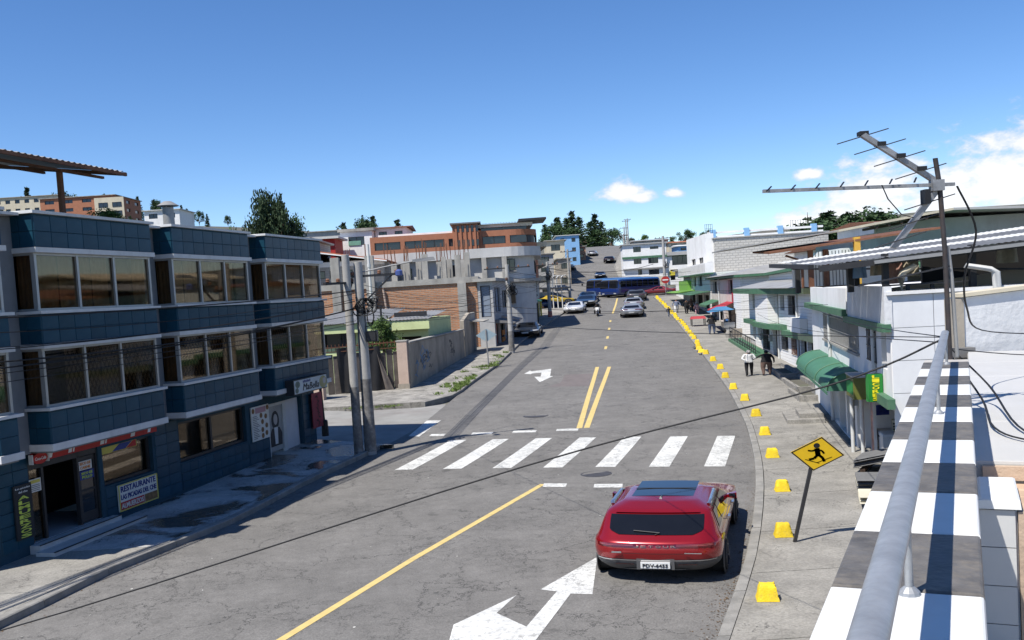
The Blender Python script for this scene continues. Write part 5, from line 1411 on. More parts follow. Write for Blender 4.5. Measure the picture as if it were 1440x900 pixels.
for i in range(14):
    q = MB(); q.box(.32 + i * .30, .32 + (i + 1) * .30 - .012, 3.765, 3.795, 5.05, 5.165); q.build('edge_tile', 'edge_stone', sl)
for i in range(14):
    for j in range(8):
        o_ = .12 * (j % 2)
        q = MB(); q.frustum(.32 + i * .30 - o_ + .1, .32 + (i + 1) * .30 - .014 - o_ + .1, 3.76 - (j + 1) * .16 + .008, 3.76 - j * .16, 5.001, 5.03, .002, .006); q.build('floor_brick', 'stone_floor', sl)
pl_ = thing('terrace_pillar', 'short white-topped tiled pillar against the inner side of the parapet', 'pillar', (.48, 1.63, 0), HT)
mat('pillar_tile', (.50, .50, .49), .5, var=.06, scale=4)
mb = MB(); mb.box(.285, .405, 2.06, 2.42, 4.5, 5.44); mb.build('core', 'white_wall', pl_)
for z0, z1 in ((4.56, 4.78), (4.785, 5.0), (5.005, 5.22), (5.225, 5.435)):
    mb = MB(); mb.box(.287, .398, 2.045, 2.057, z0, z1); mb.build('face_tile', 'pillar_tile', pl_)
mb = MB(); mb.frustum(.280, .418, 2.03, 2.44, 5.445, 5.50, .004, .008); mb.build('cap', 'white_tile', pl_)
q = MB(); q.box(.407, .425, 2.04, 2.44, 4.5, 5.43); q.build('side_stone', 'edge_stone', pl_)
# loose cables over the terrace
cable('pair of black cables looping over the pale terrace', [(3.2, 7.1, 5.9), (3.35, 6.8, 5.45), (3.0, 5.75, 5.25), (2.95, 5.2, 5.24), (3.25, 4.9, 5.26), (3.7, 4.7, 5.4)], .008, 0, n=5, group='terrace cables')
cable('pair of black cables looping over the pale terrace', [(3.2, 7.12, 5.85), (3.2, 6.6, 5.35), (2.88, 5.8, 5.24), (2.85, 5.3, 5.23), (3.1, 4.85, 5.24), (3.7, 4.55, 5.36)], .008, 0, n=5, group='terrace cables')
cable('thin cable running from the mast base to the plaster wall', [(3.2, 7.1, 5.86), (4.4, 7.6, 5.6), (6.2, 8.0, 5.9)], .006, .05, n=6)
cable('dark cable hanging from the mast top down to the plaster wall', [(3.15, 6.75, 7.7), (3.32, 6.85, 7.2), (3.3, 7.0, 6.7), (3.45, 7.3, 6.3), (3.9, 8.0, 5.95), (4.9, 8.8, 5.75)], .008, 0, n=6)

an = thing('tv_antenna', 'corner-reflector television antenna on a leaning rusty mast above the parapet end', 'antenna', (3.06, 6.75, 5.8), 0)
mat('mast_rust', (.055, .05, .05), .55, var=.5, scale=9, metal=.4, dirt=.5, dcol=(.13, .07, .045), dscale=8)
mat('antenna_alu', (.30, .30, .30), .5, var=.35, scale=12, metal=.5, dirt=.5, dcol=(.10, .10, .10), dscale=8)
mb = MB(); mb.tube([(0, 0, -.02), (-.01, 0, 1.2), (-.03, 0, 1.9), (-.055, 0, 2.22)], .017, 12); mb.build('mast', 'mast_rust', an, smooth=40)
mb = MB(); mb.tube([(.06, .02, .0), (.04, .02, .9), (.02, .02, 1.25)], .014, 8); mb.build('inner_mast', 'galv', an, smooth=40)
apx = (-.07, 0, 1.92)
mb = MB(); mb.bar((-1.27, -.05, 1.965), (.08, .02, 1.925), .028, .036); mb.build('main_boom', 'antenna_alu', an)
mb = MB(); mb.bar((-.56, -.02, 2.52), (-.03, .02, 1.95), .036, .046); mb.build('upper_boom', 'antenna_alu', an)
mb = MB(); mb.bar((-.36, .02, 1.26), (-.04, .02, 1.88), .036, .046); mb.build('lower_boom', 'antenna_alu', an)
mb = MB(); mb.box(-.09, -.01, -.035, .04, 1.86, 1.98); mb.build('bracket', 'antenna_alu', an); mb = MB(); mb.box(-.155, -.115, -.05, .03, 1.72, 1.88); mb.build('balun_box', 'black_plastic', an)
ex, ez = .19, .075
for t in (.02, .24, .49, .76):
    cx, cz = -.56 + .53 * t, 2.52 - .57 * t
    mb = MB(); mb.tube([(cx - ex, -.03, cz - ez), (cx + ex, .03, cz + ez)], .0065, 6); mb.build('reflector_element', 'steel_black', an)
    mb = MB(); mb.box(cx - .03, cx + .03, -.035, .035, cz + .005, cz + .05); mb.build('element_clip', 'black_plastic', an)
for t in (.22, .55, .86):
    cx, cz = -.03 - .33 * t, 1.88 - .62 * t
    mb = MB(); mb.tube([(cx - ex, -.03, cz - ez), (cx + ex, .03, cz + ez)], .0065, 6); mb.build('reflector_element', 'steel_black', an)
for k in range(7):
    cx = -1.24 + .168 * k
    mb = MB(); mb.tube([(cx - .02, -.05 - .06, 1.955), (cx + .045, -.05 + .06, 2.02)], .007, 6); mb.build('director_element', 'black_plastic', an)
mb = MB(); mb.tube([(-.44, -.02, 1.96), (-.40, -.02, 1.8), (-.31, -.02, 1.62), (-.22, .0, 1.58)], .005, 5); mb.build('feed_wire', 'steel_black', an)
mb = MB(); mb.bar((-.62, .0, .86), (.02, .0, 1.02), .012, .016); mb.build('stay', 'steel_black', an)

# ------------------------------------------------------------------ plaster wall, panelled wall and covered terrace next door
pw = thing('plaster_wall', 'rough white plastered boundary wall at the end of the pale terrace', 'wall', (5.3, 11.5, 4.6), 0)
mat('rough_plaster', (.62, .625, .63), .95, var=.12, scale=2.5, bump=.5, bscale=12, dirt=.3, dcol=(.40, .40, .41), dscale=1.5)
mb = MB(); mb.hexa([(0.1, 0, 0), (6, .3, 0), (6, .55, 0), (0.1, .25, 0), (0.1, 0, 1.62), (6, .3, 2.2), (6, .55, 2.2), (0.1, .25, 1.62)]); mb.build('wall', 'rough_plaster', pw)
mb = MB(); mb.hexa([(.05, -.05, 1.63), (6, .25, 2.21), (6, .6, 2.21), (.05, .3, 1.63), (.05, -.05, 1.70), (6, .25, 2.28), (6, .6, 2.28), (.05, .3, 1.70)]); mb.build('coping', 'cream_wall', pw)
mb = MB(); mb.box(.0, .09, -.02, .3, .4, 1.6); mb.build('broken_edge', 'plaster_dirty', pw); mb = MB(); mb.box(-.25, .15, -.15, .0, .5, .68); mb.build('ledge', 'door_grey', pw)

HA = atan2(1.19, 5.91)
ha = thing('liquor_shop_house', 'white two-storey corner house with green bands, barred windows and a liquor shop', 'house', (7.81, 21.69, 0), HA)
mat('panel_white', (.68, .69, .70), .8, var=.06, scale=2.5, dirt=.25, dcol=(.40, .40, .41), dscale=1.2, streak=.2)
G0 = .1
# u along +y (local) from -3.75 to 9.6 ; street face is x-
opsA = [(a, b, c, d, kw) for a, b, c, d, kw in (
    (9.6 - 6.4, 9.6 - .1, 3.92, 5.06, dict(mull=3, frame='frame_dark', sill='raw_concrete', grille='frame_alu')),
    (9.6 + 1.18, 9.6 + 2.2, 3.85, 4.92, dict(mull=1, frame='frame_dark', grille='steel_black')),
    (9.6 + 2.75, 9.6 + 3.3, 3.8, 4.9, dict(mull=0, frame='frame_dark')),
    (9.6 - 5.0, 9.6 - 3.95, .45, 2.6, dict(mull=0, pane='white_wall', frame='frame_white')),
    (9.6 - 3.9, 9.6 - 2.7, .35, 2.6, dict(mull=0, pane='dark_void', frame='frame_dark', name='doorway')),
    (9.6 - 2.5, 9.6 - 1.2, .35, 2.6, dict(mull=0, pane='glass_grey', frame='frame_dark', name='shop_window')),
    (9.6 - .9, 9.6 + 2.4, .3, 2.6, dict(mull=1, pane='dark_void', frame='frame_dark', name='shop_opening')))]
faces_block(ha, 0, 9, -3.75, 9.6, 2.68, 6.2, 'white_wall', {'x-': [o for o in opsA if o[2] > 2.7]}, depth=.22, name='upper_wall')
faces_block(ha, 0.01, 9, .9, 9.6, -.6, 2.675, 'white_wall', {'x-': [o for o in opsA if o[2] < 2.7 and o[1] < 8.7]}, depth=.22, name='lower_wall')
faces_block(ha, 1.4, 9, -3.75, .89, -.6, 2.6, 'white_wall', {'x-': [(.4, 2.2, .1, 2.2, dict(mull=1, pane='dark_void', name='shop_opening'))]}, depth=.22, name='set_back_wall')
mb = MB(); mb.box(.02, 1.5, -3.7, .88, 2.60, 2.672); mb.build('porch_soffit', 'grey_wall', ha)
mb = MB(); mb.box(-.1, .04, -3.8, .95, 5.0, 6.36); mb.build('terrace_parapet', 'rough_plaster', ha)
mb = MB(); mb.box(-.12, .06, .97, 5.4, 5.32, 6.28); mb.build('terrace_parapet', 'white_wall', ha)
mb = MB(); mb.box(-.02, .1, 5.4, 9.6, 5.3, 6.25); mb.build('terrace_parapet', 'white_wall', ha)
mb = MB(); mb.box(-.16, .0, -3.85, 1.3, 5.0, 5.24); mb.build('green_band', 'green_trim', ha)
mb = MB(); mb.box(-.22, -.0, 1.0, 9.7, 5.22, 5.48); mb.build('green_band', 'green_trim', ha)
mb = MB(); mb.box(-.14, .0, -4.0, -2.3, 2.72, 3.02); mb.build('green_band', 'green_trim', ha)
mb = MB(); mb.box(-.14, .0, -.2, 2.3, 2.70, 3.02); mb.build('green_band', 'green_trim', ha)
# panelled gable wall towards us (y-)
for i in range(6):
    for k in range(5):
        a, b = .02 + i * .75, .02 + (i + 1) * .75 - .012; c, d = 1.2 + k * .98, 1.2 + (k + 1) * .98 - .018
        q = MB(); q.box(a, b, -3.78, -3.752, c, d); q.build('wall_panel', 'panel_white', ha)
mb = MB(); mb.box(-.06, 5, -3.85, -3.6, 6.1, 6.2); mb.build('coping', 'white_wall', ha)
# barrel awning
aw = thing('green_awning', 'dark green rounded barrel awning over the liquor shop entrance', 'awning', (7.81, 21.69, 0), HA)
mat('awning_green', (.055, .16, .10), .65, var=.1, scale=3, dirt=.15, dcol=(.10, .2, .14), dscale=2)
def awn(u, v):
    a = v * pi / 2 * .98
    return (-.70 * sin(a), .35 + 7.3 * u, 2.50 + .72 * cos(a) ** .8)
for i in range(3):
    mb = MB(); mb.grid(lambda u, v: awn((i + u) / 3, v), 3, 12); mb.build('fabric_panel', 'awning_green', aw, smooth=True)
for i in range(4):
    mb = MB(); mb.tube([Vector(awn(i / 3, v / 10)) + Vector((-.01, 0, .012)) for v in range(11)], .022, 6); mb.build('hoop', 'green_trim', aw)
for u in (0, 1):
    pts = [awn(u, v / 10) for v in range(11)] + [(0, .35 + 7.3 * u, 2.50)]
    mb = MB(); mb.add(pts, [tuple(range(len(pts)))]); mb.build('end_panel', 'awning_green', aw)
q = MB()
for k in range(46):
    y = .35 + 7.3 * k / 46; q.box(-.708, -.692, y, y + .13, 2.40, 2.51)
q.build('scalloped_valance', 'awning_green', aw)
ls = thing('liquor_sign', 'green vertical sign with yellow letters LICORES beside the awning', 'sign', (7.10, 19.0, 2.74), .0)
mat('sign_green', (.02, .20, .035), .5, var=.08); mat('ink_bright_yellow', (.78, .68, .02), .5)
mb = MB(); mb.box(-.14, .14, -.08, .08, 0, .87); mb.build('box', 'sign_green', ls)
mb = MB(); mb.box(.14, .32, -.02, .02, .2, .24); mb.box(.14, .32, -.02, .02, .6, .64); mb.build('bracket', 'steel_black', ls)
for k, c_ in enumerate('LICORES'): text(c_, ls, 'ink_bright_yellow', (0, -.085, .79 - .117 * k), .1, w=.14, h=.10, facing='y-', bold=True)
ls2 = thing('olive_fascia_box', 'olive green light box next to the liquor sign', 'sign', (7.55, 21.0, 2.5), HA)
mat('olive', (.13, .14, .03), .5, var=.2); mb = MB(); mb.box(-.22, .1, -.5, .55, 0, .75); mb.build('box', 'olive', ls2); mb = MB(); mb.box(-.24, .12, -.52, .57, .75, .8); mb.build('top', 'grey_wall', ls2)
mb = MB(); mb.box(-.232, -.222, -.4, .45, .15, .6); mb.build('face', 'ink_green', ls2)
# things on the pavement by the shop
for x, y, t in ((7.72, 22.1, 2.5), (7.82, 21.75, 2.75)):
    c_ = thing('white_post', 'slim white post standing under the liquor sign', 'post', (x, y, .2), 0, 'white posts by the shop')
    mb = MB(); mb.tube([(0, 0, 0), (0, 0, t)], .045, 10); mb.build('shaft', 'frame_white', c_, smooth=40); mb = MB(); mb.box(-.07, .07, -.07, .07, 0, .04); mb.build('foot', 'frame_white', c_)
fz = thing('chest_freezer', 'white chest freezer against the house beside the liquor shop', 'freezer', (8.35, 21.2, .2), HA)
mat('enamel_white', (.62, .62, .61), .35, var=.06)
mb = MB(); mb.box(-.35, .35, -.5, .5, .06, .88); mb.build('cabinet', 'enamel_white', fz); mb = MB(); mb.frustum(-.36, .36, -.51, .51, .885, .98, .015, .02); mb.build('lid', 'enamel_white', fz); mb = MB(); mb.box(-.36, -.34, -.1, .1, .8, .84); mb.build('handle', 'frame_dark', fz)
pb = thing('poster_stand', 'tall narrow poster stand with faded red and blue pictures', 'stand', (7.98, 21.5, .2), HA)
mat('poster_mix', (.42, .22, .18), .6, var=.8, scale=4, dirt=.9, dcol=(.10, .22, .42), dscale=3)
mb = MB(); mb.box(-.02, .02, -.2, .2, .15, 2.1); mb.build('panel', 'poster_mix', pb); mb = MB(); mb.box(-.03, .03, -.23, -.2, 0, 2.15); mb.box(-.03, .03, .2, .23, 0, 2.15); mb.build('frame', 'frame_white', pb)
bg = thing('hanging_snack_bag', 'blue packet hanging under the liquor sign', 'packet', (8.3, 21.9, 1.6), 0)
mat('packet_blue', (.04, .06, .30), .4, var=.5, scale=8)
mb = MB(); mb.grid(lambda u, v: (-.2 + .4 * u, -.05 * sin(pi * u) * sin(pi * v), .38 * v), 6, 6); mb.grid(lambda u, v: (.2 - .4 * u, .05 * sin(pi * u) * sin(pi * v), .38 * v), 6, 6); mb.build('bag', 'packet_blue', bg, smooth=True)
mb = MB(); mb.tube([(0, 0, .37), (0, 0, .6)], .008, 5); mb.build('string', 'cable', bg)
sc_ = thing('fan_heater', 'cream standing machine with louvres near the white posts', 'machine', (8.45, 21.2, .95), .3)
mb = MB(); mb.box(-.16, .16, -.14, .14, 0, .62); mb.build('case', 'kiosk_cream', sc_)
for k in range(5): mb = MB(); mb.box(-.15, .15, -.165, -.142, .08 + .1 * k, .14 + .1 * k); mb.build('louvre', 'frame_dark', sc_)
mb = MB(); mb.box(-.2, .2, -.18, .18, -.75, -.02); mb.build('base', 'grey_wall', sc_)
# stacks of corrugated roofing
def stack(label, x, y, z, w, l, n, m_, rz, tilt=0., pitch=.055):
    s_ = thing('roofing_stack', label, 'roofing sheets', (x, y, z), rz)
    for k in range(n):
        o = .02 * ((k * 7) % 5 - 2); zz = k * pitch + .03
        mb = MB(); mb.sheet((-w/2, -l/2 + o, zz), (-w/2, l/2 + o, zz), (w/2, l/2 + o, zz + tilt), (w/2, -l/2 + o, zz + tilt), 9, .022)
        mb.build('sheet', m_[k % len(m_)], s_)
    for k in (-1, 1):
        mb = MB(); mb.box(k * w * .3 - .05, k * w * .3 + .05, -l * .5, l * .5, -.12, .0); mb.build('bearer', 'wood_dark', s_)
stack('stack of cream corrugated roofing sheets on the pavement under the parapet', 6.62, 16.95, .33, 1.2, .7, 4, ('sheet_cream',), .3)
stack('stack of mixed grey and cream corrugated sheets between two other stacks', 6.95, 18.0, .36, 1.2, .8, 6, ('sheet_dark', 'sheet_dark', 'sheet_cream', 'sheet_dark'), .3)
stack('leaning stack of dark grey corrugated sheets by the white posts', 7.5, 19.9, .4, .9, .9, 5, ('sheet_dark',), .55, .35)

# covered terrace above: posts, sheet roof, tan wall, pipes
ct = thing('covered_terrace', 'covered roof terrace with dark steel posts, rails and a corrugated roof', 'terrace', (7.0, 18.2, 6.1), .06)
for x, y, z0, z1 in ((.12, .1, -.1, 1.25), (-.1, 1.6, .1, 1.2), (.55, 3.4, .1, 1.4), (1.6, -.2, -1.4, 1.35), (4.2, -.3, -.4, 1.9), (-.5, 4.4, .1, 1.1)):
    mb = MB(); mb.box(x - .055, x + .055, y - .055, y + .055, z0, z1); mb.build('post', 'steel_black', ct)
for z in (.28, .02):
    mb = MB(); mb.bar((.1, .1, z), (1.6, -.15, z), .04, .05); mb.build('rail', 'steel_black', ct)
mb = MB(); mb.bar((-.9, 3.2, 1.0), (3.0, -.1, .5), .05, .05); mb.build('rail', 'steel_black', ct)
for x in (.5, .95): mb = MB(); mb.box(x - .03, x + .03, .0, .05, .0, .3); mb.build('baluster', 'steel_black', ct)
def _lp(p, q, t): return tuple(a + (b - a) * t for a, b in zip(p, q))
A0, A1, B1, B0 = (-1.1, .0, 1.02), (5.6, -1.2, 1.70), (6.0, 3.2, 2.25), (-1.0, 4.2, 1.28)
for t0, t1, m_ in ((0, .34, 'sheet_dark'), (.34, .52, 'frame_white'), (.52, .80, 'sheet_dark'), (.80, 1.0, 'frame_white')):
    mb = MB(); mb.sheet(_lp(A0, B0, t0), _lp(A1, B1, t0), _lp(A1, B1, t1 - .004), _lp(A0, B0, t1 - .004), 60, .010); mb.build('roof_sheet', m_, ct)
mb = MB(); mb.bar((-1.15, -.05, .90), (5.6, -1.25, 1.58), .10, .18); mb.build('edge_beam', 'steel_black', ct)
mb = MB(); mb.bar((-.2, -.3, 1.00), (5.6, -1.4, 1.58), .1, .1); mb.build('gutter', 'galv', ct)
mb = MB(); mb.bar((-1.25, .1, .98), (-1.1, 4.4, 1.18), .1, .14); mb.build('edge_beam', 'steel_black', ct)
mat('tan_wall', (.30, .225, .145), .85, var=.08, scale=2, dirt=.2, dcol=(.2, .15, .1), dscale=1)
mb = MB(); mb.hexa([(.3, 1.2, -1), (5, -.2, -1), (5, 0, -1), (.3, 1.4, -1), (.3, 1.2, .12), (5, -.2, .95), (5, 0, .95), (.3, 1.4, .12)]); mb.build('tan_wall', 'tan_wall', ct)
mb = MB(); mb.box(2.2, 6, 4.0, 4.1, 0, 1.4); mb.build('painted_shade', 'dark_void', ct)  # near-black sheet, its colour standing in for shade under the roof
mb = MB(); mb.tube([(.62, -.1, .85), (.40, -.05, .65), (.36, -.05, .5), (.36, -.05, -.1)], .075, 12); mb.build('downpipe', 'cream_wall', ct, smooth=40)
mb = MB(); mb.tube([(1.35, -.5, .75), (1.75, -.6, .6), (1.85, -.6, .5), (1.88, -.6, -.3)], .075, 12); mb.build('downpipe', 'frame_white', ct, smooth=40)
# washing and plants under that roof
cl_ = thing('hanging_laundry', 'pink and beige clothes hanging under the covered terrace', 'laundry', (7.6, 19.4, 6.35), 0)
mat('cloth_pink', (.42, .24, .19), .95, var=.25, scale=8); mat('cloth_blue', (.18, .28, .42), .95, var=.2, scale=8); mat('cloth_beige', (.38, .33, .24), .95, var=.25, scale=8)
for i, (x, w, h, m_) in enumerate(((-.55, .25, .55, 'cloth_blue'), (.1, .36, .8, 'cloth_pink'), (.45, .3, .6, 'cloth_beige'), (-.2, .25, .5, 'cloth_beige'), (2.4, .4, .7, 'cloth_beige'))):
    mb = MB(); mb.grid(lambda u, v: (x + w * (u - .5) * (1 + .2 * v), .05 * sin(u * 9 + i), .85 - h * v + (.35 if x > 2 else 0)), 8, 5); mb.build('garment', m_, cl_, smooth=True)
mb = MB(); mb.tube([(-.9, 0, .87), (2.9, 0, 1.2)], .006, 5); mb.build('line', 'cable', cl_)

# pergola over the middle house
pe = thing('brown_pergola', 'terrace shelter with brown posts, bars and rusty tin roof', 'shelter', (10.1, 32.6, 6.2), .1)
mat('ochre_post', (.55, .32, .05), .7, var=.1)
for x, y, m_ in ((.1, 0, 'rust_metal'), (.62, .1, 'rust_metal')):
    mb = MB(); mb.box(x - .08, x + .08, y - .08, y + .08, 0, 2.0); mb.build('post', m_, pe)
mb = MB(); mb.box(1.33, 1.52, -.9, -.7, .05, 2.5); mb.build('post', 'ochre_post', pe)
for k in range(12): mb = MB(); x = .15 + .11 * k; mb.box(x, x + .02, .02, .04, .05, 1.9); mb.build('bar', 'frame_dark', pe)
mb = MB(); mb.hexa([(-1.3, -.3, 1.92), (4.0, -1.5, 2.62), (4.2, 4, 2.9), (-1.2, 4, 2.2), (-1.3, -.3, 2.02), (4.0, -1.5, 2.72), (4.2, 4, 3.0), (-1.2, 4, 2.3)]); mb.build('roof', 'rust_metal', pe)
mb = MB(); mb.hexa([(-2.6, 1.0, 2.35), (1.2, .6, 2.95), (1.2, 5, 3.0), (-2.6, 5, 2.4), (-2.6, 1.0, 2.42), (1.2, .6, 3.02), (1.2, 5, 3.07), (-2.6, 5, 2.47)]); mb.build('upper_roof', 'roof_sheet', pe)
mb = MB(); mb.box(.0, 4.0, 2.6, 2.8, .0, 1.6); mb.build('back_wall', 'white_wall', pe)
mb = MB(); mb.tube([(-.7, .1, 1.8), (-.25, .0, 1.5), (-.18, .0, 1.3), (-.18, .0, 0)], .05, 8); mb.build('downpipe', 'rust_metal', pe)

# ------------------------------------------------------------------ white-sided house B
HB = .085
hb = thing('banded_white_house', 'white brick-faced house with green cornices, barred windows and a ramp', 'house', (11.6, 38.5, 0), HB)
coursed('white_siding', (.78, .77, .75), (.74, .73, .71), (.50, .49, .47), 1.4, .135, .012, var=.06, dirt=.25, dcol=(.42, .41, .38), bump=.6)
L_ = 16.0     # local y from -3.2 to 12.8
def fx(a, b): return (12.8 - b, 12.8 - a)      # x- face runs from y1 to y0
opsB = []
for a, b, c, d, kw in ((8.45, 11.6, 4.45, 5.72, dict(mull=2)), (3.4, 4.3, 4.55, 5.6, dict(mull=1)), (1.05, 2.45, 4.3, 5.6, dict(mull=1, grille='steel_black')),
                       (11.0, 11.9, 1.9, 3.1, dict(mull=0)), (9.3, 10.4, 1.9, 3.1, dict(mull=0)), (7.2, 8.9, 1.4, 3.2, dict(mull=1, grille='steel_black')), (4.9, 6.4, 1.1, 3.25, dict(mull=0, pane='dark_void', name='doorway')), (2.9, 4.2, 1.8, 3.2, dict(mull=1, grille='steel_black')),
                       (.6, 2.1, 1.65, 2.8, dict(mull=1, grille='rust_metal')), (-.7, .4, 1.0, 2.8, dict(mull=0, pane='wood_dark', name='doorway')), (-1.9, -.9, 1.5, 2.8, dict(mull=0, pane='dark_void'))):
    u0, u1 = fx(a, b); opsB.append((u0, u1, c, d, kw))
faces_block(hb, 0, 9, -3.2, 12.8, 0, 6.1, 'white_siding', {'x-': opsB, 'y-': [(.4, 1.4, 4.4, 5.6, dict(mull=0))]}, depth=.2)
mb = MB(); mb.prism([(-.45, 4.0), (-.75, 7.5), (-.75, 13.2), (.2, 13.2), (.2, -1.2), (-.3, -1.2)], 5.74, 6.12); mb.build('green_cornice', 'green_trim', hb)
mb = MB(); mb.prism([(-.25, 3.0), (-.6, 5.0), (-.6, 8.3), (-.3, 9.5), (-.3, 13.0), (.0, 13.0), (.0, 3.0)], 3.22, 3.58); mb.build('green_band', 'green_trim', hb)
mb = MB(); mb.box(-.25, 0, -.4, 3.0, 2.86, 3.25); mb.build('green_band', 'green_trim', hb)
mat('pale_lime', (.50, .53, .28), .75, var=.08)
mb = MB(); mb.box(-.27, 2.4, -3.3, -.42, 2.88, 3.26); mb.build('yellow_band', 'pale_lime', hb)
mb = MB(); mb.box(-.3, 1.0, -1.9, -1.2, 5.76, 6.1); mb.build('yellow_band', 'pale_lime', hb)
mb = MB(); mb.hexa([(-.5, -1.1, 6.13), (-.75, 13.1, 6.13), (1.2, 13.1, 6.6), (1.2, -1.1, 6.6), (-.5, -1.1, 6.17), (-.75, 13.1, 6.17), (1.2, 13.1, 6.68), (1.2, -1.1, 6.68)]); mb.build('lean_roof', 'roof_sheet', hb)
mb = MB(); mb.prism_x([(-1.4, 6.6), (13.4, 6.6), (13.4, 7.1), (5.2, 7.32), (-1.4, 6.95)], 1.2, 8); mb.build('gable_wall', 'white_siding', hb)
mb = MB(); mb.prism_x([(-1.6, 6.96), (5.2, 7.33), (13.6, 7.12), (13.6, 7.32), (5.2, 7.56), (-1.6, 7.16)], .95, 8.2); mb.build('green_cornice', 'green_trim', hb)
mb = MB(); mb.box(2.5, 7.5, 3.5, 9, 7.3, 8.6); mb.build('upper_room', 'white_wall', hb)
# bay of the upper floor
mb = MB(); mb.box(-.45, -.01, 4.9, 8.2, 3.6, 5.73); mb.build('bay', 'white_siding', hb)
mb = MB(); mb.box(-.3, -.01, -1.0, .8, 3.3, 4.2); mb.build('balcony', 'white_wall', hb)
rp = thing('railed_ramp', 'dark railed ramp with green kerb in front of the banded white house', 'railing', (11.15, 41.0, .9), .085)
mb = MB(); mb.hexa([(-.35, 3, .0), (.35, 3, .0), (.35, 11.5, .6), (-.35, 11.5, .6), (-.35, 3, .45), (.35, 3, .45), (.35, 11.5, .95), (-.35, 11.5, .95)]); mb.build('kerb_wall', 'green_trim', rp)
for k in range(16): mb = MB(); t = k / 15; mb.box(-.3, -.27, 3.2 + 8 * t, 3.23 + 8 * t, .45 + .5 * t, 1.45 + .5 * t); mb.build('baluster', 'steel_black', rp)
mb = MB(); mb.bar((-.285, 3.2, 1.46), (-.285, 11.3, 1.96), .05, .05); mb.bar((-.285, 3.2, .8), (-.285, 11.3, 1.3), .04, .04); mb.build('rail', 'steel_black', rp)
# stepped planters along that pavement
for (x, y, l, z) in ((10.75, 38.6, 4.6, .75), (10.15, 34.3, 4.0, .6), (9.55, 31.6, 2.4, .5)):
    pt = thing('planter_trough', 'low stepped concrete planter trough along the white houses', 'planter', (x, y, z), .13, 'stepped planters')
    mb = MB(); mb.box(-.4, -.28, -l/2, l/2, -.3, .3); mb.box(.28, .4, -l/2, l/2, -.3, .36); mb.box(-.28, .28, -l/2, -l/2 + .12, -.3, .3); mb.box(-.28, .28, l/2 - .12, l/2, -.3, .3); mb.build('wall', 'concrete_worn', pt)
    mb = MB(); mb.box(-.28, .28, -l/2 + .12, l/2 - .12, -.3, .12); mb.build('soil', 'earth', pt)
stp = thing('shop_step', 'two-step concrete landing before the liquor shop door', 'steps', (8.35, 27.3, gz(27) + .12), HA)
mb = MB(); mb.box(-.7, .3, -.9, .9, 0, .2); mb.build('step', 'concrete_worn', stp); mb = MB(); mb.box(-.35, .3, -.6, .6, .2, .4); mb.build('step', 'concrete_worn', stp)

# ------------------------------------------------------------------ houses C and D, the tall block-walled house
HC = atan2(1.7, 15.5)
hc = thing('red_awning_house', 'pinkish-white house with slatted windows above a red shop awning', 'house', (13.3, 56.5, 0), HC)
mat('pinkish_wall', (.56, .50, .46), .85, var=.15, scale=1.5, dirt=.5, dcol=(.42, .30, .24), dscale=1.2)
def fc(a, b, y1=15.): return (y1 - b, y1 - a)
opsC = [(*fc(1.8, 4.2), 5.6, 6.95, dict(mull=1)), (*fc(10.8, 13.6), 5.55, 6.9, dict(mull=1)), (*fc(2.0, 6.0), 2.3, 4.2, dict(mull=1, pane='dark_void', name='shop_opening')), (*fc(8, 11), 2.6, 4.2, dict(mull=1, pane='dark_void', name='shop_opening')), (*fc(12, 14), 2.8, 4.2, dict(mull=1))]
faces_block(hc, 0, 8, 1.3, 15, .5, 7.05, 'pinkish_wall', {'x-': opsC}, depth=.2)
mb = MB(); mb.box(-.05, 8, -2.2, 1.28, .5, 7.1); mb.build('white_wing', 'white_siding', hc)
mb = MB(); mb.box(-.35, 8.2, -2.6, 15.6, 7.12, 7.34); mb.build('green_cornice', 'green_trim', hc)
mb = MB(); mb.hexa([(-.5, -1.8, 7.36), (8, -1.8, 7.36), (8, 14, 7.36), (-.5, 14, 7.36), (1.6, -.5, 8.1), (8, -.5, 8.1), (8, 13, 7.9), (1.6, 13, 7.9)]); mb.build('roof', 'roof_sheet', hc)
ra = thing('red_awning', 'bright red sloping shop awning above the food cart', 'awning', (13.3, 56.5, 0), HC)
mat('awning_red', (.36, .03, .04), .6, var=.12, scale=3)
mb = MB(); mb.hexa([(-1.2, 1.6, 4.05), (0, 1.6, 4.72), (0, 5.4, 4.72), (-1.2, 5.4, 4.05), (-1.2, 1.6, 4.1), (0, 1.6, 4.78), (0, 5.4, 4.78), (-1.2, 5.4, 4.1)]); mb.build('canopy', 'awning_red', ra)
mb = MB(); mb.box(-1.23, -1.2, 1.6, 5.4, 3.85, 4.09); mb.build('valance', 'awning_red', ra); mb = MB(); mb.box(-.05, -.0, 1.4, 2.1, 4.8, 5.7); mb.build('side_panel', 'awning_red', ra)
for y in (1.7, 5.3): mb = MB(); mb.tube([(-1.18, y, 4.06), (0, y, 3.5)], .025, 6); mb.build('strut', 'steel_black', ra)
ga = thing('green_shop_awning', 'small green sloping awning beyond the red one', 'awning', (13.3, 56.5, 0), HC)
mb = MB(); mb.hexa([(-.9, 9.6, 4.3), (0, 9.6, 4.75), (0, 15.0, 4.75), (-.9, 15.0, 4.3), (-.9, 9.6, 4.35), (0, 9.6, 4.82), (0, 15.0, 4.82), (-.9, 15.0, 4.35)]); mb.build('canopy', 'green_trim', ga)
mb = MB(); mb.box(-.93, -.9, 9.6, 15.0, 4.1, 4.34); mb.build('valance', 'green_trim', ga)
HD = atan2(1.8, 23.)
hd = thing('balcony_house', 'white house with long balcony wall and lime-green shop panel', 'house', (15.0, 72, 0), HD)
mat('bright_green', (.17, .34, .07), .6, var=.12)
def fd(a, b): return (20. - b, 20. - a)
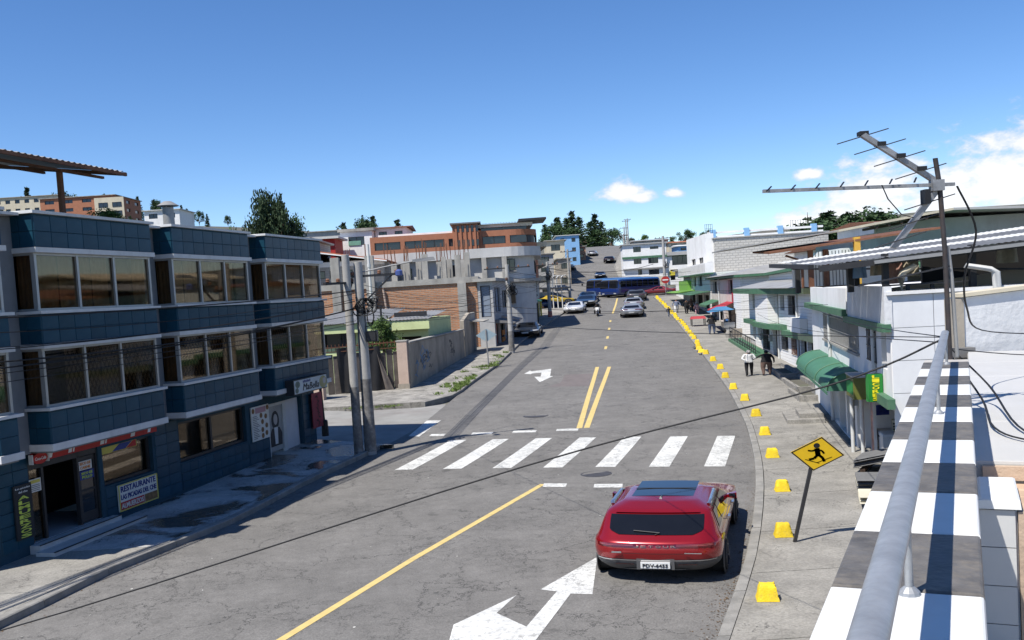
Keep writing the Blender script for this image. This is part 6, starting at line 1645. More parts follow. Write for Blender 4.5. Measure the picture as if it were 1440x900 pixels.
opsD = [(*fd(4.7, 7.4), 6.4, 7.7, dict(mull=1)), (*fd(9, 11), 6.4, 7.7, dict(mull=1)), (*fd(1, 4), 3.6, 5.3, dict(mull=1, pane='dark_void', name='shop_opening')), (*fd(5, 9), 3.8, 5.3, dict(mull=1, pane='dark_void', name='shop_opening')), (*fd(10, 14), 4.2, 5.4, dict(mull=1, pane='dark_void', name='shop_opening'))]
faces_block(hd, 0, 8, -.2, 20, 2.0, 8.0, 'white_siding', {'x-': opsD, 'y-': [(.3, 1.2, 6.0, 7.2, dict(mull=0))]}, depth=.2)
mb = MB(); mb.box(-.5, .1, -1.5, 18.6, 7.95, 9.15); mb.build('balcony_wall', 'white_wall', hd)
mb = MB(); mb.box(-.55, .1, -1.6, 18.7, 7.78, 7.94); mb.build('green_band', 'green_trim', hd)
for k in range(30): mb = MB(); mb.box(-.53, -.505, -1.2 + k * .66, -1.14 + k * .66, 8.1, 9.0); mb.build('balcony_rib', 'grey_wall', hd)
mb = MB(); mb.box(-.4, -.02, 12.2, 19.6, 5.85, 7.28); mb.build('lime_panel', 'bright_green', hd)
mb = MB(); mb.hexa([(-1.5, -.0, 5.4), (0, 0, 5.7), (0, 19.8, 5.7), (-1.5, 19.8, 5.5), (-1.5, 0, 5.48), (0, 0, 5.8), (0, 19.8, 5.8), (-1.5, 19.8, 5.58)]); mb.build('green_band', 'green_trim', hd)
mb = MB(); mb.hexa([(-1.6, 10, 5.6), (-.0, 10, 5.82), (0, 19.8, 5.82), (-1.6, 19.8, 5.62), (-1.6, 10, 5.7), (-.0, 10, 5.95), (0, 19.8, 5.95), (-1.6, 19.8, 5.72)]); mb.build('lime_awning', 'bright_green', hd)
he = house('narrow white house with a dark shop below, last before the junction', 16.6, 92.5, 6, 6.5, 4.2, 8.9, 'white_wall', 2, 4, rz=HD)
coursed('pale_block', (.50, .485, .45), (.45, .435, .40), (.30, .29, .27), .42, .19, .03, var=.15, dirt=.2, bump=.7)
tbk = thing('tall_block_house', 'tall house with bare pale block side wall and blue-white roof terrace', 'building', (15.4, 74.2, 2.6), .02)
faces_block(tbk, .55, 9.2, 0, 9, 0, 9.5, 'pale_block', {})
faces_block(tbk, -.1, .54, 0.3, 9, 5.4, 10.2, 'white_wall', {'x-': [(2, 4, 6.2, 7.4, dict(mull=1)), (5.5, 7.5, 6.2, 7.4, dict(mull=1))], 'y-': [(.05, .5, 5.6, 6.7, dict(mull=0))]})
mb = MB(); mb.box(.4, 9.3, -.1, 9.1, 9.503, 9.62); mb.build('coping', 'grey_wall', tbk)
mb = MB(); mb.box(.3, 9.2, 1.2, 1.4, 10.2, 10.45); mb.box(.3, 9.2, 1.2, 1.4, 9.63, 9.9); mb.build('terrace_wall', 'white_wall', tbk)
for k in range(4): mb = MB(); mb.box(.5 + k * 2.6, .9 + k * 2.6, 1.1, 1.5, 9.63, 10.7); mb.build('terrace_pier', 'sky_blue_wall', tbk)
mb = MB()
for z in (10.3, 10.8, 11.3): mb.bar((-.05, .4, z), (.5, .4, z), .03, .03)
for k in range(5): mb.bar((-.05 + .14 * k, .4, 10.2), (-.05 + .14 * k, .4, 11.35), .025, .025)
mb.build('railing', 'steel_black', tbk)
mb = MB()
for k in range(6): mb.bar((6.8 + .2 * k, 1.6, 10.5), (6.8 + .2 * k, 1.6, 11.3), .025, .025)
mb.bar((6.8, 1.6, 11.3), (7.8, 1.6, 11.3), .03, .03); mb.build('railing', 'steel_black', tbk)
for (x, y, w, h_, m_, lb) in ((24.6, 64, 8, 12.0, 'white_wall', 'white house with rust-edged roof behind the pergola'), (17.2, 50, 5, 9.1, 'white_wall', 'white upper storey rising behind the banded white house')):
    house(lb, x, y, w, 8, 1.5, h_, m_, 3, 3, roof='rust_metal', over=.5, pitched=.5)
# beige gable house behind the covered terrace
bgx = thing('overhanging_roof_house', 'grey-beige upper house with an overhanging timber roof behind the terrace', 'house', (15.0, 40, 1.5), .0)
faces_block(bgx, .3, 9, 0, 8, 0, 7.9, 'grey_wall', {'y-': [(3.4, 6.0, 6.0, 7.0, dict(mull=2)), (.9, 2.2, 5.6, 6.6, dict(mull=1))]}, name='wall')
mb = MB(); mb.hexa([(-.6, -1.5, 8.25), (2.8, -1.5, 8.95), (2.8, 8.5, 8.95), (-.6, 8.5, 8.25), (-.6, -1.5, 8.4), (2.8, -1.5, 9.1), (2.8, 8.5, 9.1), (-.6, 8.5, 8.4)]); mb.build('roof', 'cream_wall', bgx)
mb = MB(); mb.hexa([(2.8, -1.5, 8.95), (9.4, -1.5, 8.6), (9.4, 8.5, 8.6), (2.8, 8.5, 8.95), (2.8, -1.5, 9.1), (9.4, -1.5, 8.75), (9.4, 8.5, 8.75), (2.8, 8.5, 9.1)]); mb.build('roof', 'grey_wall', bgx)
for k in range(6): mb = MB(); x = -.3 + k * .5; mb.box(x, x + .1, -1.45, .0, 8.06 + k * .1, 8.22 + k * .1); mb.build('rafter', 'wood_dark', bgx)
mb = MB(); mb.box(.3, 9, .0, .3, 7.9, 8.6); mb.build('gable', 'grey_wall', bgx)
# white building across the junction
wb = thing('white_junction_building', 'three-storey white building with green bands facing the far junction', 'building', (15.35, 128, 7.2), .09)
opw = [(1.4, 2.4, 6.9, 8.0, {}), (3.6, 4.7, 7.35, 7.9, {}), (1.4, 2.4, 4.4, 5.6, {}), (3.3, 4.6, 4.35, 5.55, {}), (1.9, 2.4, 2.1, 3.25, dict(mull=0)), (3.3, 4.65, 2.0, 3.1, {})]
faces_block(wb, 0, 5.7, 0, 9, -1, 8.5, 'white_wall', {'y-': opw, 'x-': [(2, 3.5, 4.4, 5.6, {}), (5, 6.5, 4.4, 5.6, {})]}, depth=.2, roof='grey_wall', roof_h=.2, roof_over=.25)
faces_block(wb, 5.71, 13.2, .3, 9, -1, 5.75, 'white_wall', {'y-': [(.7, 2.8, 3.7, 5.6, dict(mull=2)), (4.5, 6.2, 4.2, 5.4, dict(mull=2)), (.4, 3.0, .6, 2.8, dict(mull=1, pane='dark_void'))]}, depth=.2)
mb = MB(); mb.box(5.6, 13.3, .0, .4, 5.76, 6.5); mb.build('roof_parapet', 'grey_wall', wb)
mb = MB(); mb.box(-.1, 5.75, -.12, -.003, 5.55, 6.0); mb.box(5.75, 13.3, .15, .29, 5.6, 5.75); mb.build('green_band', 'green_trim', wb)
mb = MB(); mb.box(-.1, 5.75, -.35, -.003, 3.35, 3.55); mb.build('floor_band', 'grey_wall', wb)
mb = MB(); mb.box(-.05, 5.7, -.06, -.003, -1, 1.5); mb.build('cream_base', 'cream_wall', wb)
mb = MB(); mb.box(6.0, 7.0, .1, .28, 1.6, 2.5); mb.build('yellow_sign', 'kiosk_yellow', wb); mb = MB(); mb.box(7.0, 8.0, .1, .28, 1.6, 2.5); mb.build('blue_sign', 'board_blue', wb)
rs = [('low house with terracotta roof behind the white junction building', 26.5, 158, 3.4, 16.0, 17.7, 'cream_wall', 'tile_red'), ('grey-roofed house with open loft behind the junction building', 21.2, 160, 5.6, 15.6, 18.8, 'block_wall', 'roof_sheet'), ('green-roofed low house on the ridge by the dark trees', 29.9, 161, 4.0, 15.6, 17.6, 'white_wall', 'green_trim'), ('blue-walled shed below the terracotta roof', 26.6, 150, 3.2, 14.6, 16.2, 'sky_blue_wall', 'frame_white'), ('pale house with wide eaves left of the loft house', 18.6, 150, 2.6, 13.5, 16.4, 'cream_wall', 'roof_sheet')]
for lb, x, y, w, z0, z1, m_, rf in rs: house(lb, x, y, w, 6, z0, z1, m_, 1, 2, roof=rf, pitched=.5, over=.3)
# ------------------------------------------------------------------ vehicles
mat('tyre', (.018, .018, .019), .85, var=.2, scale=20)
mat('rim', (.38, .385, .39), .35, var=.1, metal=.7)
mat('rim_dark', (.07, .07, .075), .4, var=.1, metal=.5)
mat('car_glass', (.008, .009, .012), .03, var=.1, spec=.38)
mat('car_trim', (.028, .028, .03), .55, var=.12)
mat('car_clad', (.075, .075, .078), .6, var=.12, scale=10)
mat('chrome', (.62, .62, .63), .18, var=.05, metal=.9)
mat('tail_red', (.085, .003, .005), .12, var=.2, spec=.7, coat=.6)
mat('tail_lens', (.42, .10, .10), .15, var=.2, spec=.7, coat=.6)
mat('head_lamp', (.50, .52, .54), .1, var=.1, spec=.8, coat=.5)
mat('plate_white', (.62, .63, .62), .5, var=.04)
mat('amber', (.55, .22, .02), .2, var=.1)
def paint(name, c, metal=.15):
    mat(name, c, .28, var=.05, scale=3, metal=metal, spec=.5, coat=.7)
mat('paint_red', (.27, .006, .010), .24, var=.05, scale=3, metal=.4, spec=.5, coat=.8); paint('paint_black', (.014, .014, .016)); paint('paint_silver', (.42, .43, .44), .5); paint('paint_white', (.62, .62, .61), 0.)
paint('paint_grey', (.10, .105, .11), .4); paint('paint_bus', (.010, .028, .14), 0.); paint('paint_bus_light', (.06, .16, .36), 0.); paint('paint_yellow', (.48, .33, .03), 0.); paint('paint_blue', (.03, .06, .16), .2); paint('paint_maroon', (.18, .012, .018), .2)

class Shell:
    """body swept through plan-view rings; rf runs up the rings, s runs round them from the middle of the tail"""
    def __init__(self, rings):
        self.R = rings
    def pt(self, ring, s):
        zr, zf, yr, yf, hw, cr, cf, bow = ring
        s = s % 1.0
        mir = 1
        if s > .5: s = 1 - s; mir = -1
        cr = min(cr, hw * .9); cf = min(cf, hw * .9)
        if s <= .10:
            t = s / .10; x = (hw - cr) * t; y = yr + bow * .5 * (x / hw) ** 2
        elif s <= .15:
            a = (s - .10) / .05 * pi / 2; x = hw - cr + cr * sin(a); y0 = yr + bow * .5 * ((hw - cr) / hw) ** 2; y = y0 + cr - cr * cos(a)
        elif s <= .35:
            t = (s - .15) / .20; y0 = yr + cr + bow * .5 * ((hw - cr) / hw) ** 2; y1 = yf - cf - bow * ((hw - cf) / hw) ** 2; x = hw; y = y0 + (y1 - y0) * t
        elif s <= .40:
            a = (s - .35) / .05 * pi / 2; x = hw - cf + cf * cos(a); y1 = yf - cf - bow * ((hw - cf) / hw) ** 2; y = y1 + cf * sin(a)
        else:
            t = (s - .40) / .10; x = (hw - cf) * (1 - t); y = yf - bow * (x / hw) ** 2
        L = yf - yr; z = zr + (zf - zr) * (y - yr) / L
        return Vector((x * mir, y, z))
    def surf(self, rf, s):
        n = len(self.R); i = max(0, min(n - 2, int(rf))); t = rf - i
        p1, p2 = self.pt(self.R[i], s), self.pt(self.R[i+1], s)
        p0 = self.pt(self.R[i-1], s) if i > 0 else p1 * 2 - p2
        p3 = self.pt(self.R[i+2], s) if i + 2 < n else p2 * 2 - p1
        k = .32
        m1, m2 = (p2 - p0) * k, (p3 - p1) * k
        return p1 * (2*t**3 - 3*t*t + 1) + m1 * (t**3 - 2*t*t + t) + p2 * (-2*t**3 + 3*t*t) + m2 * (t**3 - t*t)
    def nrm(self, rf, s):
        e = .01
        a = self.surf(min(rf + .05, len(self.R) - 1.001), s) - self.surf(max(rf - .05, 0), s)
        b = self.surf(rf, s + e) - self.surf(rf, s - e)
        n = b.cross(a)
        return n.normalized() if n.length > 1e-9 else Vector((0, 0, 1))
    def body(self, mb, r0, r1, nr, ns=96, mi=0, cap_top=True, cap_bot=False):
        vs = [self.surf(r0 + (r1 - r0) * i / nr, j / ns) for i in range(nr + 1) for j in range(ns)]
        fs = [(i*ns+j, i*ns+(j+1) % ns, (i+1)*ns+(j+1) % ns, (i+1)*ns+j) for i in range(nr) for j in range(ns)]
        if cap_top: fs.append(tuple(range(nr*ns, nr*ns+ns)))
        if cap_bot: fs.append(tuple(range(ns-1, -1, -1)))
        mb.add(vs, fs, mi)
    def patch(self, mb, r0, r1, s0, s1, off=.006, nr=6, ns=12, taper=0.0, mi=0, trim=None):
        def fn(u, v):
            rf = r0 + (r1 - r0) * u
            a, b = s0 + taper * u * (s1 - s0) * .5, s1 - taper * u * (s1 - s0) * .5
            if trim: a, b = trim(u, a, b)
            s = a + (b - a) * v
            return self.surf(rf, s) + self.nrm(rf, s) * off
        mb.grid(lambda u, v: fn(u, 1 - v), nr, ns, mi)

#          z_rear z_front y_rear y_front half_w  cr   cf   bow
SUV = [(.27, .26, -2.18, 2.18, .80, .34, .34, .18), (.44, .42, -2.31, 2.33, .90, .38, .40, .22), (.72, .64, -2.37, 2.38, .935, .40, .42, .24), (.94, .86, -2.35, 2.28, .93, .40, .44, .24),
       (1.06, 1.04, -2.26, 1.15, .885, .34, .36, .20), (1.50, 1.53, -1.86, .06, .765, .15, .24, .10), (1.66, 1.66, -1.55, -.22, .55, .20, .28, .06)]
SEDAN = [(.24, .24, -2.12, 2.12, .77, .30, .32, .10), (.40, .38, -2.24, 2.25, .86, .30, .38, .12), (.66, .58, -2.27, 2.28, .885, .32, .40, .13), (.92, .76, -2.20, 2.18, .87, .32, .42, .14),
         (.97, .93, -1.50, 1.05, .80, .26, .34, .12), (1.38, 1.38, -.85, .10, .62, .20, .22, .10), (1.455, 1.45, -.62, -.10, .45, .25, .25, .06)]
HATCH = [(.24, .24, -1.85, 1.9, .75, .30, .32, .10), (.40, .38, -1.98, 2.02, .84, .30, .38, .12), (.66, .58, -2.02, 2.05, .865, .32, .40, .13), (.90, .78, -1.98, 1.95, .85, .32, .42, .14),
         (1.0, .95, -1.85, 1.0, .79, .26, .34, .12), (1.42, 1.42, -1.5, .05, .63, .20, .22, .10), (1.50, 1.495, -1.2, -.15, .45, .25, .25, .06)]

def car(label, x, y, heading, kind, pm, cat='car', name='car', group=None, hero=False, plate=None, wheel_r=.34, rim='rim', lights=True):
    c = thing(name, label, cat, (x, y, roadz(x, y) + .004), heading, group)
    sh = Shell({'suv': SUV, 'sedan': SEDAN, 'hatch': HATCH}[kind])
    R = sh.R; nr = 26 if hero else 14; ns = 120 if hero else 56
    mb = MB(); sh.body(mb, 1.5 if hero else 0, len(R) - 1, nr, ns, cap_bot=not hero); mb.build('body', pm, c, smooth=50)
    if hero:
        mb = MB(); sh.body(mb, 0, 1.5, 9, ns, cap_top=False, cap_bot=True); mb.build('lower_cladding', 'car_clad', c, smooth=50)
    q = 10 if hero else 5
    # glass
    mb = MB(); sh.patch(mb, 4.14, 4.86, -.112, .112, .008, q, q * 3, trim=(lambda u, a, b: (a * (1 - .35 * max(0, .25 - u) ** 1 * 1.6), b * (1 - .35 * max(0, .25 - u) * 1.6))) if kind == 'suv' else None); mb.build('rear_window', 'car_glass', c, smooth=True)
    mb = MB(); sh.patch(mb, 4.08, 4.97, .385, .615, .008, q, q * 2, taper=.06); mb.build('windscreen', 'car_glass', c, smooth=True)
    for sd in (1, -1):
        for a, b in ((.162, .205), (.212, .268), (.275, .345)) if kind != 'sedan' else ((.185, .262), (.27, .345)):
            tr = None
            s0, s1 = (a, b) if sd > 0 else (1 - b, 1 - a)
            mb = MB(); sh.patch(mb, 4.14, 4.86, s0, s1, .008, q, 6); mb.build('side_window', 'car_glass', c, smooth=True)
    # wheels
    yw = (R[2][2] + .88, R[2][3] - .92); hw = R[2][4]
    for yy in yw:
        for sd in (1, -1):
            ar = MB(); ar.lathe_x([(0, .01), (0, wheel_r + .075), (.012, wheel_r + .07), (.013, .01)] if sd > 0 else [(0, .01), (0, wheel_r + .075), (-.012, wheel_r + .07), (-.013, .01)], sd * (hw - .012), yy, wheel_r + .01, 26)
            ar.build('wheel_arch', 'car_clad' if hero else 'car_trim', c)
            wh = MB(); wh.lathe_x([(-.22 * sd, wheel_r - .03), (-.20 * sd, wheel_r), (-.02 * sd, wheel_r), (.012 * sd, wheel_r - .035), (.014 * sd, wheel_r * .68)], sd * (hw + .012), yy, wheel_r, 26)
            w = wh.build('wheel', 'tyre', c, smooth=40)
            rm = MB(); rm.lathe_x([(.0, wheel_r * .70), (.018 * sd, wheel_r * .69), (.018 * sd, wheel_r * .60), (-.03 * sd, wheel_r * .56), (-.03 * sd, .02)], sd * (hw + .012), yy, wheel_r, 22)
            for k in range(5):
                a = 2 * pi * k / 5 + .3; r_ = wheel_r * .64
                rm.bar((sd * (hw + .022), yy, wheel_r), (sd * (hw + .026), yy + r_ * cos(a), wheel_r + r_ * sin(a)), .05, .02)
            rm.build('rim', rim, w)
    # lights, bumper, plate, mirrors
    for sd in (1, -1):
        s0, s1 = (.052, .128) if sd > 0 else (.872, .948)
        mb = MB(); sh.patch(mb, 2.62, 3.02 if kind != 'suv' else 2.98, s0, s1, .010, 4, 10); mb.build('tail_light', 'tail_red', c, smooth=True)
        s0, s1 = (.362, .425) if sd > 0 else (.575, .638)
        mb = MB(); sh.patch(mb, 2.35, 2.80, s0, s1, .012, 4, 10); mb.build('headlight', 'head_lamp', c, smooth=True)
        p = sh.surf(4.25, .335 if sd > 0 else .665)
        mb = MB(); mb.hexa([(p.x, p.y - .02, p.z - .05), (p.x + .17 * sd, p.y - .10, p.z - .05), (p.x + .17 * sd, p.y + .02, p.z - .05), (p.x, p.y + .08, p.z - .05), (p.x, p.y - .02, p.z + .02), (p.x + .17 * sd, p.y - .10, p.z + .11), (p.x + .16 * sd, p.y + .03, p.z + .11), (p.x, p.y + .08, p.z + .02)] if sd > 0 else
                           [(p.x - .17, p.y - .10, p.z - .05), (p.x, p.y - .02, p.z - .05), (p.x, p.y + .08, p.z - .05), (p.x - .17, p.y + .02, p.z - .05), (p.x - .17, p.y - .10, p.z + .11), (p.x, p.y - .02, p.z + .02), (p.x, p.y + .08, p.z + .02), (p.x - .16, p.y + .03, p.z + .11)])
        mi = mb.build('mirror', pm, c)
        g = MB(); g.box(p.x + sd * .05, p.x + sd * .15, p.y - .115, p.y - .105, p.z, p.z + .09); g.build('mirror_glass', 'car_glass', mi)
    mb = MB(); sh.patch(mb, 1.1, 1.9, .44, .56, .012, 4, 10); mb.build('grille', 'car_trim', c, smooth=True)
    if not hero:
        mb = MB(); sh.patch(mb, .55, 1.05, .40, .60, .010, 3, 10); mb.build('front_bumper', 'car_trim', c, smooth=True)
        mb = MB(); sh.patch(mb, .35, .95, -.10, .10, .010, 3, 10); mb.build('rear_bumper', 'car_trim', c, smooth=True)
        for s_ in (0, .5):
            p = sh.surf(1.5, s_); y_ = p.y + (.02 if s_ else -.02)
            mb = MB(); mb.box(-.22, .22, y_ - .012, y_ + .012, p.z - .07, p.z + .07); mb.build('number_plate', 'plate_white', c)
    return c, sh

red, sh = car('shiny red SUV waiting at the crossing, seen from behind, dark sunroof and silver roof rails', 2.50, 15.85, .277, 'suv', 'paint_red', hero=True, wheel_r=.36, rim='rim_dark')
def on(rf, s, off): return sh.surf(rf, s) + sh.nrm(rf, s) * off
# tail: light bar, lettering, plate, bumper, wiper, spoiler
mb = MB(); sh.patch(mb, 2.88, 2.94, -.06, .06, .009, 2, 16); mb.build('light_bar', 'tail_red', red, smooth=True)
for k, ch_ in enumerate('JETOUR'):
    s_ = -.050 + .02 * k
    p = on(2.72, s_, .012); text(ch_, red, 'chrome', (p.x, p.y / 1, p.z * 1), .1, w=.075, h=.045, facing='y-')
p = on(1.05, 0, .02)
mb = MB(); mb.box(-.21, .21, p.y - .045, p.y - .015, .39, .53); pn = mb.build('number_plate', 'plate_white', red)
text('PDV-6455', pn, 'ink_black', (0, p.y - .049, .455), .1, w=.36, h=.08, facing='y-', bold=True)
mb = MB(); mb.box(-.27, .27, p.y - .014, p.y + .12, .35, .60); mb.build('plate_recess', 'car_clad', red)
mb = MB(); sh.patch(mb, 1.42, 1.48, -.13, .13, .012, 2, 24); mb.build('bumper_crease', 'chrome', red, smooth=True)
mb = MB(); sh.patch(mb, .22, .40, -.085, .085, .02, 3, 20); mb.build('skid_plate', 'rim', red, smooth=True)
for sd in (1, -1):
    a, b = (.060, .105) if sd > 0 else (.895, .94)
    mb = MB(); sh.patch(mb, 1.05, 1.15, a, b, .012, 2, 8); mb.build('reflector', 'tail_red', red, smooth=True)
    a, b = (.075, .10) if sd > 0 else (.90, .925)
    mb = MB(); sh.patch(mb, .16, .30, a, b, .02, 2, 6); mb.build('exhaust_trim', 'chrome', red, smooth=True)
mb = MB(); sh.patch(mb, 4.93, 5.16, -.10, .10, .03, 4, 20); mb.build('spoiler', 'paint_red', red, smooth=True)
mb = MB(); mb.tube([on(4.15, .0, .02), on(4.22, .012, .035), on(4.30, -.055, .03)], .011, 6); mb.build('rear_wiper', 'car_trim', red)
mb = MB(); mb.box(-.62, -.48, on(2.2, -.06, .0).y - .012, on(2.2, -.06, 0).y - .004, .735, .775); mb.build('badge', 'chrome', red)
mb = MB(); sh.patch(mb, 2.02, 2.06, -.11, .11, .003, 1, 20); mb.build('tailgate_seam', 'car_trim', red, smooth=True)
mb = MB(); mb.box(.42, .66, on(2.1, .055, .006).y - .004, on(2.1, .055, .006).y, .735, .755); mb.build('model_badge', 'chrome', red)
for sd in (1, -1):
    a, b = (.058, .124) if sd > 0 else (.876, .942)
    mb = MB(); sh.patch(mb, 2.77, 2.81, a, b, .014, 2, 10); mb.build('lamp_strip', 'tail_lens', red, smooth=True)
    mb = MB(); sh.patch(mb, 2.90, 2.93, a, b, .014, 2, 10); mb.build('lamp_strip', 'tail_lens', red, smooth=True)
# roof: panoramic glass, rails, fin
def roofz(x, y):
    best = 1.66 - .16 * max(0, abs(x) - .35) ** 1.2
    return best
sr = MB(); sr.grid(lambda u, v: (-.47 + .94 * v, -1.22 + 1.15 * u, 1.672 + .012 * (1 - (2*v-1)**2) - .010), 6, 8); sr.build('sunroof', 'car_glass', red, smooth=True)
mb = MB(); mb.box(-.47, .47, -.70, -.685, 1.672, 1.688); mb.build('sunroof_bar', 'car_trim', red)
for sd in (1, -1):
    pts = [on(5.3, .165 if sd > 0 else .835, .01)] + [on(5.32, (.175 + .0225 * k) if sd > 0 else (.825 - .0225 * k), .05) for k in range(7)] + [on(5.3, .325 if sd > 0 else .675, .01)]
    mb = MB(); mb.tube(pts, .032, 8); mb.build('roof_rail', 'chrome', red, smooth=50)
mb = MB(); mb.hexa([(-.03, -1.42, 1.63), (.03, -1.42, 1.63), (.015, -1.22, 1.66), (-.015, -1.22, 1.66), (-.008, -1.42, 1.72), (.008, -1.42, 1.72), (.008, -1.26, 1.68), (-.008, -1.26, 1.68)]); mb.build('antenna_fin', 'chrome', red)
for sd in (1, -1):
    for s_ in (.215, .272, .33):
        q_ = s_ if sd > 0 else 1 - s_
        mb = MB(); sh.patch(mb, 1.2, 4.05, q_ - .0008, q_ + .0008, .003, 12, 1); mb.build('door_seam', 'car_trim', red, smooth=True)
    for s_ in (.225, .283):
        q_ = s_ if sd > 0 else 1 - s_
        p = on(3.05, q_, .02); mb = MB(); mb.box(p.x - .02, p.x + .02, p.y - .09, p.y + .09, p.z - .015, p.z + .025); mb.build('door_handle', 'chrome', red)
    for (s0, s1) in ((.158, .348),):
        a, b = (s0, s1) if sd > 0 else (1 - s1, 1 - s0)
        mb = MB(); sh.patch(mb, 4.07, 4.12, a, b, .010, 1, 20); mb.build('window_trim', 'chrome', red, smooth=True)
mat('sticker_yellow', (.66, .48, .03), .6, var=.3, scale=10)
mb = MB(); mb_pts = [(3.30, .150), (3.05, .142), (2.75, .150), (2.9, .158), (2.7, .168), (3.2, .166), (3.45, .160)]
mb.add([on(a, b, .012) for a, b in mb_pts], [tuple(range(len(mb_pts)))]); mb.build('sticker', 'sticker_yellow', red)
# fuel flap
mb = MB(); sh.patch(mb, 2.95, 3.4, .835, .85, .004, 3, 3); mb.build('fuel_flap', 'paint_red', red, smooth=True)

# traffic further along
hS = .155
car('silver sedan driving away towards the junction, last of its file', 9.75, 77.0, hS, 'sedan', 'paint_silver')
car('pale silver hatchback ahead of the silver sedan', 11.0, 85.4, hS, 'hatch', 'paint_silver')
car('dark grey SUV stopped behind the blue bus', 12.75, 96.5, hS, 'suv', 'paint_grey')
car('maroon car nosing out of the side road by the no-entry sign', 15.9, 104.0, -1.35, 'sedan', 'paint_maroon')
car('black car half hidden at the junction corner beside the maroon one', 18.7, 104.2, -1.3, 'suv', 'paint_black')
hO = pi + .16
car('black sedan parked on the pavement beside the concrete pole', 1.15, 65.2, pi + .1, 'sedan', 'paint_black')
car('dark car tucked behind the parked black sedan', -.55, 68.6, pi + .1, 'hatch', 'paint_black')
car('white and dark hatchback leading the oncoming queue', 5.75, 84.9, hO, 'hatch', 'paint_white')
car('black SUV second in the oncoming queue', 7.35, 92.0, hO, 'suv', 'paint_black')
car('grey van-like car third in the oncoming queue', 8.1, 98.8, hO, 'suv', 'paint_grey')
car('dark car driving down the hill street above the bus', 14.4, 150.5, pi + .1, 'hatch', 'paint_black')
car('dark car climbing high on the hill street by the poles', 18.2, 171.0, .2, 'suv', 'paint_black')
car('small pale car near the crest of the hill street', 16.6, 186.0, .2, 'hatch', 'paint_silver')
car('dark car parked on the left kerb of the hill street', 10.6, 163.5, .12, 'sedan', 'paint_grey')
for lb, x, y, h_, k_, pm in (('yellow taxi parked under the carport by the junction', 4.4, 97.5, 1.3, 'sedan', 'paint_yellow'), ('white pickup parked beyond the carport hoops', 2.9, 100.5, 1.2, 'suv', 'paint_white'), ('blue parked car beside the far corner pole', 3.2, 92.0, 1.0, 'sedan', 'paint_blue')):
    c_, _s2 = car(lb, x, y, h_, k_, pm); c_.location.z += .1 * ZS

# buses
BUS = [(.32, .32, -4.0, 4.0, 1.18, .15, .2, .02), (.5, .5, -4.1, 4.12, 1.24, .18, .25, .03), (1.3, 1.3, -4.12, 4.16, 1.26, .18, .28, .04), (2.55, 2.55, -4.05, 4.05, 1.24, .2, .3, .04), (2.95, 2.95, -3.95, 3.85, 1.16, .25, .3, .04), (3.08, 3.08, -3.7, 3.6, .95, .3, .3, .03)]
def bus(label, x, y, heading):
    c = thing('bus', label, 'bus', (x, y, gz(y) - .04), heading)
    s = Shell(BUS)
    mb = MB(); s.body(mb, 0, 3.6, 18, 96, cap_bot=True, cap_top=False); mb.build('body', 'paint_bus', c, smooth=40)
    mb = MB(); s.body(mb, 3.6, 5, 6, 96); mb.build('roof', 'paint_bus_light', c, smooth=40)
    mb = MB(); s.patch(mb, 2.15, 3.25, .38, .495, .012, 5, 10); s.patch(mb, 2.15, 3.25, .505, .62, .012, 5, 10); mb.build('windscreen', 'car_glass', c, smooth=True)
    mb = MB(); s.patch(mb, 3.3, 3.7, .39, .61, .012, 3, 10); mb.build('destination_board', 'car_trim', c, smooth=True)
    for sd in (1, -1):
        for k in range(7):
            a = .158 + .0275 * k; b = a + .0245
            s0, s1 = (a, b) if sd > 0 else (1 - b, 1 - a)
            mb = MB(); s.patch(mb, 2.25, 3.1, s0, s1, .010, 3, 4); mb.build('window', 'car_glass', c, smooth=True)
        for yy in (-2.5, 2.5):
            w = MB(); w.lathe_x([(-.25 * sd, .44), (.0, .46), (.02 * sd, .40), (.02 * sd, .05)], sd * 1.25, yy, .47, 24); wo = w.build('wheel', 'tyre', c)
            r = MB(); r.lathe_x([(.0, .26), (.03 * sd, .25), (.0, .12), (.03 * sd, .05)], sd * 1.265, yy, .47, 18); r.build('rim', 'rim', wo)
            ar = MB(); ar.lathe_x([(0, .02), (0, .56), (.006 * sd, .55), (.007 * sd, .02)], sd * 1.245, yy, .48, 24); ar.build('wheel_arch', 'car_trim', c)
        a, b = (.41, .44) if sd > 0 else (.56, .59)
        mb = MB(); s.patch(mb, .85, 1.25, a, b, .012, 3, 5); mb.build('headlight', 'head_lamp', c, smooth=True)
        mb = MB(); mb.tube([(sd * 1.15, 4.0, 2.5), (sd * 1.5, 4.25, 2.4)], .03, 6); mb.box(sd * 1.45, sd * 1.6, 4.2, 4.3, 2.0, 2.4); mb.build('mirror', 'car_trim', c)
    mb = MB(); s.patch(mb, 1.05, 2.05, .318, .338, .010, 4, 3); mb.build('door', 'car_glass', c, smooth=True)
    mb = MB(); s.patch(mb, .6, .8, .38, .62, .014, 2, 14); mb.build('bumper', 'paint_bus_light', c, smooth=True)
    return c
bus('blue city bus crossing the junction with its full side in view', 13.35, 105.6, -2.42)
bus('second blue bus showing only its front behind the first', 12.1, 108.6, -2.42)

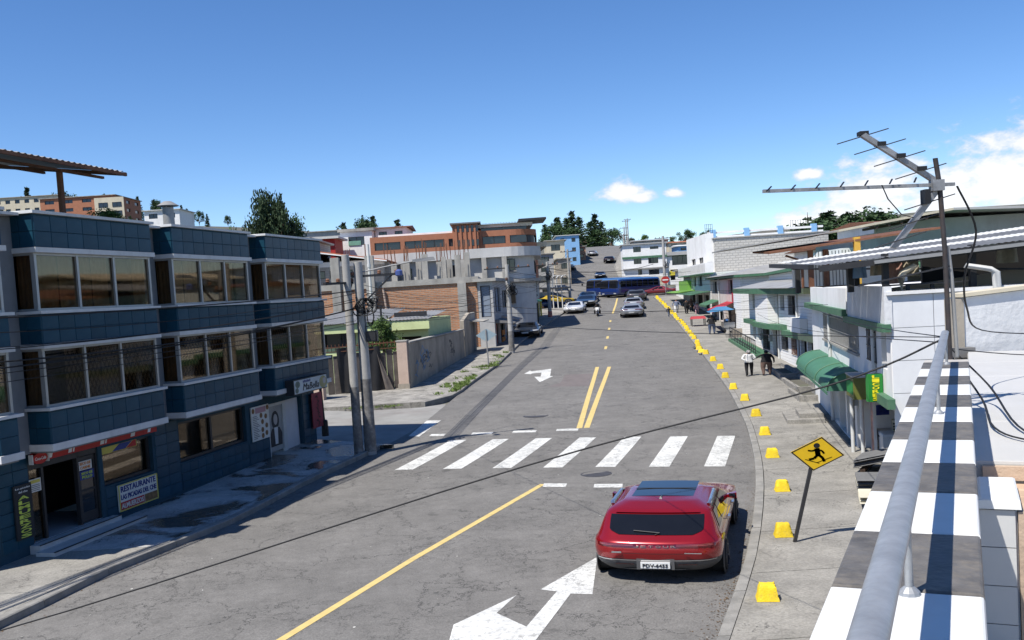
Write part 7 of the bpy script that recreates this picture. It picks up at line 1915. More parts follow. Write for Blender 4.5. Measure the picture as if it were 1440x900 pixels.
# motorcycle and rider
mc = thing('motorcycle', 'white-fronted motorcycle riding towards us down the street', 'motorcycle', (7.2, 79.2, roadz(7.2, 79.2)), pi + .15)
for yy in (.66, -.64):
    w = MB(); w.lathe_x([(-.05, .24), (-.04, .31), (.0, .32), (.04, .31), (.05, .24)], 0, yy, .32, 20); wo = w.build('wheel', 'tyre', mc); r = MB(); r.lathe_x([(-.03, .22), (.03, .22), (.03, .05), (.05, .04)], 0, yy, .32, 14); r.build('rim', 'rim_dark', wo)
mb = MB(); mb.tube([(-.08, .66, .32), (-.08, .45, .95)], .025, 6); mb.tube([(.08, .66, .32), (.08, .45, .95)], .025, 6); mb.build('fork', 'chrome', mc)
mb = MB(); mb.hexa([(-.16, .42, .72), (.16, .42, .72), (.1, .68, .70), (-.1, .68, .70), (-.2, .36, 1.12), (.2, .36, 1.12), (.12, .52, 1.1), (-.12, .52, 1.1)]); mb.build('fairing', 'paint_white', mc)
mb = MB(); mb.lathe_z([(.1, .70), (.15, .82), (.13, .95), (.05, 1.0)], 0, .12, 12); mb.hexa([(-.13, -.75, .72), (.13, -.75, .72), (.14, .1, .68), (-.14, .1, .68), (-.12, -.75, .84), (.12, -.75, .84), (.14, .05, .82), (-.14, .05, .82)]); mb.build('tank_and_seat', 'paint_black', mc)
mb = MB(); mb.tube([(-.36, .32, 1.06), (-.12, .42, 1.04), (.12, .42, 1.04), (.36, .32, 1.06)], .018, 6); mb.build('handlebar', 'car_trim', mc)
mb = MB(); mb.box(-.14, .14, -.2, .35, .28, .62); mb.tube([(.14, -.2, .35), (.18, -.85, .45)], .05, 8); mb.build('engine', 'car_trim', mc)
mb = MB(); mb.lathe_z([(.05, .78), (.08, .84), (.05, .9)], 0, .66, 10); mb.build('headlamp', 'head_lamp', mc)

# ------------------------------------------------------------------ people
mat('skin', (.34, .19, .12), .6, var=.1); mat('skin_dark', (.24, .13, .08), .6, var=.1); mat('hair_black', (.012, .010, .009), .6, var=.2, scale=30); mat('hair_grey', (.30, .29, .28), .7, var=.2, scale=30)
mat('cloth_white', (.60, .60, .59), .9, var=.08, scale=8, bump=.3, bscale=14); mat('cloth_black', (.016, .016, .018), .9, var=.3, scale=8, bump=.3, bscale=14); mat('cloth_navy', (.025, .03, .06), .9, var=.2, scale=8); mat('cloth_denim', (.06, .08, .13), .9, var=.2, scale=8); mat('cloth_greyblue', (.16, .19, .27), .9, var=.2, scale=8); mat('cloth_rose', (.50, .30, .32), .9, var=.2, scale=8); mat('cloth_brown', (.13, .085, .07), .9, var=.35, scale=14); mat('shoe', (.02, .018, .017), .6)
DG = None
def person(label, x, y, z, heading, h=1.66, top='cloth_white', legs='cloth_black', hair='hair_black', stride=.18, fat=1.0, arms=(0, 0), sit=False, group=None, helmet=None, skin='skin', skirt=False):
    f = h / 1.70
    V = []; E = []; Rr = []
    def v(p, r, par=None):
        V.append((p[0] * f, p[1] * f, p[2] * f)); Rr.append((r[0] * f, r[1] * f)); i = len(V) - 1
        if par is not None: E.append((par, i))
        return i
    pel = v((0, 0, .95), (.150 * fat, .115 * fat))
    sp = v((0, .01, 1.13), (.140 * fat, .11 * fat), pel); chh = v((0, 0, 1.33), (.165 * fat, .115 * fat), sp); nk0 = v((0, -.005, 1.455), (.085, .07), chh); nk = v((0, 0, 1.52), (.052, .052), nk0)
    hd_ = v((0, .015, 1.60), (.078, .088), nk); v((0, .01, 1.69), (.068, .078), hd_)
    for sd in (-1, 1):
        a = arms[0 if sd < 0 else 1]
        s0 = v((sd * .17 * (.7 + .3 * fat), 0, 1.42), (.066, .062), nk0)
        if sit:
            e_ = v((sd * .27, .16, 1.20), (.05, .05), s0); w_ = v((sd * .33, .40, 1.12), (.036, .036), e_); v((sd * .33, .48, 1.13), (.036, .03), w_)
        elif a == 'out':
            e_ = v((sd * .40, .03, 1.24), (.052, .05), s0); w_ = v((sd * .56, .10, 1.12), (.04, .038), e_); v((sd * .63, .12, 1.10), (.034, .028), w_)
        elif a == 'bent':
            e_ = v((sd * .27, -.05, 1.16), (.052, .05), s0); w_ = v((sd * .10, .17, 1.12), (.04, .038), e_); v((sd * .03, .2, 1.13), (.034, .028), w_)
        elif a == 'back':
            e_ = v((sd * .28, -.10, 1.17), (.052, .05), s0); w_ = v((sd * .10, -.19, 1.02), (.04, .038), e_); v((sd * .03, -.2, 1.0), (.034, .028), w_)
        else:
            q = stride * .6 * (-sd); e_ = v((sd * (.23 + .05 * fat), -.02 + q * .4, 1.16), (.05, .05), s0); w_ = v((sd * (.24 + .06 * fat), .05 + q, .93), (.038, .036), e_); v((sd * (.24 + .05 * fat), .08 + q, .84), (.036, .026), w_)
    for sd in (-1, 1):
        st = stride * sd
        hp = v((sd * .095 * fat, 0, .88), (.098 * fat, .098 * fat), pel)
        if sit:
            kn = v((sd * .22, .42, .82), (.075, .072), hp); an_ = v((sd * .22, .30, .40), (.05, .05), kn); v((sd * .23, .46, .36), (.044, .035), an_)
        else:
            kn = v((sd * .10 * fat, .04 + st * .55, .49), (.070 * fat, .070 * fat), hp); an_ = v((sd * .10 * fat, -.03 + st, .09), (.047, .05), kn); v((sd * .11 * fat, .13 + st, .045), (.043, .04), an_)
    me = bpy.data.meshes.new('person'); me.from_pydata(V, E, [])
    tmp = bpy.data.objects.new('tmp', me); COL.objects.link(tmp)
    sk = tmp.modifiers.new('s', 'SKIN'); sk.use_smooth_shade = True
    for i, sv in enumerate(me.skin_vertices[0].data):
        sv.radius = Rr[i]; sv.use_root = (i == 0)
    sb = tmp.modifiers.new('d', 'SUBSURF'); sb.levels = 2; sb.render_levels = 2
    dg = bpy.context.evaluated_depsgraph_get(); dg.update()
    m2 = bpy.data.meshes.new_from_object(tmp.evaluated_get(dg)); m2.name = 'person'
    bpy.data.objects.remove(tmp); bpy.data.meshes.remove(me)
    m2.materials.clear()
    for n_ in (top, legs, skin, 'shoe'): m2.materials.append(M[n_])
    for p in m2.polygons:
        c = p.center / f
        if c.z > 1.475: k = 2
        elif sit:
            k = 3 if c.z < .40 else (1 if (c.z < .98 and abs(c.x) < .32) else 0)
            if c.y > .40 and c.z > 1.0: k = 2
        elif c.z < .085: k = 3
        elif abs(c.x) > .20 * fat + .02 and c.z < .93: k = 2
        elif abs(c.x) > .56: k = 2
        elif c.z < .92: k = 1
        else: k = 0
        p.material_index = k; p.use_smooth = True
    for vv in m2.vertices: vv.co.z *= ZS
    o = link('person', m2, None, (x, y, z), -heading)
    tag(o, label, 'person', group)
    hr = MB()
    if helmet:
        hr.grid(lambda u, w: (.135 * cos(2*pi*u) * sin(pi * w) * f, (.015 + .15 * sin(2*pi*u) * sin(pi * w)) * f, (1.62 + .15 * cos(pi * w)) * f), 16, 10); ho = hr.build('helmet', helmet, o, smooth=True)
        vz = MB(); vz.grid(lambda u, w: (.137 * cos(pi * (.15 + .7 * u)) * f, (.015 + .152 * sin(pi * (.15 + .7 * u))) * f, (1.585 + .07 * w) * f), 10, 2); vz.build('visor', 'car_glass', ho, smooth=True)
    else:
        hr.grid(lambda u, w: (.090 * cos(2*pi*u) * sin(pi * .62 * w) * f, (-.008 + .104 * sin(2*pi*u) * sin(pi * .62 * w)) * f + (-.012 if sin(2*pi*u) < 0 else -.02 * w) * f, (1.635 + .098 * cos(pi * .62 * w) - (.05 * w if sin(2*pi*u) < .2 else 0)) * f), 16, 8); hr.build('hair', hair, o, smooth=True)
    if skirt:
        q = MB(); q.grid(lambda u, w: ((.17 + .05 * w) * fat * cos(2*pi*u) * f, (.14 + .05 * w) * fat * sin(2*pi*u) * f, (1.0 - .42 * w) * f), 16, 5); q.build('skirt', legs, o, smooth=True)
    return o
G1 = lambda y: gz(y) + .155
person('elderly person in white shirt and dark trousers walking arm in arm', 9.27, 37.9, G1(37.9), .15, 1.62, 'cloth_white', 'cloth_black', 'hair_grey', .10, 1.05, arms=('back', 'bent'))
person('stout person in black jacket and patterned trousers holding a companion by the arm', 9.93, 37.8, G1(37.8), .1, 1.56, 'cloth_black', 'cloth_brown', 'hair_black', .08, 1.45, arms=('out', 0))
person('person in black jacket and jeans standing at the food cart', 11.9, 57.2, G1(57.2), .3, 1.72, 'cloth_black', 'cloth_denim', 'hair_black', .06, 1.25, arms=('bent', 'bent'))
person('child in dark clothes stepping off the kerb among the yellow blocks', 11.92, 72.6, G1(72.6), 2.6, 1.15, 'cloth_navy', 'cloth_denim', 'hair_black', .16)
person('person in grey-blue jacket and pale trousers walking down the pavement', 13.1, 76.0, G1(76), pi, 1.66, 'cloth_greyblue', 'cloth_white', 'hair_black', .16, 1.15)
person('person all in black walking beside the green shopfront', 13.6, 74.4, G1(74.4), pi - .1, 1.68, 'cloth_black', 'cloth_black', 'hair_black', .16, 1.1)
person('person in dark patterned top close to the shop wall', 14.3, 76.2, G1(76.2), pi, 1.62, 'cloth_brown', 'cloth_black', 'hair_black', .1, 1.1)
person('child in pink top hurrying along the shopfronts', 14.25, 73.6, G1(73.6), pi + .3, 1.3, 'cloth_rose', 'cloth_rose', 'hair_black', .26)
person('person in dark coat walking past the kiosk', 2.62, 84.2, G1(84.2), pi, 1.7, 'cloth_black', 'cloth_navy', 'hair_black', .2, 1.1)
person('rider in dark jacket and helmet seated on the motorcycle', 7.2 + .02, 79.2 + .25, roadz(7.2, 79.2) - .12, pi + .15, 1.70, 'cloth_black', 'cloth_black', sit=True, helmet='paint_black', fat=1.15)
# ------------------------------------------------------------------ yellow blocks along the kerb
spots = [(12.39, .49), (15.4, .55), (18.64, .52), (22.1, .41), (25.17, .40), (28.3, .38), (31.56, .32), (34.5, .16), (37.9, .18), (40.9, .25), (43.9, .2), (46.9, .14), (47.8, .0), (49.2, .0), (50.6, .05), (52.3, .13)]
y = 55.0
while y < 97:
    spots.append((y, .12 + .05 * ((int(y * 7)) % 3))); y += 1.75 if y < 70 else 1.45
brr = random.Random(5)
for i, (y, d) in enumerate(spots):
    x = kr(y) + d
    if i < 3:      # three weathered castings, then copies of them
        o = thing('yellow_kerb_block', 'yellow painted concrete parking block standing along the kerb', 'concrete block', (0, 0, 0), 0, 'yellow blocks along the kerb')
        mb = MB(); r_ = random.Random(40 + i); nn = 6
        def P_(u, v, t):      # u,v in -1..1 across, t up
            k = 1 - .30 * t; e = .5 if t > .99 else 1
            rx, ry = .145 * k, .12 * k
            return Vector((rx * u, ry * v, .33 * t))
        vs = {}
        def vert(u, v, t):
            key = (round(u, 3), round(v, 3), round(t, 3))
            if key not in vs:
                p = P_(u, v, t); edge = (abs(u) > .99) + (abs(v) > .99) + (t > .99)
                if t > 0:
                    p += Vector((r_.gauss(0, .0022), r_.gauss(0, .0022), r_.gauss(0, .003)))
                    if edge >= 2: p -= Vector((u, v, .9)) * abs(r_.gauss(.007, .006))
                vs[key] = (len(vs), p)
            return vs[key][0]
        fs = []
        for a in range(nn):
            for b in range(nn):
                u0, u1 = -1 + 2 * a / nn, -1 + 2 * (a + 1) / nn; w0, w1 = -1 + 2 * b / nn, -1 + 2 * (b + 1) / nn
                t0, t1 = b / nn, (b + 1) / nn
                fs.append((vert(u0, w0, 1), vert(u1, w0, 1), vert(u1, w1, 1), vert(u0, w1, 1)))
                fs.append((vert(u0, -1, t0), vert(u1, -1, t0), vert(u1, -1, t1), vert(u0, -1, t1)))
                fs.append((vert(u1, 1, t0), vert(u0, 1, t0), vert(u0, 1, t1), vert(u1, 1, t1)))
                fs.append((vert(1, u0, t0), vert(1, u1, t0), vert(1, u1, t1), vert(1, u0, t1)))
                fs.append((vert(-1, u1, t0), vert(-1, u0, t0), vert(-1, u0, t1), vert(-1, u1, t1)))
        mb.add([q[1] for q in sorted(vs.values(), key=lambda q: q[0])], fs)
        mb.build('block', 'yellow_block', o, smooth=30); protos = (protos if i else []) + [o]
    else:
        o = copy_tree(protos[(i * 7) % 3])
    o.location = (x, y, (gz(y) + .157) * ZS); o.rotation_euler = (0, 0, -.2 + brr.uniform(-.14, .14))
    if i in (12, 13): o.scale = (1.25, 1.6, .75)

# ------------------------------------------------------------------ signs on posts
ps = thing('pedestrian_sign', 'yellow diamond pedestrian warning sign on a leaning dark post by the kerb', 'road sign', (4.26, 14.99, .15), 0)
mat('sign_yellow', (.66, .42, .015), .45, var=.06, dirt=.2, dcol=(.45, .3, .03), dscale=4)
def lean(x, z): return (x + .155 * (z / 2.2), .0, z)
mb = MB(); mb.bar((0, .02, 0), (.37, .02, 2.25), .05, .05); mb.build('post', 'steel_black', ps)
def diamond(mb, cx, cz, r, y0, y1, rot=.05):
    pts = [(cx + r * 1.0 * sin(rot + k * pi / 2), cz + r * 1.0 * cos(rot + k * pi / 2)) for k in range(4)]
    mb.add([(a, y0, b) for a, b in pts] + [(a, y1, b) for a, b in pts], [(0, 1, 2, 3), (7, 6, 5, 4)] + [(i, i + 4, (i + 1) % 4 + 4, (i + 1) % 4) for i in range(4)])
mb = MB(); diamond(mb, .41, 2.22, .43, -.012, .0, .18); bo = mb.build('plate', 'sign_yellow', ps)
mb = MB(); ro = .18
o_ = [(.41 + .425 * sin(ro + k * pi / 2), 2.22 + .425 * cos(ro + k * pi / 2)) for k in range(4)]; i_ = [(.41 + .395 * sin(ro + k * pi / 2), 2.22 + .395 * cos(ro + k * pi / 2)) for k in range(4)]
mb.add([(a, -.015, b) for a, b in o_] + [(a, -.015, b) for a, b in i_], [(i, (i + 1) % 4, (i + 1) % 4 + 4, i + 4) for i in range(4)]); mb.build('border', 'ink_black', bo)
fig = MB()
def limb(pts, w):
    for (a, b), (c, d) in zip(pts, pts[1:]):
        l = hypot(c - a, d - b); nx, nz = (d - b) / l * w, -(c - a) / l * w
        fig.add([(.41 + a - nx, -.016, 2.22 + b - nz), (.41 + a + nx, -.016, 2.22 + b + nz), (.41 + c + nx, -.016, 2.22 + d + nz), (.41 + c - nx, -.016, 2.22 + d - nz)], [(0, 1, 2, 3), (3, 2, 1, 0)])
fig.add([(.41 - .01 + .05 * cos(2*pi*k/14), -.016, 2.22 + .21 + .062 * sin(2*pi*k/14)) for k in range(14)], [tuple(range(13, -1, -1))])
limb([(-.01, .14), (.005, -.03)], .042); limb([(-.01, .11), (-.09, .08), (-.15, .10)], .017); limb([(.0, .11), (.07, .07), (.10, .0)], .017); limb([(.0, -.02), (-.06, -.11), (-.14, -.13)], .024); limb([(.01, -.02), (.07, -.10), (.10, -.20)], .024)
limb([(-.20, -.12), (.02, -.24)], .006); limb([(-.02, -.22), (.22, -.10)], .006)
fig.build('walking_figure', 'ink_black', bo)
b2 = thing('sign_back', 'diamond road sign seen from its grey back by the graffiti wall', 'road sign', (-1.19, 47.4, gz(47.4) + .15), 0)
mat('sign_back_grey', (.38, .47, .50), .35, var=.1, metal=.4)
mb = MB(); mb.tube([(0, 0, 0), (-.03, 0, 2.9)], .035, 8); mb.build('post', 'galv', b2)
mb = MB(); diamond(mb, -.02, 2.45, .52, .03, .045, 0); mb.build('plate', 'sign_back_grey', b2)
ne = thing('no_entry_sign', 'round red no-entry sign with white bar by the far junction', 'road sign', (16.4, 101.0, gz(101) + .1), 0)
mb = MB(); mb.tube([(0, 0, 0), (0, 0, 2.6)], .04, 8); mb.build('post', 'galv', ne)
mb = MB(); n = 20; mb.add([(.42 * cos(2*pi*k/n), -.05, 2.5 + .60 * sin(2*pi*k/n)) for k in range(n)] + [(.42 * cos(2*pi*k/n), -.03, 2.5 + .60 * sin(2*pi*k/n)) for k in range(n)], [tuple(range(n-1, -1, -1)), tuple(range(n, 2*n))] + [(k, (k+1) % n, n+(k+1) % n, n+k) for k in range(n)]); mb.build('disc', 'ink_red', ne)
mb = MB(); mb.box(-.30, .30, -.06, -.052, 2.4, 2.6); mb.build('bar', 'ink_white', ne)

# ------------------------------------------------------------------ food cart
fc_ = thing('food_cart', 'street food cart under a blue parasol with red side cloth', 'food cart', (12.75, 57.6, gz(57.6) + .16), .1)
mat('parasol_blue', (.05, .17, .32), .8, var=.15)
mb = MB(); mb.box(-.1, .55, -.5, .9, .5, 1.0); mb.build('counter', 'rim', fc_); mb = MB(); mb.box(-.08, .5, -.45, .85, .2, .5); mb.build('cabinet', 'grey_wall', fc_)
mb = MB(); mb.hexa([(-.95, -.9, 2.05), (.5, -.9, 2.2), (.5, .9, 2.2), (-.95, .9, 2.05), (-.4, -.3, 2.5), (.1, -.3, 2.5), (.1, .3, 2.5), (-.4, .3, 2.5)]); mb.build('parasol', 'parasol_blue', fc_)
mb = MB(); mb.tube([(.0, .0, .9), (-.1, .0, 2.4)], .03, 6); mb.build('pole', 'galv', fc_)
for yy in (-.3, .6): w = MB(); w.lathe_x([(-.04, .24), (.04, .24), (.05, .18)], -.05, yy, .25, 16); w.build('wheel', 'tyre', fc_)
mb = MB(); mb.box(.6, 1.1, -.4, 1.4, 0, 2.3); mb.build('stall_frame', 'frame_dark', fc_)
mb = MB(); mb.lathe_z([(.16, 1.0), (.2, 1.15), (.18, 1.3), (.05, 1.35)], .2, .1, 12); mb.build('pot', 'chrome', fc_)
rb_ = thing('red_cloth_stall', 'low red cloth-covered stall table near the food cart', 'stall', (12.3, 63.4, gz(63.4) + .16), .1)
mb = MB(); mb.hexa([(-.5, -.5, .75), (.5, -.5, .75), (.5, .5, .75), (-.5, .5, .75), (-.4, -.35, 1.0), (.4, -.35, 1.0), (.4, .35, 1.0), (-.4, .35, 1.0)]); mb.build('cloth', 'awning_red', rb_)
for sx in (-.42, .42):
    for sy in (-.42, .42): mb = MB(); mb.tube([(sx, sy, 0), (sx, sy, .76)], .03, 6); mb.build('leg', 'frame_dark', rb_)
lw = thing('low_kerb_wall', 'low rendered wall and stone stub beside the food cart', 'wall', (12.6, 54.6, gz(54.6) + .12), .1)
mb = MB(); mb.box(-.1, 1.2, -.15, .15, 0, .8); mb.build('wall', 'plaster_dirty', lw); mb = MB(); mb.lathe_z([(.14, 0), (.16, .4), (.1, .6), (.03, .65)], -.35, -.1, 10); mb.build('stone_stub', 'concrete_worn', lw)

# ------------------------------------------------------------------ vegetation
def leaf_mat(name, c, var=.45):
    m = mat(name, c, .7, var=var, scale=1.1, spec=.25, rnd=.12)
leaf_mat('needles_dark', (.030, .052, .022)); leaf_mat('needles_mid', (.045, .085, .03)); leaf_mat('leaves_mid', (.075, .13, .03)); leaf_mat('leaves_bright', (.13, .22, .035)); leaf_mat('leaves_dry', (.17, .17, .06))
mat('bark', (.10, .075, .055), .95, var=.3, scale=6, bump=.4)
def conifer_meshes(seed, H=1.0, R=.28, levels=26, kind='pine'):
    """unit-height conifer: tapered trunk with limbs, and a crown of needle sprays along the branches"""
    r = random.Random(seed)
    tr = MB(); tr.tube([(0, 0, 0), (.01, .005, .4), (0, 0, .8), (0, 0, 1.0)], [.028, .02, .01, .003], 8)
    cr = MB()
    for lv in range(levels):
        t = (.12 if kind != 'umbrella' else .45) + (.86 if kind != 'umbrella' else .53) * lv / levels
        nb = r.randint(4, 7)
        for b in range(nb):
            a = r.uniform(0, 2 * pi)
            ln = R * ((1 - t) ** .75 + .06) * r.uniform(.55, 1.2)
            if kind == 'umbrella': ln = R * r.uniform(.6, 1.15) * (1.0 - .5 * abs(t - .75))
            base = Vector((0, 0, t)); d = Vector((cos(a), sin(a), r.uniform(-.05, .35)))
            tip = base + d * ln
            tr.tube([base, base.lerp(tip, .5) + Vector((0, 0, -.01)), tip], [.006 * (1.2 - t), .004, .0015], 4, cap=False)
            ns = max(6, int(ln / R * 24))
            for k in range(ns):
                f_ = (k + r.random()) / ns
                c = base.lerp(tip, .2 + .8 * f_) + Vector((r.gauss(0, .012), r.gauss(0, .012), r.gauss(0, .010)))
                s = r.uniform(.020, .046) * (1.15 - .4 * f_)
                u = Vector((r.gauss(0, 1), r.gauss(0, 1), r.gauss(0, .5))).normalized(); w = Vector((r.gauss(0, 1), r.gauss(0, 1), r.gauss(0, 1))).cross(u).normalized()
                cr.add([c - u * s, c + w * s * .45, c + u * s * 1.1, c - w * s * .4], [(0, 1, 2, 3)])
    return tr, cr
def broad_meshes(seed, spread=.42, n=2600, dome=False):
    r = random.Random(seed)
    tr = MB(); tr.tube([(0, 0, 0), (.015, .01, .25), (0, 0, .5)], [.035, .026, .014], 8)
    cr = MB(); blobs = []
    for k in range(13 if not dome else 34):
        a = r.uniform(0, 2*pi); q = r.uniform(.2, 1) * spread * .8
        c = Vector((cos(a) * q, sin(a) * q, r.uniform(.42, .88) if not dome else .42 + r.uniform(.3, 1) * .50 * sqrt(max(0, 1 - (q / spread) ** 2)))); rad = r.uniform(.10, .19); blobs.append((c, rad))
        tr.tube([(0, 0, r.uniform(.25, .5)), c * .6 + Vector((0, 0, .12)), c], [.012, .008, .003], 5, cap=False)
    for i in range(n):
        c, rad = r.choice(blobs)
        d = Vector((r.gauss(0, 1), r.gauss(0, 1), r.gauss(0, .8))).normalized() * rad * (r.random() ** .4) * r.uniform(.8, 1.15)
        p = c + d; s = r.uniform(.014, .030); u = Vector((r.gauss(0, 1), r.gauss(0, 1), r.gauss(0, 1))).normalized(); w = u.cross(Vector((r.gauss(0, 1), r.gauss(0, 1), r.gauss(0, 1)))).normalized()
        cr.add([p - u * s, p + w * s * .6, p + u * s, p - w * s * .6], [(0, 1, 2, 3)])
    return tr, cr
def finish(pair, leaf):
    t = pair[0].mesh('trunk'); t.materials.append(M['bark']); c = pair[1].mesh('crown'); c.materials.append(M[leaf]); return t, c
TREES = {'pineA': finish(conifer_meshes(1), 'needles_dark'), 'pineB': finish(conifer_meshes(2, R=.34, levels=22), 'needles_mid'), 'cypress': finish(conifer_meshes(3, R=.13, levels=34), 'needles_dark'),
         'umbrella': finish(conifer_meshes(4, R=.30, levels=20, kind='umbrella'), 'needles_dark'), 'broad': finish(broad_meshes(5), 'leaves_mid'), 'broad2': finish(broad_meshes(6, .5, 3000), 'needles_mid'), 'dome': finish(broad_meshes(12, .52, 6500, dome=True), 'needles_dark'), 'sparse': finish(conifer_meshes(8, R=.42, levels=11), 'needles_dark')}
trr = random.Random(21)
def tree(label, kind, x, y, z0, h, w=1.0, name='pine_tree', group=None):
    t = thing(name, label, 'tree', (x, y, z0), trr.uniform(0, 6), group)
    t.scale = (h * w, h * w, h)
    a, b = TREES[kind]; part_from(a, 'trunk', t); part_from(b, 'crown', t)
    return t
# dark pines closing the hill street
G_P = 'dark pines at the top of the hill street'
for x, y, h, k, w in ((18.2, 262, 17.5, 'pineA', .62), (20.5, 268, 15.5, 'pineB', .6), (24.2, 260, 15.5, 'pineA', .62), (26.3, 265, 12.5, 'pineB', .7), (22.4, 252, 12.0, 'pineB', .8), (16.4, 258, 14.5, 'pineB', .6), (14.3, 262, 15.0, 'cypress', .9), (12.6, 256, 12.0, 'broad2', .7), (27.9, 256, 8.5, 'broad2', .8), (19.4, 250, 9.5, 'broad2', .9), (10.8, 262, 11.5, 'pineA', .6)):
    tree('tall dark pine crowding the top of the hill street', k, x, y, TH(x, y) - .4 - 2, h + 2, w * 1.15, group=G_P)
bt = tree('huge dark round-crowned tree above the tiled building roof', 'dome', -22.8, 95, TH(-22.8, 95) - .3, 25.6 - TH(-22.8, 95) + .3, .26, 'dome_tree')
tree('second crown merging with the huge dark tree on its far side', 'broad2', -21.4, 97, TH(-21.4, 97) - .3, 22.0 - TH(-21.4, 97), .26, 'broadleaf_tree')
tree('light green shrub tree at the foot of the huge dark tree', 'broad', -19.6, 88, TH(-19.6, 88) - .3, 17.6 - TH(-19.6, 88), .45, 'broadleaf_tree')
tree('yellow-green sapling beside the huge dark tree', 'broad', -25.4, 90, TH(-25.4, 90) - .3, 19.8 - TH(-25.4, 90), .25, 'broadleaf_tree')
for i, (x, y, top) in enumerate(((-83, 222, 51), (-80, 224, 50), (-77, 220, 48.5), (-74.5, 226, 47.5), (-72, 222, 45.5), (-70, 224, 44.5), (-67.5, 222, 43), (-88, 216, 51.5), (-96, 214, 53), (-103, 212, 54.5), (-91, 230, 52), (-64, 226, 42.5), (-60, 226, 40))):
    z = TH(x, y) - 1; tree('dark conifer on the far left ridge among the apartment blocks', ('pineA', 'pineB', 'broad2')[i % 3], x, y, z, top - z, .5, group='trees on the left ridge')
for i, (x, y, top) in enumerate(((-24.8, 150, 27.3), (-22.6, 150, 28.0), (-20.4, 152, 28.8), (-16.6, 152, 27.5), (-30.5, 150, 25.5), (-8, 156, 24.2), (-6.8, 158, 23.6))):
    z = TH(x, y) - 1; tree('dark conifer rising behind the white hill houses', ('pineA', 'broad2', 'cypress')[i % 3], x, y, z, top - z, .55 if i < 4 else .35, group='trees behind the white hill houses')
tree('spidery sparse conifer standing alone over the right roofs', 'sparse', 34.3, 110, TH(34, 110) - .5, 18.9 - TH(34, 110), .62)
for i, (x, y, top) in enumerate(((36.4, 112, 17.2), (38.0, 114, 18.2), (39.6, 112, 17.6), (40.8, 116, 18.0), (41.8, 112, 16.2), (37.2, 108, 16.0), (39.0, 106, 15.6), (43.4, 114, 15.6))):
    z = TH(x, y) - .5; tree('green conifer in the clump behind the brown pergola', ('pineB', 'pineA', 'broad2')[i % 3], x, y, z, top - z + .8, 1.15, group='conifers behind the pergola')
for i, (x, y, top) in enumerate(((36.8, 200, 24.8), (38.6, 202, 24.2), (40.4, 200, 23.6), (35.0, 204, 23.2), (42.5, 200, 24.2), (28.6, 200, 24.1), (25.2, 198, 23.0), (33.2, 206, 22.6))):
    z = TH(x, y) - 1; tree('bushy dark tree on the ridge behind the junction building', ('broad2', 'broad')[i % 2], x, y, z, top - z, .6, group='trees on the far ridge', name='broadleaf_tree')
tree('dusty olive shrub growing behind the sheet gate', 'broad', -5.9, 44.6, 1.6, 4.3, .5, 'shrub')
# weeds in the cracked pavement and kerb
mat('grass_blade', (.095, .145, .03), .8, var=.4, scale=3)
wr = random.Random(9); mb = MB()
def tuft(x, y, z, n, rad, h):
    for _ in range(n):
        a = wr.uniform(0, 2*pi); q = rad * sqrt(wr.random()); bx, by = x + q * cos(a), y + q * sin(a) * 1.6
        hh = h * wr.uniform(.4, 1.2); d = wr.uniform(0, 2*pi); lx, ly = cos(d) * hh * .6, sin(d) * hh * .6; w = .018
        mb.add([(bx - w, by, z), (bx + w, by, z), (bx + lx * .6 + w * .6, by + ly * .6, z + hh * .7), (bx + lx, by + ly, z + hh)], [(0, 1, 2), (0, 2, 3)])
for k in range(70):
    y = wr.choice((wr.uniform(38.6, 44), wr.uniform(38.6, 54), wr.gauss(40.5, .8))); tuft(kl(y) - wr.choice((.22, .3, .22, wr.uniform(.25, 1.3))), y, gz(y) + .15, wr.randint(12, 50), wr.uniform(.06, .3), .16)
for k in range(12): tuft(-1.2 + wr.gauss(0, .25), 47.4 + wr.gauss(0, .25), gz(47.4) + .15, 25, .18, .14)
for k in range(14): x = wr.uniform(-9, -4.2); tuft(x, 36.0 + max(0, -5.9 - x) * .55 + wr.gauss(0, .1), gz(36) + .03, 22, .2, .12)
o = mb.build('weeds', 'grass_blade'); o['kind'] = 'stuff'; tag(o, 'bright green weeds sprouting along the cracked kerb', 'weeds')
# pot plants and yellowish shrub on the tiled building roof
for lb, x, y, h_, w_, k_ in (('yellow-green potted shrub behind the roof edge of the tiled building', -9.9, 24.6, 1.5, .9, 'broad'), ('small potted plant near the pergola post on the tiled roof', -12.0, 23.2, 1.7, .4, 'broad2')):
    pt_ = thing('potted_plant', lb, 'plant', (x, y, 9.7), 0)
    mb = MB(); mb.lathe_z([(.16, 0), (.22, .42), (.24, .45), (.2, .45)], 0, 0, 12); mb.build('pot', 'tile_red', pt_)
    a, b = TREES[k_]; q = part_from(b, 'foliage', pt_, (0, 0, .1)); q.scale = (h_ * w_, h_ * w_, h_)

# gutter litter: dead leaves, grit and paper scraps swept against the kerbs
mat('litter_brown', (.13, .085, .05), .95, var=.5, scale=20); mat('litter_pale', (.55, .54, .50), .9, var=.2)
def litter(name, label, m_, n, place, smin, smax, seed):
    r = random.Random(seed); mb = MB()
    for _ in range(n):
        x, y, z = place(r); s_ = r.uniform(smin, smax); a = r.uniform(0, 6.3); b = r.uniform(-.5, .5)
        u = Vector((cos(a), sin(a), b * .4)) * s_; w = Vector((-sin(a), cos(a), r.uniform(-.3, .3))) * s_ * r.uniform(.4, .9)
        c = Vector((x, y, z + .006 + s_ * .25)); mb.add([c - u, c + w, c + u, c - w], [(0, 1, 2, 3)])
    o = mb.build(name, m_); o['kind'] = 'stuff'; tag(o, label, 'litter'); return o
def gut_r(r):
    y = r.choice((r.uniform(5, 30), r.uniform(9, 20), r.gauss(13.2, 1.2))); x = kr(y) - abs(r.gauss(0, .16)) - .02; return x, y, roadz(x, y)
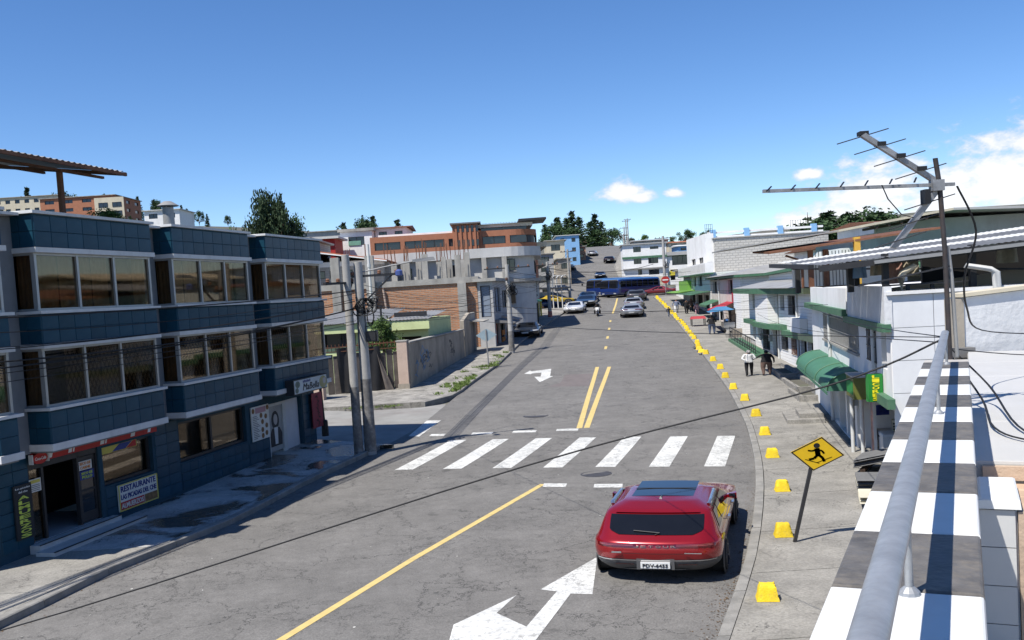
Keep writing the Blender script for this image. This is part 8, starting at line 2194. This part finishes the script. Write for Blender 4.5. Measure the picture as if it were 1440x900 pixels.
def gut_l(r):
    y = r.choice((r.uniform(12, 28), r.uniform(36, 60), r.gauss(26.5, .8))); x = kl(y) + abs(r.gauss(0, .15)) + .02; return x, y, roadz(x, y)
litter('leaf_litter', 'brown leaf litter and grit along the gutter near the red SUV', 'litter_brown', 650, gut_r, .006, .022, 3)
litter('gutter_grit', 'dark grit and leaves along the gutter by the twin poles', 'litter_brown', 700, gut_l, .006, .022, 4)
def anywhere(r):
    y = r.uniform(10, 60); x = kl(y) + r.uniform(.02, .99) * (kr(y) - kl(y)); return x, y, roadz(x, y)
litter('paper_scraps', 'tiny pale scraps of paper and stones scattered over the road', 'litter_pale', 130, anywhere, .008, .028, 6)
# satellite dish panel on the roof behind the tiled building
dsh = thing('satellite_dish', 'tilted grey satellite dish on a roof behind the tiled building', 'satellite dish', (-13.6, 58.5, 11.9), .6)
mb = MB(); mb.tube([(0, 0, 0), (0, 0, 1.1)], .05, 8); mb.build('mast', 'steel_black', dsh)
mb = MB(); mb.grid(lambda u, v: ((.15 + .75 * u) * 0 + .85 * u * cos(2*pi*v), -.25 + .35 * (u * u) + .3 * u * sin(2*pi*v), 1.2 + .65 * u * sin(2*pi*v)), 5, 20); mb.build('reflector', 'galv', dsh, smooth=True)
mb = MB(); mb.bar((0, -.2, 1.1), (-.2, -.95, 1.3), .03, .03); mb.build('feed_arm', 'steel_black', dsh)
# wall meters and drain pipes that break up the plain fronts
mat('meter_grey', (.35, .36, .36), .5, var=.1)
for root, x, ys_, z in ((ha, -.04, (.6, 5.6), 2.2), (hb, -.04, (6.6, 8.95), 2.4)):
    for y_ in ys_:
        mb = MB(); mb.box(x - .10, x + .03, y_ - .16, y_ + .16, z - .25, z + .22); mo = mb.build('meter_box', 'meter_grey', root)
        mb = MB(); mb.box(x - .108, x - .101, y_ - .09, y_ + .09, z - .02, z + .16); mb.build('meter_glass', 'glass_dark', mo)
for root, x, y_, z0, z1 in ((ha, -.05, 4.95, .4, 5.2), (ha, -.05, -2.1, 3.05, 5.0), (hb, -.06, 4.75, 1.0, 5.7), (hb, -.06, .62, 1.0, 5.7), (hc, -.06, 9.2, 2.6, 7.1), (hd, -.06, 11.5, 4.0, 7.7)):
    mb = MB(); mb.tube([(x, y_, z0), (x, y_, z1)], .045, 8); mb.build('drainpipe', 'frame_white', root, smooth=40)
